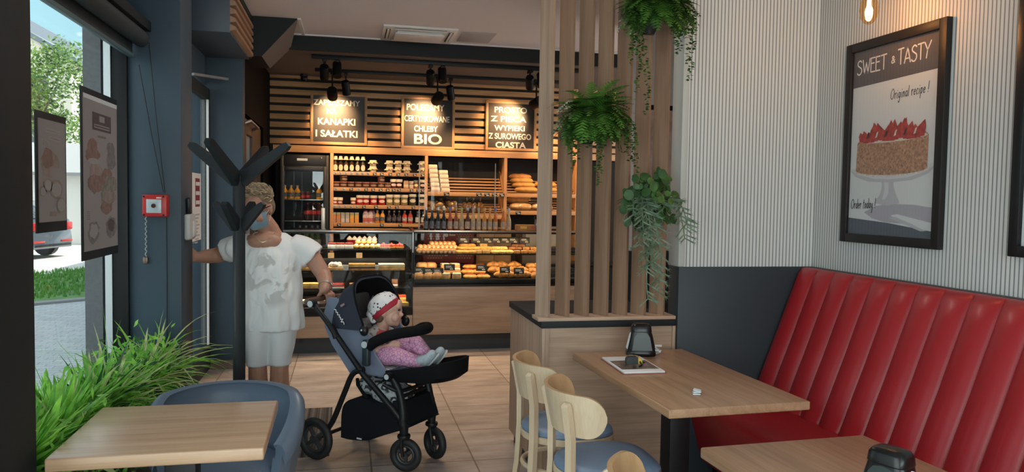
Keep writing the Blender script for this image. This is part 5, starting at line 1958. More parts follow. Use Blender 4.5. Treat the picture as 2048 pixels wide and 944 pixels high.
RC = pmat('red_cap', (0.42, 0.02, 0.02), .4)
GC = pmat('grey_cap', (0.36, 0.34, 0.33), .4)
WHB = pmat('white_red_bottle', (0.52, 0.42, 0.42), .4, var=.5, vscale=24)
for i, px in enumerate((731, 740.5, 746)):
    place('kefir', bottle_maker(.034 if i == 0 else .034, .155, WHB, pmat('red_white_label', (0.46, 0.12, 0.10), .5), RC, neck=.5, shoulder=.7, lab_z=(.1, .4)), 'drink_bottle', f'white and red bottle with red cap, {ORD[i]} of three on the lowest shelf', 'bottle', 'white and red bottles on the lowest shelf', (at(px, 444, Y=YS + (.05 if i == 2 else 0)).x, YS + (.05 if i == 2 else 0), shelf_z[4]))
ob_ = bottle_maker(.031, .158, pmat('orange_juice', (0.58, 0.26, 0.03), .15), pmat('black_white_label', (0.10, 0.10, 0.11), .4, var=.9, vscale=40), GC)
for i, px in enumerate((754.5, 765)):
    place('orange_bottle', ob_, 'juice_bottle', f'orange juice bottle with dark label, {"left" if i == 0 else "right"} of two on the lowest shelf', 'bottle', 'orange juice bottles on the lowest shelf', (at(px, 444, Y=YS).x, YS, shelf_z[4]))
db_ = bottle_maker(.029, .155, pmat('dark_drink', (0.020, 0.012, 0.012), .12), pmat('dark_red_blue_label', (0.06, 0.05, 0.07), .4, var=.9, vscale=40), GC)
for i, px in enumerate((778, 788, 798)):
    place('dark_drink', db_, 'drink_bottle', f'dark drink bottle, {ORD[i]} of three between orange and red ones on the lowest shelf', 'bottle', 'dark drink bottles on the lowest shelf', (at(px, 444, Y=YS).x, YS, shelf_z[4]))
rb_ = bottle_maker(.031, .156, pmat('red_drink', (0.42, 0.05, 0.03), .15), pmat('pale_red_label', (0.36, 0.28, 0.27), .4, var=.7, vscale=40), GC)
for i, px in enumerate((809, 820.5)):
    place('red_bottle', rb_, 'drink_bottle', f'red drink bottle, {"left" if i == 0 else "right"} of two on the lowest shelf', 'bottle', 'red drink bottles on the lowest shelf', (at(px, 444, Y=YS).x, YS, shelf_z[4]))
ub_ = bottle_maker(.028, .150, pmat('dark_water', (0.030, 0.030, 0.034), .12), pmat('white_water_label', (0.46, 0.47, 0.48), .4), GC, lab_z=(.1, .5))
for i, px in enumerate((835, 846)):
    place('white_label_bottle', ub_, 'water_bottle', f'dark bottle with a white label, {"left" if i == 0 else "right"} of two ending the lowest shelf', 'bottle', 'white-labelled bottles on the lowest shelf', (at(px, 444, Y=YS).x, YS, shelf_z[4]))

# ------------------------------------------------------------------ drinks fridge
fr_ = T('drinks_fridge', 'tall black glass-door drinks fridge left of the jar shelves', 'fridge', (-.49, 9.55, 0))
fx0, fx1, fzt = -.775, -.215, 2.035
mb = MB().box(fx0, fx0 + .04, 9.36, 9.725, 0, fzt, .003).box(fx1 - .04, fx1, 9.36, 9.725, 0, fzt, .003).box(fx0, fx1, 9.69, 9.725, 0, fzt).box(fx0 + .04, fx1 - .04, 9.36, 9.69, 1.90, fzt, .003).box(fx0 + .04, fx1 - .04, 9.36, 9.69, 0, .35, .003)
mb.build('cabinet', M['black_p'], fr_)
dr = MB().box(fx0 + .005, fx0 + .05, 9.325, 9.36, .36, 1.90, .003).box(fx1 - .065, fx1 - .02, 9.325, 9.36, .36, 1.90, .003).box(fx0 + .05, fx1 - .065, 9.325, 9.36, 1.84, 1.90, .002).box(fx0 + .05, fx1 - .065, 9.325, 9.36, .36, .43, .002).build('door', M['black_p'], fr_)
MB().box(fx0 + .05, fx1 - .065, 9.34, 9.346, .43, 1.84).build('door_glass', M['fridge_glass'], dr)
hA, hB = at(650, 416, Y=9.31), at(644, 457, Y=9.31)
MB().box(hB.x - .01, hA.x, 9.300, 9.325, hB.z, hA.z, .005).build('handle', M['alu'], dr)
L0, L1 = at(594, 321, Y=9.355), at(615, 317, Y=9.355)
MB().box(L0.x, L1.x, 9.352, 9.36, L0.z, L1.z).build('name_bar', M['paper'], fr_)
K = at(642, 316, Y=9.355)
MB().ball((K.x, 9.356, K.z), (.014, .008, .014), 12).build('lock_knob', M['steel'], fr_)
fz = []
for k, py in enumerate((398.5, 441.0)):
    z = at(605, py, Y=9.45).z
    fz.append(z)
    MB().box(fx0 + .04, fx1 - .04, 9.38, 9.69, z - .012, z, .002).build('shelf', M['steel'], fr_)
MB().box(fx0 + .04, fx1 - .04, 9.38, 9.69, .86, .872, .002).build('shelf', M['steel'], fr_)
mb = MB()
for k in range(30):
    z = .9 + .03 * k
    mb.box(fx0 + .04, fx0 + .048, 9.38, 9.388, z, z + .014)
mb.build('shelf_rail', M['steel'], fr_)
fb = bottle_maker(.036, .165, pmat('orange_juice', (0.58, 0.26, 0.03), .15), pmat('black_white_label', (0.1, .1, .11), .4), GC)
for i, px in enumerate((569.5, 582, 594.5, 638.5)):
    place('fridge_orange', fb, 'juice_bottle', f'orange juice bottle in the fridge, {ORD[i]} from the left on its upper shelf', 'bottle', 'orange juice bottles in the fridge', (at(px, 396, Y=9.45).x, 9.45, fz[0]))
cn = lambda name: (lambda t: (MB().lathe([(.026, 0), (.030, .006), (.030, .085), (.024, .095)], seg=16).build('can_body', pmat('dark_can', (0.05, 0.02, 0.02), .3), t, world=False), MB().lathe([(.0305, .02), (.0306, .022), (.0306, .048), (.0305, .05)], seg=16).build('label', pmat('red_label', (0.45, 0.03, 0.03), .4), t, world=False), t)[-1])(T(name, None, None))
for i, px in enumerate((605.5, 615)):
    place('fridge_can', cn, 'drink_can', f'dark can with a red band in the fridge, {"left" if i == 0 else "right"} of two', 'can', 'red-banded cans in the fridge', (at(px, 396, Y=9.45).x, 9.45, fz[0]))
cb_ = bottle_maker(.040, .215, pmat('cola', (0.028, 0.010, 0.008), .12), pmat('cola_red_label', (0.48, 0.03, 0.035), .4), RC, lab_z=(.36, .56), shoulder=.62)
for i, px in enumerate((615, 626.5, 638)):
    place('cola', cb_, 'cola_bottle', f'dark cola bottle with red label, {ORD[i]} of three on the lower fridge shelf', 'bottle', 'cola bottles in the fridge', (at(px, 439, Y=9.45).x, 9.45, fz[1]))
gb_ = bottle_maker(.036, .20, pmat('green_bottle', (0.05, 0.10, 0.04), .12), pmat('pale_green_label', (0.40, 0.44, 0.36), .4), GC)
for i, px in enumerate((600, 612, 624, 636)):
    place('green_bottle', gb_, 'water_bottle', f'green bottle, {ORD[i]} from the left at the bottom of the visible fridge shelves', 'bottle', 'green bottles in the fridge', (at(px, 470, Y=9.45).x, 9.45, .872 + .05 * 0), scale=(1, 1, 1.6))
fl = bpy.data.lights.new('fridge_light', 'AREA')
fl.energy = 1.0
fl.size = .4
fl.color = (1, .95, .85)
flo = bpy.data.objects.new('fridge_light', fl)
COL.objects.link(flo)
flo.parent = fr_
flo.location = (0, -.02 - .05, 1.88)

# ------------------------------------------------------------------ breads on the racks
CR = [mat('loaf_golden', (0.50, 0.24, 0.055), .55, var=.3, vscale=12, bump=.25, bscale=60), mat('loaf_brown', (0.36, 0.15, 0.035), .6, var=.3, vscale=14, bump=.3, bscale=60), mat('loaf_pale', (0.62, 0.38, 0.14), .55, var=.25, vscale=14, bump=.2, bscale=60)]
CLEARBAG = glass('clear_bag', (0.93, 0.90, 0.86), 2.5, .15)


def loaf(kind, L, w, h, m):
    def mk(name):
        t = T(name, None, None)
        rings = []
        n = 14
        for i in range(n + 1):
            u = -1 + 2 * i / n
            k = max(.06, (1 - abs(u) ** 3.0) ** .5)
            rings.append([(u * L / 2, cos(a) * w / 2 * k, h * .45 + sin(a) * (h * .55 if sin(a) > 0 else h * .45) * k * (1 + .04 * sin(9 * u))) for a in [2 * pi * j / 16 for j in range(16)]])
        MB().loft(rings).build('crust', m, t, world=False)
        return t
    return mk


def loaf_at(kind, mk, name, label, cat, group, px, py, y, rz=0.0):
    p = at(px, py, Y=y)
    return place(kind, mk, name, label, cat, group, (p.x, y, p.z), rz)


lm = loaf('loaf', .31, .14, .085, CR[0])
lb = loaf('loafb', .31, .14, .080, CR[1])
loaf_at('loafb', lb, 'bread_loaf', 'browner loaf on top of the stack of bread in the right bay', 'bread', 'stacked loaves on the right rack', 1040, 360, 9.56)
for i, (px, py) in enumerate(((1043, 368), (1047, 377), (1052, 386))):
    loaf_at('loaf', lm, 'bread_loaf', f'golden loaf, {ORD[i + 1]} from the top of the bread stack in the right bay', 'bread', 'stacked loaves on the right rack', px, py, 9.50 - .02 * i)
for i, (px, py) in enumerate(((1090, 376), (1092, 386))):
    loaf_at('loaf', lm, 'bread_loaf', f'golden loaf beside the stack, partly behind the first slat, {"upper" if i == 0 else "lower"} one', 'bread', 'stacked loaves on the right rack', px, py, 9.50)
for i, (px, py) in enumerate(((1038, 401), (1034, 407))):
    loaf_at('loafb', lb, 'bread_loaf', f'brown loaf lying under the upper rack of the right bay, {"upper" if i == 0 else "lower"} of two', 'bread', 'brown loaves on the lower rack', px, py, 9.58 - .03 * i)


def bagged(L, w, h, m, twist=True):
    def mk(name):
        t = loaf('x', L, w, h, m)(name)
        rings = []
        for i in range(15):
            u = -1 + 2 * i / 14
            k = max(.08, (1 - abs(u) ** 3.4) ** .5) * 1.10
            rings.append([(u * L * .54, cos(a) * w / 2 * k * (1 + .05 * sin(5 * a + 7 * u)), h * .46 + sin(a) * h * .56 * k * (1 + .05 * sin(6 * a + 9 * u))) for a in [2 * pi * j / 18 for j in range(18)]])
        MB().loft(rings).build('plastic_bag', CLEARBAG, t, world=False)
        return t
    return mk


bg = bagged(.30, .15, .10, CR[2])
for i, (px, py) in enumerate(((1041, 421), (1083, 422))):
    loaf_at('bag_loaf', bg, 'bagged_bread', f'pale loaf in clear plastic on the lower right rack, {"left" if i == 0 else "right"} of two', 'bread', 'bagged loaves on the lower rack', px, py, 9.47)


def toast(name):
    t = T(name, None, None)
    MB().box(-.055, .055, -.10, .10, 0, .055, .012, seg=3).build('bread_pack', mat('toast_pack_white', (0.66, 0.56, 0.42), .5, var=.15, vscale=20) if 'toast_pack_white' not in bpy.data.materials else bpy.data.materials['toast_pack_white'], t, world=False)
    MB().box(-.056, .056, -.101, -.098, .0, .022, .001).build('printed_band', pmat('mauve_band', (0.40, 0.30, 0.28), .5), t, world=False)
    return t


for s, (px, n, py) in enumerate(((869, 6, 383), (889, 5, 385))):
    p = at(px, py, Y=9.50)
    for k in range(n):
        place('toast', toast, 'sliced_bread_pack', f'white pack of sliced bread, {ORD[k]} from the bottom of the {"left" if s == 0 else "right"} stack', 'bread', 'packs of sliced bread on the upper rack', (p.x - .006 * k * (1 if s == 0 else 1), 9.50 + .008 * k, p.z + .0445 * k * 1.25))


def roll_bag(name):
    t = T(name, None, None)
    rn_ = random.Random(5)
    m = MB()
    for k in range(9):
        m.ball((rn_.uniform(-.05, .05), rn_.uniform(-.04, .04), .03 + rn_.uniform(0, .09)), (.040, .034, .028), 10)
    m.build('rolls', CR[2], t, world=False)
    rings = []
    for rr, z in ((.05, .0), (.085, .02), (.095, .07), (.085, .12), (.05, .15), (.02, .165), (.035, .19)):
        rings.append([(rr * (1 + .08 * sin(5 * a + z * 40)) * cos(a), rr * .8 * sin(a), z) for a in [2 * pi * i / 20 for i in range(20)]])
    MB().loft(rings).build('plastic_bag', CLEARBAG, t, world=False)
    return t


for i, (px, py) in enumerate(((867, 424), (882, 427), (903, 424))):
    p = at(px, py, Y=9.47 + (.06 if i != 1 else 0))
    place('roll_bag', roll_bag, 'bag_of_rolls', f'clear bag of golden rolls under the sliced bread, {ORD[i]} from the left', 'bread', 'bags of rolls on the lower rack', (p.x, 9.47 + (.06 if i != 1 else 0), p.z), rz=i * 1.1)


def pretzel_bag(name):
    t = T(name, None, None)
    rn_ = random.Random(6)
    m = MB()
    for k in range(10):
        c = V((rn_.uniform(-.035, .035), rn_.uniform(-.025, .025), .02 + rn_.uniform(0, .08)))
        m.tube([c + V((cos(a) * .018, 0.006 * sin(2 * a), sin(a) * .018)) for a in [2 * pi * j / 10 for j in range(10)]], .006, 6, closed=True)
    m.build('rings_of_pastry', CR[0], t, world=False)
    rings = []
    for rr, z in ((.035, .0), (.055, .02), (.060, .06), (.045, .10), (.012, .122), (.010, .128), (.030, .17), (.034, .18)):
        rings.append([(rr * (1 + .12 * sin(5 * a + z * 40)) * cos(a) + (z - .128 if z > .128 else 0) * .5, rr * .7 * sin(a), z) for a in [2 * pi * i / 20 for i in range(20)]])
    MB().loft(rings).build('plastic_bag', CLEARBAG, t, world=False)
    return t


for i, px in enumerate((934, 946, 960)):
    p = at(px, 426, Y=9.48)
    place('pretzel_bag', pretzel_bag, 'bag_of_pastry', f'tied clear bag of small pastry rings on the rack, {ORD[i]} of three', 'bread', 'tied bags on the lower rack', (p.x, 9.48, p.z), rz=i * .7, scale=(1.15, 1.15, 1.25))

# ------------------------------------------------------------------ the counter: wood front and two glass cases
ct = T('bakery_counter', 'long wood-fronted bakery counter with a dark plinth', 'counter', (1.0, 7.9, 0))
MB().box(.652, 2.45, 7.60, 7.62, .168, .655, .001).build('front_panel', M['lam_x'], ct)
MB().box(-.60, .648, 7.60, 7.62, .160, .375, .001).build('front_panel', M['lam_x'], ct)
MB().box(-.60, 2.45, 7.66, 8.3, .0, .165).build('plinth', mat('slate_plinth', (0.045, 0.053, 0.062), .5), ct)
MB().box(-.60, .648, 7.622, 8.3, .165, .372).box(.652, 2.45, 7.622, 8.3, .165, .652).build('carcass', M['black_wall'], ct)


def display_case(name, label, x0, x1, z0, z1, base_z, shelves, tint):
    t = T(name, label, 'display case', ((x0 + x1) / 2, 7.9, base_z))
    MB().box(x0, x1, 7.595, 8.25, base_z, z0, .002).build('base', M['black_p'], t)
    mb = MB()
    for x in (x0, x1 - .02):
        mb.box(x, x + .02, 8.21, 8.25, z0, z1)
    mb.box(x0, x1, 7.60, 7.618, z1 - .030, z1 - .012).box(x0, x1, 8.21, 8.25, z1 - .04, z1 - .012)
    mb.box(x0, x0 + .010, 7.60, 7.612, z0, z1 - .012).box(x1 - .012, x1, 7.60, 7.612, z0, z1 - .012)
    mb.build('frame', M['black_p'], t)
    MB().box(x0 + .01, x1 - .012, 7.600, 7.605, z0, z1 - .03).build('front_glass', M['case_glass'], t)
    MB().box(x0 + .001, x0 + .005, 7.61, 8.21, z0, z1 - .02).build('side_glass', M['case_glass'], t)
    MB().box(x1 - .005, x1 - .001, 7.61, 8.21, z0, z1 - .02).build('side_glass', M['case_glass'], t)
    for z, ya in shelves:
        MB().box(x0 + .01, x1 - .015, ya, 8.2, z - .014, z, .001).build('shelf', M['black_p'], t)
    for zl in [z1 - .02] + [z for z, ya in shelves]:
        l = bpy.data.lights.new('case_light', 'AREA')
        l.shape = 'RECTANGLE'
        l.size, l.size_y = (x1 - x0) * .95, .03
        l.energy = CASE_W * (x1 - x0)
        l.color = tint
        o = bpy.data.objects.new('case_light', l)
        COL.objects.link(o)
        o.parent = t
        o.location = (0, (7.68 if zl > z1 - .03 else 7.72) - 7.9, zl - .018 - base_z)
        o.rotation_euler = (radians(14), 0, 0)
    return t


CASE_W = 2.7
YP = 7.74
zs_r1 = at(950, 507, Y=YP).z
zs_r2 = at(950, 557, Y=YP - .04).z
rc = display_case('bread_case', 'glass bread and pastry case on the right of the counter', .655, 2.45, .672, 1.222, .655, [(zs_r1, 7.70)], (1.0, .72, .40))
MB().box(.655, 2.45, 7.59, 8.26, 1.210, 1.222, .001).build('top_board', glass('case_top_glass', (0.80, 0.70, 0.58), 1.2), rc)
MB().box(.655, 2.45, 7.585, 7.60, 1.206, 1.224, .002).build('top_edge', mat('copper_steel_edge', (0.62, 0.50, 0.40), .25, metal=1.0), rc)
zs_l = [at(720, 497.5, Y=YP).z, at(720, 539.5, Y=YP).z, at(720, 575.0, Y=YP).z]
lc = display_case('cake_case', 'glass cake case on the left of the counter, partly behind the stroller', -.60, .648, .455, 1.214, .372, [(zs_l[0], 7.68), (zs_l[1], 7.68), (zs_l[2], 7.68)], (1.0, .80, .55))
MB().box(-.60, .648, 7.59, 8.26, 1.205, 1.214, .001).build('top_board', glass('cake_top_glass', (0.82, 0.80, 0.76), 1.2), lc)
MB().box(-.60, .648, 7.585, 7.60, 1.200, 1.216, .002).build('top_edge', M['steel'], lc)
MB().box(.640, .652, 7.588, 7.600, 1.00, 1.206, .002).build('corner_profile', M['alu'], lc)

# bottles on top of the counter
zt = 1.2225
SC_ = pmat('silver_cap', (0.55, 0.53, 0.50), .35, metal=.6)
LBL = pmat('pale_bottle_label', (0.40, 0.31, 0.23), .45, var=.5, vscale=60)
LBD = pmat('dark_bottle_label', (0.11, 0.12, 0.13), .45, var=.8, vscale=60)


def slim(body, cap_m, lab):
    return bottle_maker(.026, .232, body, lab, cap_m, neck=.42, shoulder=.42, lab_z=(.06, .38), cap_h=.03)


drinks = [(852, 'dark', (0.012, 0.014, 0.018), SC_), (864, 'dark', (0.012, 0.014, 0.018), SC_), (876, 'dark', (0.012, 0.014, 0.018), SC_), (887.5, 'dark', (0.012, 0.014, 0.018), SC_), (900, 'ruby', (0.34, 0.07, 0.03), pmat('blue_cap', (0.06, 0.14, 0.36), .4)), (912, 'plum', (0.22, 0.06, 0.03), pmat('gold_cap', (0.50, 0.30, 0.08), .4)), (923, 'clear', (0.42, 0.30, 0.15), pmat('lime_cap', (0.36, 0.40, 0.10), .4)), (935, 'purple', (0.075, 0.022, 0.018), pmat('pale_blue_cap', (0.30, 0.38, 0.48), .4)), (946, 'clear', (0.42, 0.23, 0.11), GC), (957, 'clear', (0.42, 0.23, 0.11), GC), (968.5, 'amber', (0.44, 0.20, 0.04), pmat('gold_cap', (0.5, .3, .08), .4)), (979.5, 'amber', (0.44, 0.20, 0.04), pmat('gold_cap', (0.5, .3, .08), .4)), (990.5, 'orange', (0.44, 0.13, 0.02), pmat('blue_cap', (0.06, 0.14, 0.36), .4)), (1006, 'orange', (0.44, 0.13, 0.02), pmat('gold_cap', (0.5, .3, .08), .4)), (1017, 'pale', (0.46, 0.32, 0.17), pmat('pale_blue_cap', (0.3, .38, .48), .4))]
for i, (px, nm, col, capm) in enumerate(drinks):
    p = at(px, 461, Y=7.78)
    place('drink_' + nm + capm.name, slim(pmat('drink_' + nm + '_' + str(col[0]), col, .10), capm, LBD if nm == 'dark' else LBL), 'soda_bottle', f'{nm} slim bottle on the glass counter top, {ORD[i]} from the left of the row', 'bottle', 'slim drink bottles on the counter', (p.x, 7.78, zt))
ga, gb2 = at(839, 319, Y=7.97), at(991, 326, Y=7.97)
gs = T('glass_screen', 'clear upright glass screen standing on the counter behind the row of bottles', 'screen', ((ga.x + gb2.x) / 2, 7.97, zt))
MB().box(ga.x + .004, gb2.x - .004, 7.966, 7.974, zt, ga.z - .02).build('glass_pane', M['case_glass'], gs)
for x in (ga.x, gb2.x):
    MB().box(x - .004, x + .004, 7.962, 7.978, zt, ga.z - .02, .001).build('polished_edge', mat('pale_glass_edge', (0.40, 0.38, 0.35), .3) if 'pale_glass_edge' not in bpy.data.materials else bpy.data.materials['pale_glass_edge'], gs)
bxp = at(1056, 460, Y=7.85)
tb_ = T('cardboard_tray', 'low cardboard tray with a yellow panel on the counter by the first slat', 'box', (bxp.x, 7.85, zt))
MB().box(-.13, .13, -.07, .07, 0, .058, .003).build('tray', pmat('brown_card', (0.30, 0.16, 0.07), .6), tb_, world=False)
MB().box(-.10, -.03, -.0715, -.069, .018, .045).build('yellow_panel', pmat('yellow_print', (0.60, 0.42, 0.05), .5), tb_, world=False)
MB().box(.02, .11, -.0715, -.069, .012, .045).build('red_print', pmat('red_print', (0.40, 0.08, 0.04), .5), tb_, world=False)
jp = at(1076, 460, Y=7.80)
place('counter_jar', jar_maker(.042, .15, pmat('grey_jar', (0.14, 0.14, 0.13), .2), M['black_p'], LBL, lid_h=.03), 'jar', 'dark-lidded grey jar on the counter, half behind the first slat', 'jar', None, (jp.x, 7.80, zt))

# ------------------------------------------------------------------ red crates and cupboard behind the cases
bk = T('back_worktop', 'dark low worktop behind the glass cases', 'worktop', (1.2, 8.9, 0))
MB().box(-.15, 3.2, 8.62, 9.1, 0, .765).build('body', M['dark_gap'], bk)
MB().box(-.15, 3.2, 8.60, 9.12, .765, .79, .002).build('worktop_slab', M['black_p'], bk)
CRT = mat('dark_red_crate', (0.16, 0.016, 0.016), .45)
CRD = mat('dark_crate_hole', (0.035, 0.006, 0.006), .6)


def crate(name):
    t = T(name, None, None)
    mb = MB().box(-.30, .30, 0, .38, 0, .012)
    mb.box(-.30, .30, 0, .012, 0, .215, .003).box(-.30, .30, .368, .38, 0, .215, .003).box(-.30, -.288, 0, .38, 0, .215, .003).box(.288, .30, 0, .38, 0, .215, .003)
    mb.box(-.306, .306, -.006, .386, .19, .218, .003)
    mb.build('crate_body', CRT, t, world=False)
    mb = MB()
    for cx in (-.16, .17):
        for r in range(3):
            for c in range(6):
                x, z = cx - .075 + .030 * c + (.015 if r % 2 else 0), .07 + .03 * r
                mb.prism([(x, -.0015, z - .011), (x + .011, -.0015, z), (x, -.0015, z + .011), (x - .011, -.0015, z)], (0, .001, 0))
    mb.build('vent_holes', pmat('crate_hole_tan', (0.30, 0.16, 0.09), .6), t, world=False)
    mb = MB()
    mb.prism([(-.03 + cos(a) * .022, -.003, .115 + sin(a) * .022) for a in [2 * pi * k / 16 for k in range(16)]], (0, .002, 0))
    for k in range(5):
        mb.box(.005 + .014 * k, .015 + .014 * k, -.003, -.001, .106, .124 + (.006 if k == 0 else 0))
    mb.build('crate_mark', pmat('crate_white_mark', (0.55, 0.48, 0.42), .6), t, world=False)
    return t


for i, py in enumerate((473, 517)):
    zc = at(895, py, Y=8.64).z - .115
for i, z in enumerate((1.012, .792)):
    place('crate', crate, 'bread_crate', f'dark red plastic crate behind the pastry, {"upper" if i == 0 else "lower"} of the stack', 'crate', 'red crates behind the counter', (1.145, 8.64, z))
cu_ = T('back_cupboard', 'warm wood cupboard behind the pastry, right of the red crates', 'cupboard', (1.68, 8.8, .79))
MB().box(1.47, 1.88, 8.66, 9.05, .79, 1.20, .003).build('body', M['stile_w'], cu_)
MB().box(1.50, 1.67, 8.65, 8.66, .82, 1.17, .002).build('door', M['shelf_w'], cu_)
MB().box(1.68, 1.85, 8.65, 8.66, .82, 1.17, .002).build('door', M['shelf_w'], cu_)
mw = T('bread_slicer', 'dark framed machine with a pale window behind the right end of the pastry', 'machine', (2.25, 8.8, .79))
MB().box(2.02, 2.55, 8.68, 9.05, .79, 1.22, .004).build('body', pmat('taupe_metal', (0.26, 0.19, 0.14), .4), mw)
MB().box(2.06, 2.50, 8.672, 8.682, .98, 1.17).build('window', pmat('pale_window', (0.60, 0.48, 0.34), .3), mw)
MB().obox((2.26, 8.66, 1.09), (.022, .02, .26), Matrix.Rotation(radians(35), 3, 'Y'), .004).build('lever', M['black_p'], mw)

# ------------------------------------------------------------------ pastries
BK = {
    'roll': mat('roll_crust', (0.56, 0.29, 0.115), .5, var=.35, vscale=20, bump=.2, bscale=50),
    'sugar': mat('sugar_icing', (0.78, 0.66, 0.50), .5, var=.1, vscale=30),
    'butter': mat('butter_pastry', (0.58, 0.31, 0.085), .45, var=.4, vscale=25, bump=.25, bscale=50),
    'cheese': mat('cheese_slice', (0.68, 0.46, 0.16), .45, var=.3, vscale=22),
    'dark': mat('dark_bun', (0.26, 0.11, 0.045), .5, var=.35, vscale=22),
    'croissant': mat('croissant_crust', (0.46, 0.195, 0.05), .42, var=.5, vscale=26, bump=.3, bscale=40),
    'red': mat('red_filling', (0.48, 0.06, 0.02), .35, var=.3, vscale=40),
    'choc': mat('chocolate_layer', (0.075, 0.035, 0.022), .45),
    'cream': mat('cream_white', (0.78, 0.70, 0.60), .45, var=.1, vscale=30),
    'berry': mat('glazed_berry', (0.46, 0.035, 0.02), .2, var=.3, vscale=30, coat=.5),
    'jelly': mat('dark_red_jelly', (0.26, 0.015, 0.02), .2, coat=.4),
    'yellow': mat('yellow_glaze', (0.70, 0.42, 0.06), .3, coat=.3),
}


def mk_roll(name):
    t = T(name, None, None)
    m = MB()
    m.tube([(0, y, .026) for y in (-.062, -.058, -.045, 0, .045, .06, .064)], [.012, .021, .0255, .026, .0255, .018, .008], 14)
    m.build('crust', BK['roll'], t, world=False)
    m = MB().tube([(0, y, .026) for y in (-.0632, -.0626)], [.011, .010], 14)
    m.build('cream_end', BK['sugar'], t, world=False)
    return t


def mk_flat(key, rx, ry, rz_, top=None):
    def mk(name):
        t = T(name, None, None)
        n = 18
        rings = []
        for k, z in ((.80, 0), (1.0, rz_ * .35), (.97, rz_ * .62), (.7, rz_ * .92), (.25, rz_)):
            rings.append([(cos(a) * rx * k * (1 + .04 * sin(5 * a)), sin(a) * ry * k * (1 + .04 * cos(4 * a)), z) for a in [2 * pi * i / n for i in range(n)]])
        MB().loft(rings).build('crust', BK[key], t, world=False)
        if top:
            rings = []
            for k, z in ((.74, rz_ * .72), (.64, rz_ * 1.0), (.2, rz_ * 1.12)):
                rings.append([(cos(a) * rx * k * (1 + .2 * sin(3 * a)), sin(a) * ry * k, z) for a in [2 * pi * i / n for i in range(n)]])
            MB().loft(rings).build('filling', BK[top], t, world=False)
        return t
    return mk


def mk_slice(key, top, w, d, h):
    def mk(name):
        t = T(name, None, None)
        MB().box(-w / 2, w / 2, -d / 2, d / 2, 0, h * .72, .006).build('base', BK[key], t, world=False)
        MB().box(-w / 2 * .97, w / 2 * .97, -d / 2 * .97, d / 2 * .97, h * .7, h, .008, seg=3).build('topping', BK[top], t, world=False)
        return t
    return mk


def mk_croissant(name):
    t = T(name, None, None)
    m = MB()
    pts, rr = [], []
    n = 26
    for i in range(n + 1):
        u = -1 + 2 * i / n
        a = u * 1.25
        pts.append((sin(a) * .072, -.026 + cos(a) * .055, .036))
        rr.append(.040 * (1 - abs(u) ** 1.5 * .8) * (1 + .10 * abs(sin(u * 8.5))))
    m.tube(pts, rr, 12, up=(0, 0, 1))
    m.build('crust', BK['croissant'], t, world=False)
    return t


YR = YP


def put(kind, mk, name, label, group, px, z, y, rz=0.0, cat='pastry', scale=None):
    return place(kind, mk, name, label, cat, group, (at(px, 500, Y=y).x, y, z), rz, scale)


cnt = 0
for lv in (0, 1, 2):
    for i in range((9, 9, 6)[lv]):
        px = 838 + i * 8.55 + lv * 2.5 + (20 if lv == 2 else 0)
        y = YR + lv * .085
        place('roll', mk_roll, 'pastry_roll', f'glazed finger roll on the upper pastry shelf, {("front", "middle", "back")[lv]} row, {ORD[i]} from the left', 'pastry', 'finger rolls in the bread case', (at(px, 500, Y=y).x, y, zs_r1 + (0, .036, .066)[lv]))
rows = [('butter_flat', mk_flat('butter', .056, .050, .038), 'buttery flat pastry', 'butter', [(918, 0), (931, 0), (944, 0), (922, 1), (936, 1), (950, 1), (928, 2), (942, 2)]),
        ('cheese', mk_slice('butter', 'cheese', .082, .07, .036), 'yellow cheese-topped pastry', 'cheese', [(956, 0), (972, 0), (961, 1), (976, 1), (966, 2)]),
        ('cheese2', mk_flat('cheese', .054, .050, .040), 'pale yellow round pastry', 'pale', [(990, 0), (1004, 0), (1018, 0), (992, 1), (1006, 1)]),
        ('dark_bun', mk_flat('dark', .045, .045, .036), 'dark chocolate bun', 'dark', [(1024, 1), (1036, 1), (1030, 2), (1042, 2)]),
        ('flaky', mk_slice('croissant', 'butter', .07, .07, .034), 'flaky golden pastry', 'flaky', [(1034, 0), (1048, 0), (1062, 0), (1052, 1), (1066, 1), (1076, 0)])]
for kind, mk, nm, g_, spots_ in rows:
    for i, (px, lv) in enumerate(spots_):
        y = YR + lv * .085
        row = ('front', 'middle', 'back')[lv]
        same = [q for q, l2 in spots_ if l2 == lv]
        put(kind, mk, 'pastry', f'{nm} on the upper bread shelf, {row} row, {ORD[sorted(same).index(px)]} from the left', f'{nm}s in the bread case', px, zs_r1 + (0, .030, .055)[lv], y, rz=(i * 1.7) % .5 - .25)
YL = YP - .04
low = [('sandwich', mk_flat('roll', .064, .062, .072), 'round bread roll', [(838, 0), (856, 0), (874, 0), (842, 1), (860, 1), (845, 2), (862, 2)]),
       ('twist', mk_slice('roll', 'sugar', .09, .085, .060), 'sugar-topped bun', [(892, 0), (914, 0), (896, 1), (912, 1), (890, 2), (910, 2)]),
       ('pizza', mk_flat('butter', .075, .062, .045, 'red'), 'oval pastry with red filling', [(941, 0), (967, 0), (936, 1), (958, 1), (940, 2), (960, 2)]),
       ('croissant', mk_croissant, 'croissant', [(1002, 0), (1018, 0), (1036, 0), (1052, 0), (990, 1), (1006, 1), (1026, 1), (1044, 1), (988, 2), (1004, 2), (1030, 2)]),
       ('crescent_dark', mk_flat('croissant', .058, .052, .062), 'brown glazed bun', [(1072, 0), (1084, 0), (1066, 1), (1080, 1), (1062, 2), (1076, 2)])]
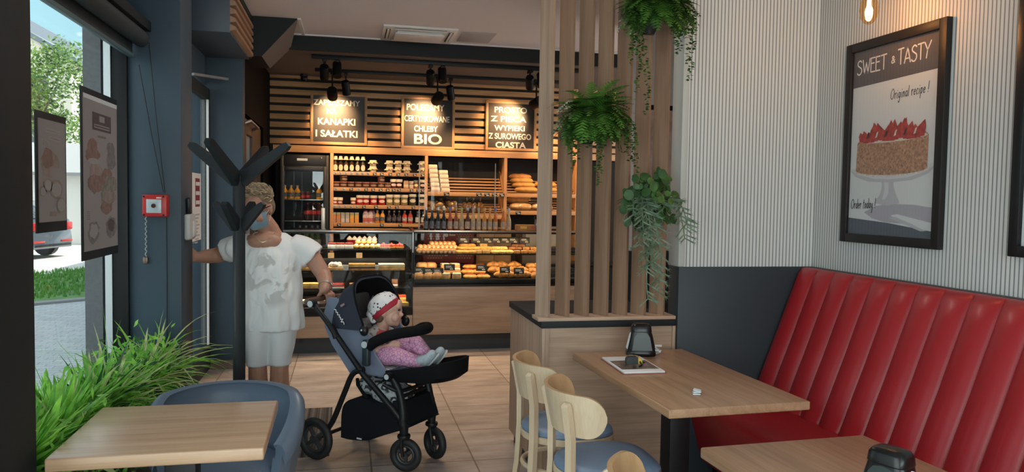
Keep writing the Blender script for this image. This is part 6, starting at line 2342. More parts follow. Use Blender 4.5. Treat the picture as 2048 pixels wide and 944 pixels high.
for kind, mk, nm, spots_ in low:
    for i, (px, lv) in enumerate(spots_):
        y = YL + lv * .09
        row = ('front', 'middle', 'back')[lv]
        same = [q for q, l2 in spots_ if l2 == lv]
        put(kind, mk, 'pastry' if nm != 'croissant' else 'croissant', f'{nm} low in the bread case, {row} row, {ORD[sorted(same).index(px)]} from the left', f'{nm}s low in the bread case', px, zs_r2 + (0, .040, .085)[lv], y, rz=(i * 1.3) % .6 - .3)
# sloping tray that lifts the back rows of the lower shelf
for (nm_, z_, y_) in (('lower', zs_r2, YL),):
    t = T('pastry_tray', 'dark stepped tray under the pastries on the floor of the bread case', 'tray', (1.5, y_, .672))
    MB().box(.67, 2.43, 7.62, 7.79, .6725, z_, .001).box(.67, 2.43, 7.79, 7.86, .6725, z_ + .038, .001).box(.67, 2.43, 7.86, 8.1, .6725, z_ + .083, .001).build('tray_steps', M['black_p'], t)
t = T('pastry_tray', 'dark stepped tray under the pastries on the upper shelf of the bread case', 'tray', (1.5, 7.85, zs_r1))
MB().box(.67, 2.43, 7.785, 7.865, zs_r1 + .0005, zs_r1 + .029, .001).box(.67, 2.43, 7.865, 8.1, zs_r1 + .0005, zs_r1 + .054, .001).build('tray_steps', M['black_p'], t)


def mk_card(name):
    t = T(name, None, None)
    R_ = Matrix.Rotation(radians(-14), 4, 'X')
    MB().box(-.056, .056, -.002, .002, 0, .066, .001, M=R_).build('card', TAG, t, world=False)
    m = MB().box(-.036, .018, -.0032, -.002, .040, .046, M=R_).box(-.036, .030, -.0032, -.002, .028, .032, M=R_).box(.005, .036, -.0032, -.002, .010, .018, M=R_)
    m.build('handwriting', INK, t, world=False)
    return t


cards_up = [(932, .065), (958, .07), (981, .07), (999, .07), (1017, .06), (1033, .075), (1056, .065)]
for i, (px, dz) in enumerate(cards_up):
    p = at(px, 486 + (0 if i % 2 else 1), Y=YR + .02)
    place('card', mk_card, 'price_card', f'black price card above the upper pastry row, {ORD[i]} from the left', 'price card', 'price cards in the bread case', (p.x, YR + .17, zs_r1 + .098), rz=((i * .37) % .3 - .15))
cards_lo = [(838.5, 541), (858, 542), (876, 543), (899, 535), (963, 536), (1010, 540), (1038, 542)]
for i, (px, py) in enumerate(cards_lo):
    y = YL - .03
    p = at(px, py + 4, Y=y)
    place('card', mk_card, 'price_card', f'black price card leaning on the lower pastry row, {ORD[i]} from the left', 'price card', 'price cards in the bread case', (p.x, y, p.z - .01), rz=((i * .53) % .3 - .15))

# ------------------------------------------------------------------ cakes in the left case
def cake_at(kind, mk, label, group, px, si, y=YP, rz=0.0, dz=0.0, name='cake', cat='cake', scale=None):
    return place(kind, mk, name, label, cat, group, (at(px, 500, Y=y).x, y, zs_l[si] + dz), rz, scale)


for i, px in enumerate((664, 681, 698)):
    cake_at('jelly_cake', mk_slice('cream', 'jelly', .082, .10, .062), f'white cake slab with dark red jelly, {ORD[i]} of three on the top cake shelf', 'jelly cakes in the cake case', px, 0)


def mk_puff(name):
    t = T(name, None, None)
    MB().ball((0, 0, .024), (.030, .030, .024), 12).build('pastry_ball', BK['cheese'], t, world=False)
    MB().ball((.004, -.004, .040), (.020, .020, .012), 10).build('cream_top', BK['cream'], t, world=False)
    return t


for lv in (0, 1):
    for i in range(5 - lv):
        px = 712 + i * 10.8 + lv * 4
        cake_at('puff', mk_puff, f'cream puff in the {"upper" if lv else "front"} row, {ORD[i]} from the left on the top cake shelf', 'cream puffs in the cake case', px, 0, YP + .05 * lv, dz=.042 * lv, name='cream_puff', cat='pastry')


def mk_tart(name):
    t = T(name, None, None)
    MB().lathe([(.034, 0), (.046, .018), (.044, .022)], seg=18).build('crust', BK['butter'], t, world=False)
    m = MB()
    for k in range(7):
        a = k * 2 * pi / 6
        rr = .026 if k < 6 else 0
        m.ball((cos(a) * rr, sin(a) * rr, .032 + (.012 if k == 6 else 0)), (.017, .017, .020), 10)
    m.build('berries', BK['berry'], t, world=False)
    return t


for i, px in enumerate((767, 783, 799)):
    cake_at('tart', mk_tart, f'red berry tart, {ORD[i]} of three at the right of the top cake shelf', 'berry tarts in the cake case', px, 0, name='berry_tart', cat='tart')


def mk_cup(name):
    t = T(name, None, None)
    MB().lathe([(.022, 0), (.030, .06)], seg=14).build('cup', BK['jelly'], t, world=False)
    MB().lathe([(.029, .06), (.027, .072), (.016, .086), (.003, .098)], seg=14).build('cream_peak', BK['cream'], t, world=False)
    return t


for i in range(6):
    cake_at('cup', mk_cup, f'small dessert cup with a cream peak, {ORD[i]} in the back row of cakes', 'dessert cups in the cake case', 699 + i * 10, 0, YP + .20, dz=.02, name='dessert_cup', cat='dessert')
t = T('cake_riser', 'dark riser under the dessert cups at the back of the top cake shelf', 'tray', (.1, YP + .2, zs_l[0]))
MB().box(-.45, .60, YP + .13, YP + .28, zs_l[0], zs_l[0] + .0195, .001).build('riser', M['black_p'], t)


def mk_layer(w, d, layers):
    def mk(name):
        t = T(name, None, None)
        z = 0
        for k, (key, h) in enumerate(layers):
            MB().box(-w / 2, w / 2, -d / 2, d / 2, z, z + h, .003).build('cake_layer', BK[key], t, world=False)
            z += h
        return t
    return mk


cake_at('gold_bar', mk_layer(.26, .14, (('croissant', .018), ('choc', .018), ('cheese', .012), ('butter', .016))), 'layered bar cake with a dark middle in the centre of the second cake shelf', None, 724, 1)
cake_at('gold_cake', mk_layer(.26, .16, (('butter', .026), ('cheese', .024), ('cream', .012))), 'pale golden sheet cake at the right of the second cake shelf', None, 783, 1)


def mk_meringue(name):
    t = T(name, None, None)
    MB().box(-.075, .075, -.06, .06, 0, .03, .004).build('base', BK['butter'], t, world=False)
    m = MB()
    rn_ = random.Random(3)
    for k in range(16):
        m.ball((rn_.uniform(-.055, .055), rn_.uniform(-.045, .045), .035 + rn_.uniform(0, .03)), (.024, .022, .018), 10)
    m.build('meringue', BK['cream'], t, world=False)
    return t


cake_at('meringue', mk_meringue, 'meringue-topped cake beside the standing arm on the second cake shelf', None, 672, 1)
cake_at('meringue', mk_meringue, 'meringue-topped cake at the left end of the second cake shelf', None, 612, 1)


def mk_board(col):
    def mk(name):
        t = T(name, None, None)
        MB().box(-.03, .03, -.002, .002, 0, .055, .001).build('card', col, t, world=False)
        MB().box(-.02, .02, -.0032, -.002, .03, .036).box(-.02, .012, -.0032, -.002, .016, .021).build('printing', pmat('grey_print2', (0.2, .2, .2), .6), t, world=False)
        return t
    return mk


for i, (px, py) in enumerate(((662, 512), (718.5, 512))):
    y = YP + .16
    p = at(px, py, Y=y)
    place('kraft_card', mk_board(pmat('kraft_card', (0.46, 0.29, 0.13), .6)), 'price_card', f'brown square card standing behind the cakes, {"left" if i == 0 else "right"} of two on the second shelf', 'price card', 'brown cards in the cake case', (p.x, y, zs_l[1] + .105))
cr_ = T('cake_back_stand', 'clear narrow stand behind the cakes on the second cake shelf', 'stand', (.0, YP + .17, zs_l[1]))
MB().box(-.45, .60, YP + .145, YP + .18, zs_l[1], zs_l[1] + .1045, .001).build('stand', M['black_p'], cr_)
for i, px in enumerate((691, 751)):
    y = YP - .05
    p = at(px, 540, Y=y)
    place('white_card', mk_board(pmat('white_card', (0.62, 0.62, 0.58), .6)), 'price_card', f'white card standing at the front edge of the second cake shelf, {"left" if i == 0 else "right"} of two', 'price card', 'white cards in the cake case', (p.x, y, zs_l[1]))


def mk_dome(name):
    t = T(name, None, None)
    m = MB()
    for s in (-1, 1):
        m.box(s * .12 - .002, s * .12 + .002, -.08, .08, 0, .10).box(-.12, .12, s * .08 - .002, s * .08 + .002, 0, .10)
    m.box(-.12, .12, -.08, .08, .098, .102)
    m.build('clear_box', M['case_glass'], t, world=False)
    m = MB()
    for sx in (-1, 1):
        m.tube([(sx * .12, -.08, 0), (sx * .12, -.08, .10), (sx * .12, .08, .10)], .003, 5)
    m.tube([(-.12, -.08, .10), (.12, -.08, .10)], .003, 5)
    m.build('rim', pmat('copper_rim', (0.45, 0.28, 0.16), .3, metal=.6), t, world=False)
    m = MB().box(-.03, .06, -.085, -.083, .055, .088)
    m.build('label', TAG, t, world=False)
    return t


# third shelf and the case floor
cake_at('rust_bar', mk_layer(.20, .13, (('butter', .016), ('red', .012), ('dark', .016))), 'rusty red topped bar cake in the middle of the third cake shelf', None, 720, 2)
cake_at('cream_bar', mk_layer(.16, .13, (('butter', .02), ('cheese', .03))), 'yellow slab cake left of the standing arm on the third cake shelf', None, 623, 2)
cake_at('red_slab', mk_layer(.20, .13, (('cream', .016), ('berry', .03))), 'bright red glazed slab right of the bracelet on the third cake shelf', None, 668, 2)
cake_at('jelly_tower', mk_layer(.06, .06, (('cream', .02), ('dark', .05))), 'brown square cake piece, left of the back pair on the third cake shelf', 'brown squares in the cake case', 772, 2, YP + .12)
cake_at('jelly_tower', mk_layer(.06, .06, (('cream', .02), ('dark', .05))), 'brown square cake piece, right of the back pair on the third cake shelf', 'brown squares in the cake case', 790, 2, YP + .12)
zb = .456
for i, (px, key, z) in enumerate(((796, 'red', 0.0), (799, 'yellow', .0))):
    pass
place('fruit_bar', mk_layer(.20, .09, (('butter', .014), ('yellow', .020))), 'cake', 'yellow glazed bar at the right front of the cake case floor', 'cake', None, (at(797, 600, Y=7.70).x, 7.70, zb))
place('red_bar', mk_layer(.20, .10, (('butter', .05), ('cheese', .02), ('red', .024))), 'cake', 'orange red striped bar behind the yellow bar on the case floor', 'cake', None, (at(792, 600, Y=7.83).x, 7.83, zb))
place('cream_slab', mk_layer(.24, .14, (('choc', .03), ('cream', .03))), 'cake', 'cream-topped dark slab on the case floor behind the stroller', 'cake', None, (at(700, 600, Y=7.75).x, 7.75, zb))
place('cream_slab', mk_layer(.24, .14, (('choc', .03), ('cream', .03))), 'cake', 'cream-topped dark slab on the case floor beside the woman', 'cake', None, (at(625, 600, Y=7.75).x, 7.75, zb))

# ------------------------------------------------------------------ ceiling: cassette unit, hatch, tracks, spots, camera
aca = T('ceiling_air_conditioner', 'white cassette air conditioner set into the ceiling', 'air conditioner', (.66, 7.38, 3.12))
MB().box(.315, 1.0, 7.06, 7.695, 3.100, 3.12, .004).build('panel', M['white_p'], aca)
MB().box(.43, .89, 7.20, 7.55, 3.070, 3.082, .003).box(.45, .87, 7.22, 7.53, 3.082, 3.10).build('intake_grille', M['white_p'], aca)
for x0, x1, ya, yb in ((.42, .90, 7.10, 7.15), (.42, .90, 7.60, 7.65), (.345, .385, 7.16, 7.58), (.93, .97, 7.16, 7.58)):
    s = MB().box(x0, x1, ya, yb, 3.0975, 3.101).build('air_slot', mat('dark_slot', (0.05, 0.045, 0.04), .6) if 'dark_slot' not in bpy.data.materials else bpy.data.materials['dark_slot'], aca)
    if x1 - x0 > .2:
        MB().box(x0, x1, ya + .01, yb - .012, 3.09, 3.0975, .002).build('flap', M['white_p'], s)
    else:
        MB().box(x0 + .01, x1 - .01, ya, yb, 3.09, 3.0975, .002).build('flap', M['white_p'], s)
h0, h1 = at(922, 88, Z=3.118), at(985, 76, Z=3.118)
tag(MB().box(1.06, 1.38, 7.15, 7.60, 3.112, 3.12, .002).build('ceiling_hatch', mat('grey_hatch', (0.42, 0.40, 0.40), .8)), 'flat grey hatch in the ceiling right of the air conditioner', 'hatch')
tr1 = T('track_rail', 'black lighting track nearer the room, under the lowered bakery ceiling', 'track', (1.0, 7.98, 2.975))
MB().box(-.36, 2.6, 7.955, 8.005, 2.930, 2.975, .003).build('rail', M['black_m'], tr1)
tr2 = T('track_rail', 'black lighting track nearer the back wall, behind the other one', 'track', (1.0, 8.83, 2.975))
MB().box(-.36, 2.6, 8.81, 8.85, 2.937, 2.975, .003).build('rail', M['black_m'], tr2)
SPOT_M = mat('black_spot_head', (0.005, 0.005, 0.005), .5, spec=.25)
SPOT_W = 90.0


def spot(label, loc, target, energy, angle=46, r=.045, L=.15):
    x, y, z = loc
    t = T('track_spotlight', label, 'spotlight', (x, y, z), group='spotlights on the bakery tracks')
    zr = 2.93 if y < 8.4 else 2.937
    d = (V(target) - V(loc)).normalized()
    MB().box(x - .02, x + .02, y - .06, y + .06, zr - .03, zr, .003).cyl((x, y, zr - .03), (x, y, z + .03), .010, .010, 10).build('mount', SPOT_M, t)
    a, b_ = V(loc) - d * L * .55, V(loc) + d * L * .5
    MB().tube([a, a + d * .01, b_, b_, b_ - d * .065, b_ - d * .066], [r * .9, r, r, r * .88, r * .80, .001], 20).build('head', SPOT_M, t, norm=False)
    MB().cyl(b_ - d * .064, b_ - d * .060, r * .70, r * .70, 16).build('lens', mat('warm_lens', (1, .8, .5), .3, emit=(1.0, .62, .28), estr=6) if 'warm_lens' not in bpy.data.materials else bpy.data.materials['warm_lens'], t)
    if energy:
        l = bpy.data.lights.new('spot_lamp', 'SPOT')
        l.energy = energy
        l.color = (1.0, .62, .30)
        l.spot_size = radians(angle)
        l.spot_blend = .8
        l.shadow_soft_size = .03
        o = bpy.data.objects.new('spot_lamp', l)
        COL.objects.link(o)
        o.parent = t
        o.location = d * (L * .5 + .012)
        o.rotation_euler = d.to_track_quat('-Z', 'Y').to_euler()


GN = ['left', 'middle', 'right']
for g_, (px, bpx) in enumerate(((661, (668, 235)), (872, (845, 240)), (1070, (1012, 245)))):
    xr = at(px, 150, Y=8.0).x
    xr2 = at(px, 160, Y=8.83).x
    tb0 = at(*bpx, Y=9.42)
    spot(f'black spotlight in the {GN[g_]} cluster, leftmost head on the nearer track', (xr - .06, 7.98, 2.80), at(px - 10, 350, Y=9.3), SPOT_W * .9, 56)
    spot(f'black spotlight in the {GN[g_]} cluster, upright head on the nearer track', (xr + .065, 7.98, 2.83), (xr + .1, 7.0, 0), SPOT_W * 1.1, 80)
    spot(f'black spotlight in the {GN[g_]} cluster, lowest head turned to the sign', (xr2 + .02, 8.83, 2.70), tb0, SPOT_W * 1.3, 64, r=.058)
    spot(f'black spotlight in the {GN[g_]} cluster, right head on the farther track', (xr2 + .17, 8.83, 2.77), at(px + 55, 380, Y=9.45), SPOT_W * 1.0, 70)
cp_ = at(608, 160, Y=9.3)
sc2 = T('security_camera', 'small dark dome camera under the lowered ceiling at the left', 'camera', (cp_.x, 9.3, 2.95))
MB().cyl((cp_.x, 9.3, 2.975), (cp_.x, 9.3, 2.945), .045, .045, 16).build('base', M['black_p'], sc2)
MB().ball((cp_.x, 9.3, 2.925), (.04, .04, .04), 14).build('dome', M['black_p'], sc2)
# ================================================================== stroller
TH = radians(-40)
SO = V((-.022, 4.716, 0))
st_ = T('stroller', 'navy and grey blue three-point pushchair with black basket and brown handle', 'stroller', SO, TH)
st_['label'] = 'navy and grey blue pushchair with black basket and brown handle, holding a toddler'
NAVY = mat('navy_canopy_fabric', (0.018, 0.022, 0.040), .75, bump=.15, bscale=500)
GREYB = mat('grey_blue_fabric', (0.155, 0.185, 0.255), .8, bump=.2, bscale=400)
BLKF = mat('black_fabric', (0.006, 0.006, 0.007), .85, bump=.15, bscale=300, spec=.12)
FRM = mat('black_frame_tube', (0.008, 0.008, 0.009), .45, spec=.3)
TYRE = mat('black_tyre', (0.012, 0.012, 0.013), .6)
RIM = mat('dark_rim', (0.030, 0.031, 0.033), .4)
HUBM = mat('pale_hub_disc', (0.46, 0.52, 0.55), .35)
TAN = mat('brown_leather_grip', (0.105, 0.055, 0.036), .45)


def wheel(c, R, w, az, spokes=3):
    """a wheel standing at c, rolling direction az in the stroller's own frame"""
    c = V(c)
    ax = V((-sin(az), cos(az), 0))
    fwd = V((cos(az), sin(az), 0))
    up = V((0, 0, 1))
    mb = MB()
    rt_ = w * .55
    ring = [c + (fwd * cos(a) + up * sin(a)) * (R - rt_) for a in [2 * pi * k / 40 for k in range(40)]]
    mb.tube(ring, rt_, 10, closed=True, up=ax)
    o = mb.build('wheel', TYRE, st_, world=False)
    mb = MB()
    ring = [c + (fwd * cos(a) + up * sin(a)) * (R - rt_ * 2.1) for a in [2 * pi * k / 36 for k in range(36)]]
    mb.tube(ring, rt_ * .45, 8, closed=True, up=ax)
    mb.cyl(c - ax * w * .55, c + ax * w * .55, R * .20, R * .20, 16)
    for k in range(spokes):
        a = 2 * pi * k / spokes + .6
        d = fwd * cos(a) + up * sin(a)
        mb.tube([c + d * R * .15, c + d * (R - rt_ * 2)], [R * .12, R * .085], 8)
    mb.build('rim', RIM, o, world=False)
    return o


for s in (-1, 1):
    wheel((0, .235 * s, .125), .125, .042, 0, 4)
wheel((.575, -.135, .098), .096, .040, radians(12), 3)
wheel((.600, .125, .098), .096, .040, radians(-18), 3)
for s in (-1, 1):
    MB().tube([(-.03, .225 * s, .92), (.12, .222 * s, .775), (.33, .205 * s, .535), (.50, .165 * s, .36), (.555, .145 * s, .29)], [.015, .015, .017, .018, .02], 12).build('frame_tube', FRM, st_, world=False)
    MB().tube(curve_pts([(.0, .205 * s, .125), (.05, .205 * s, .17), (.11, .207 * s, .245), (.20, .21 * s, .43), (.255, .21 * s, .535), (.33, .207 * s, .57)], 18), .016, 12).build('rear_leg', FRM, st_, world=False)
    c = (.575, -.135, .098) if s < 0 else (.600, .125, .098)
    MB().tube([(.555, .145 * s, .30), (.565, .14 * s, .255), (.565, .14 * s, .205)], [.028, .027, .022], 14).lathe([(.036, .195), (.038, .205), (.036, .213)], (.565, .14 * s, 0), 18).build('fork_head', FRM, st_, world=False)
    for q in (-1, 1):
        MB().tube([(.565, .14 * s + q * .020, .20), (c[0] - .01, c[1] + q * .028, .15), (c[0], c[1] + q * .028, .095)], [.012, .011, .010], 8).build('fork_leg', FRM, st_, world=False)
    # front uprights to the footrest
    MB().tube(curve_pts([(.56, .145 * s, .27), (.555, .14 * s, .35), (.53, .14 * s, .45), (.49, .15 * s, .53)], 12), [.026] * 5 + [.022] * 8, 12).build('front_upright', FRM, st_, world=False)
    MB().cyl((-.03, .215 * s, .92), (-.03, .252 * s, .92), .024, .024, 20).build('handle_joint', FRM, st_, world=False)
    MB().cyl((-.03, .252 * s, .92), (-.03, .256 * s, .92), .019, .019, 20).build('joint_disc', HUBM, st_, world=False)
    MB().box(.325, .37, .205 * s - .018, .205 * s + .018, .59, .74, .012, seg=3).build('seat_adapter', mat('dark_teal_plastic', (0.018, 0.030, 0.036), .4) if 'dark_teal_plastic' not in bpy.data.materials else bpy.data.materials['dark_teal_plastic'], st_, world=False)
    MB().cyl((.347, .222 * s, .715), (.347, .228 * s, .715), .019, .019, 20).build('joint_disc', HUBM, st_, world=False)
    MB().cyl((.49, .17 * s, .545), (.49, .205 * s, .545), .022, .022, 18).build('fold_joint', FRM, st_, world=False)
    MB().cyl((.49, .205 * s, .545), (.49, .209 * s, .545), .015, .015, 18).build('joint_disc', HUBM, st_, world=False)
    MB().ball((.325, .20 * s, .79), (.028, .022, .032), 12).build('canopy_pivot', M['black_p'], st_, world=False)
    MB().ball((.325, .224 * s, .795), (.006, .004, .006), 8).build('pivot_pin', HUBM, st_, world=False)
    MB().tube([(.10, .224 * s, .80), (.13, .224 * s, .765), (.145, .226 * s, .735)], .019, 10).build('tube_clamp', FRM, st_, world=False)
MB().tube([(0, -.21, .125), (0, .21, .125)], .012, 10).build('rear_axle', FRM, st_, world=False)
MB().tube([(.53, -.14, .42), (.53, .14, .42)], .012, 10).build('cross_tube', FRM, st_, world=False)
MB().tube(curve_pts([(.46, -.20, .50), (.53, -.15, .46), (.545, 0, .455), (.53, .15, .46), (.46, .20, .50)], 20), .011, 8).build('cross_tube', FRM, st_, world=False)
hp = curve_pts([(-.035, -.215, .92), (-.10, -.20, .918), (-.145, -.14, .918), (-.155, 0, .918), (-.145, .14, .918), (-.10, .20, .918), (-.035, .215, .92)], 36)
MB().tube(hp, .0165, 12).build('handlebar', TAN, st_, world=False)
# seat: back, pan, side wings
mb = MB()
bk_ = [(.02, .945), (.005, .80), (.06, .69), (.20, .525), (.235, .545), (.105, .70), (.055, .80), (.06, .945)]
mb.loft([[(x, y, z) for x, z in bk_] for y in (-.165, -.15, 0, .15, .165)])
mb.build('seat_back', GREYB, st_, world=False)
MB().box(.20, .50, -.165, .165, .525, .565, .012, seg=3).build('seat_pan', GREYB, st_, world=False)
for s in (-1, 1):
    y = .158 * s
    mb = MB().prism([(x, y - .009, z) for x, z in ((.03, .955), (.0, .86), (.005, .78), (.06, .68), (.20, .520), (.46, .548), (.42, .60), (.375, .65), (.345, .72), (.315, .79), (.20, .87), (.10, .95))], (0, .018, 0))
    mb.build('side_wing', GREYB, st_, world=False)
MB().loft([[(x, y, z) for x, z in ((.075, .80), (.12, .70), (.24, .566), (.46, .568), (.46, .574), (.248, .575), (.13, .715), (.085, .80))] for y in (-.14, .14)]).build('seat_liner', mat('pale_patterned_liner', (0.42, 0.40, 0.40), .85, var=.6, vscale=30), st_, world=False)
MB().box(.035, .055, -.15, .15, .75, .97, .008, M=Matrix.Translation((.045, 0, .86)) @ Matrix.Rotation(radians(8), 4, 'Y') @ Matrix.Translation((-.045, 0, -.86)) @ Matrix.Translation((.03, 0, 0))).build('head_panel', mat('taupe_mesh_panel', (0.055, 0.050, 0.050), .8), st_, world=False)


def hood(phi0, phi1, R0, R1, W, n=9, m=22, sc_k=1.0):
    rings = []
    for i in range(n + 1):
        u = i / n
        ph, R = phi0 + (phi1 - phi0) * u, R0 + (R1 - R0) * u
        row = []
        for j in range(m + 1):
            t = pi * j / m
            y = -cos(t)
            yy = math.copysign(abs(y) ** .55, y) * W * sc_k
            rr = R * sin(t) ** .55 * sc_k
            sag = 1 - .02 * sin(pi * u * 3) ** 2
            row.append(V((.335 + cos(ph) * rr * sag, yy, .79 + sin(ph) * rr * sag)))
        rings.append(row)
    return rings


mb = MB()
A_ = hood(radians(182), radians(114), .335, .315, .205, m=34)
B_ = hood(radians(181), radians(114), .335, .315, .205, m=34, sc_k=.955)
mb.loft(A_, closed=False, caps=False, m=0)
mb.loft(B_, closed=False, caps=False, m=1)
mb.loft([A_[-1], B_[-1]], closed=False, caps=False, m=0)
mb.loft([A_[0], B_[0]], closed=False, caps=False, m=0)
mb.build('canopy', [NAVY, BLKF], st_, world=False, norm=False, ang=60)
mb = MB()
rim_ = hood(radians(116), radians(113),   .318, .318, .204, n=1, m=34)
mb.tube([(a + b2) / 2 for a, b2 in zip(rim_[0], rim_[1])], .006, 6)
mb.build('canopy_rim', BLKF, st_, world=False)
MB().obox((.175, -.209, .925), (.030, .003, .012), Matrix.Rotation(radians(-30), 3, 'Y')).build('canopy_tab', mat('dusty_pink_tab', (0.30, 0.19, 0.19), .6), st_, world=False)
mb = MB()
mk = [(0, 0), (.012, .012), (.018, -.002), (.028, .012), (.034, -.004), (.046, .014), (.050, -.002), (.060, .010), (.064, -.006), (.078, .020), (.074, -.016), (.088, .006), (.10, -.004)]
pts = [V((.115 + x * .74 + z_ * .3, -.209, .895 - x * .80 + z_ * .6)) for x, z_ in mk]
mb.tube(curve_pts(pts, 48), .0022, 5)
mb.build('script_mark', M['paper'], st_, world=False)
# padded bumper bar, footrest, basket
mb = MB().tube(curve_pts([(.355, -.195, .70), (.40, -.185, .735), (.49, -.145, .775), (.575, -.05, .790), (.585, .04, .790), (.545, .12, .785), (.46, .18, .765), (.37, .20, .72)], 36), .031, 14)
mb.build('bumper_bar', BLKF, st_, world=False)


def plan(dx, k):
    out = []
    for i in range(25):
        a = -pi / 2 + pi * i / 24
        out.append((.66 + .205 * max(0, cos(a)) ** .6 * k, sin(a) * .175 * k if abs(sin(a)) < 1 else math.copysign(.175 * k, sin(a))))
    return [(.44, -.165 * k)] + out + [(.44, .165 * k)]


zt_ = lambda x: .560 + .235 * max(0, x - .46)
mb = MB()
mb.loft([[(x - .03, y, .500 + .08 * (x - .44)) for x, y in plan(0, .90)], [(x, y, .525 + .10 * (x - .44)) for x, y in plan(0, .98)], [(x, y, zt_(x)) for x, y in plan(0, 1.0)], [(x, y, zt_(x) + .004) for x, y in plan(0, .95)], [(x, y, zt_(x) - .022) for x, y in plan(0, .88)]])
mb.build('footrest', BLKF, st_, world=False)
BSK = mat('black_basket_fabric', (0.006, 0.007, 0.010), .8, spec=.15)
sec = [(.165, .150), (.170, .30), (.20, .362), (.27, .395), (.345, .400), (.43, .375), (.50, .33), (.60, .275), (.60, .258), (.47, .205), (.36, .165), (.24, .148)]
sec = [(p_.x, p_.y) for p_ in curve_pts([(x, z, 0) for x, z in sec + sec[:1]], 44)][:-1]
mb = MB()
mb.loft([[(x if x < .4 else x, y * (1 if x < .4 else .72), z) for x, z in sec] for y in (-.205, -.20, .20, .205)])
mb.build('basket', BSK, st_, world=False)
MB().obox((.30, -.2065, .165), (.035, .002, .009)).build('basket_tag', HUBM, st_, world=False)
mb = MB().prism([(.50, -.16, .40), (.56, -.14, .40), (.60, -.13, .27), (.50, -.15, .27)], (0, .29, 0))
mb.build('basket_front', BSK, st_, world=False)

# patterned bag stowed under the seat
zeb = bpy.data.materials.new('black_white_marbled')
zeb.use_nodes = True
nt = zeb.node_tree
b = nt.nodes['Principled BSDF']
b.inputs['Roughness'].default_value = .7
tc = nd(nt, 'ShaderNodeTexCoord')
nz = nd(nt, 'ShaderNodeTexNoise')
nz.inputs['Scale'].default_value = 14
nz.inputs['Distortion'].default_value = 2.2
nz.inputs['Detail'].default_value = 2
nt.links.new(tc.outputs['Object'], nz.inputs['Vector'])
rp = nd(nt, 'ShaderNodeValToRGB')
rp.color_ramp.elements[0].position = .47
rp.color_ramp.elements[0].color = (.015, .015, .018, 1)
rp.color_ramp.elements[1].position = .53
rp.color_ramp.elements[1].color = (.34, .36, .37, 1)
nt.links.new(nz.outputs[0], rp.inputs[0])
nt.links.new(rp.outputs[0], b.inputs['Base Color'])
bag = T('patterned_bag', 'black and white marbled bag stowed between the stroller seat and basket', 'bag', SO + V((.2, -.2, .4)), TH)
MWb = Matrix.Translation(SO) @ Matrix.Rotation(TH, 4, 'Z')
mb = MB()
for c, r in (((.30, -.05, .455), (.10, .13, .062)), ((.40, -.06, .43), (.10, .12, .085)), ((.49, -.05, .385), (.055, .10, .085)), ((.26, .02, .45), (.08, .12, .055))):
    mb.ball(c, r, 14)
fb_ = fuse(mb, .012, 3)
for v in fb_.bm.verts:
    v.co = MWb @ (v.co + V((0, 0, .012 * noise.noise(v.co * 14))))
fb_.build('bag_body', zeb, bag)
mb = MB().tube([MWb @ V(p) for p in ((.255, -.17, .50), (.27, -.185, .47), (.315, -.185, .42), (.34, -.18, .40))], .010, 8)
mb.build('bag_strap', BLKF, bag)

# ================================================================== people
SKIN = mat('red_tan_skin', (0.42, 0.215, 0.145), .5, var=.06, vscale=30, sss=.15)  # the skin's own reddish tan
SKINC = mat('fair_child_skin', (0.60, 0.36, 0.27), .5, var=.04, vscale=40, sss=.15)


def head_shapes(mb, Mx, k=1.0, child=False):
    def B(c, r, seg=14):
        mb.ball(Mx @ (V(c) * k), tuple(x * k for x in r), seg, R=Mx.to_3x3().normalized())
    B((0, .012, .022), (.074, .094, .092), 20)
    B((0, -.028, -.045), (.060, .062, .066), 16)
    B((0, -.055, -.088), (.028, .026, .022))
    B((0, -.074, -.068), (.024, .016, .010))
    B((0, -.092, -.030), (.013, .016, .013))
    B((0, -.086, -.005), (.009, .012, .026))
    for s in (-1, 1):
        B((s * .036, -.062, -.038), (.026, .024, .026))
        B((s * .030, -.078, .022), (.024, .010, .008))
        B((s * .074, .012, -.010), (.010, .021, .031))
    if child:
        for s in (-1, 1):
            B((s * .036, -.058, -.046), (.032, .030, .030))
        B((0, -.075, .03), (.045, .02, .04))


def hand(mb, wrist, knuck, lat, fingers, thumb, k=1.0):
    """palm from wrist to knuckles, then four bent fingers and a thumb given as point lists"""
    wrist, knuck, lat = V(wrist), V(knuck), V(lat).normalized()
    for o in (-.027, -.009, .009, .027):
        cap(mb, wrist + lat * o * .55 * k, .017 * k, knuck + lat * o * k, .0125 * k, 10)
    for pts in fingers:
        n = len(pts)
        chain(mb, pts, [(.0098 - .0026 * i / (n - 1)) * k for i in range(n)], 10)
    chain(mb, thumb, [(.0135 - .004 * i / (len(thumb) - 1)) * k for i in range(len(thumb))], 10)


# ---- the woman
wm = T('person', 'woman in white t-shirt and shorts with mask and sunglasses, one hand on the pushchair', 'person', (-.47, 4.95, 0))
HX = Matrix.Translation((-.535, 4.885, 1.470)) @ Matrix.Rotation(radians(-30), 4, 'Z') @ Matrix.Rotation(radians(20), 4, 'X')
mb = MB()
head_shapes(mb, HX, 1.04)
chain(mb, [(-.46, 4.985, 1.26), (-.475, 4.965, 1.33), (-.515, 4.92, 1.40)], [.085, .063, .058])
chain(mb, [(-.47, 4.98, .80), (-.47, 4.98, 1.05), (-.47, 4.985, 1.20)], [.13, .125, .12])
mb.ball((-.495, 4.915, 1.262), (.105, .062, .062), 18)
chain(mb, [(-.58, 4.985, 1.245), (-.40, 4.985, 1.245)], [.06, .06])
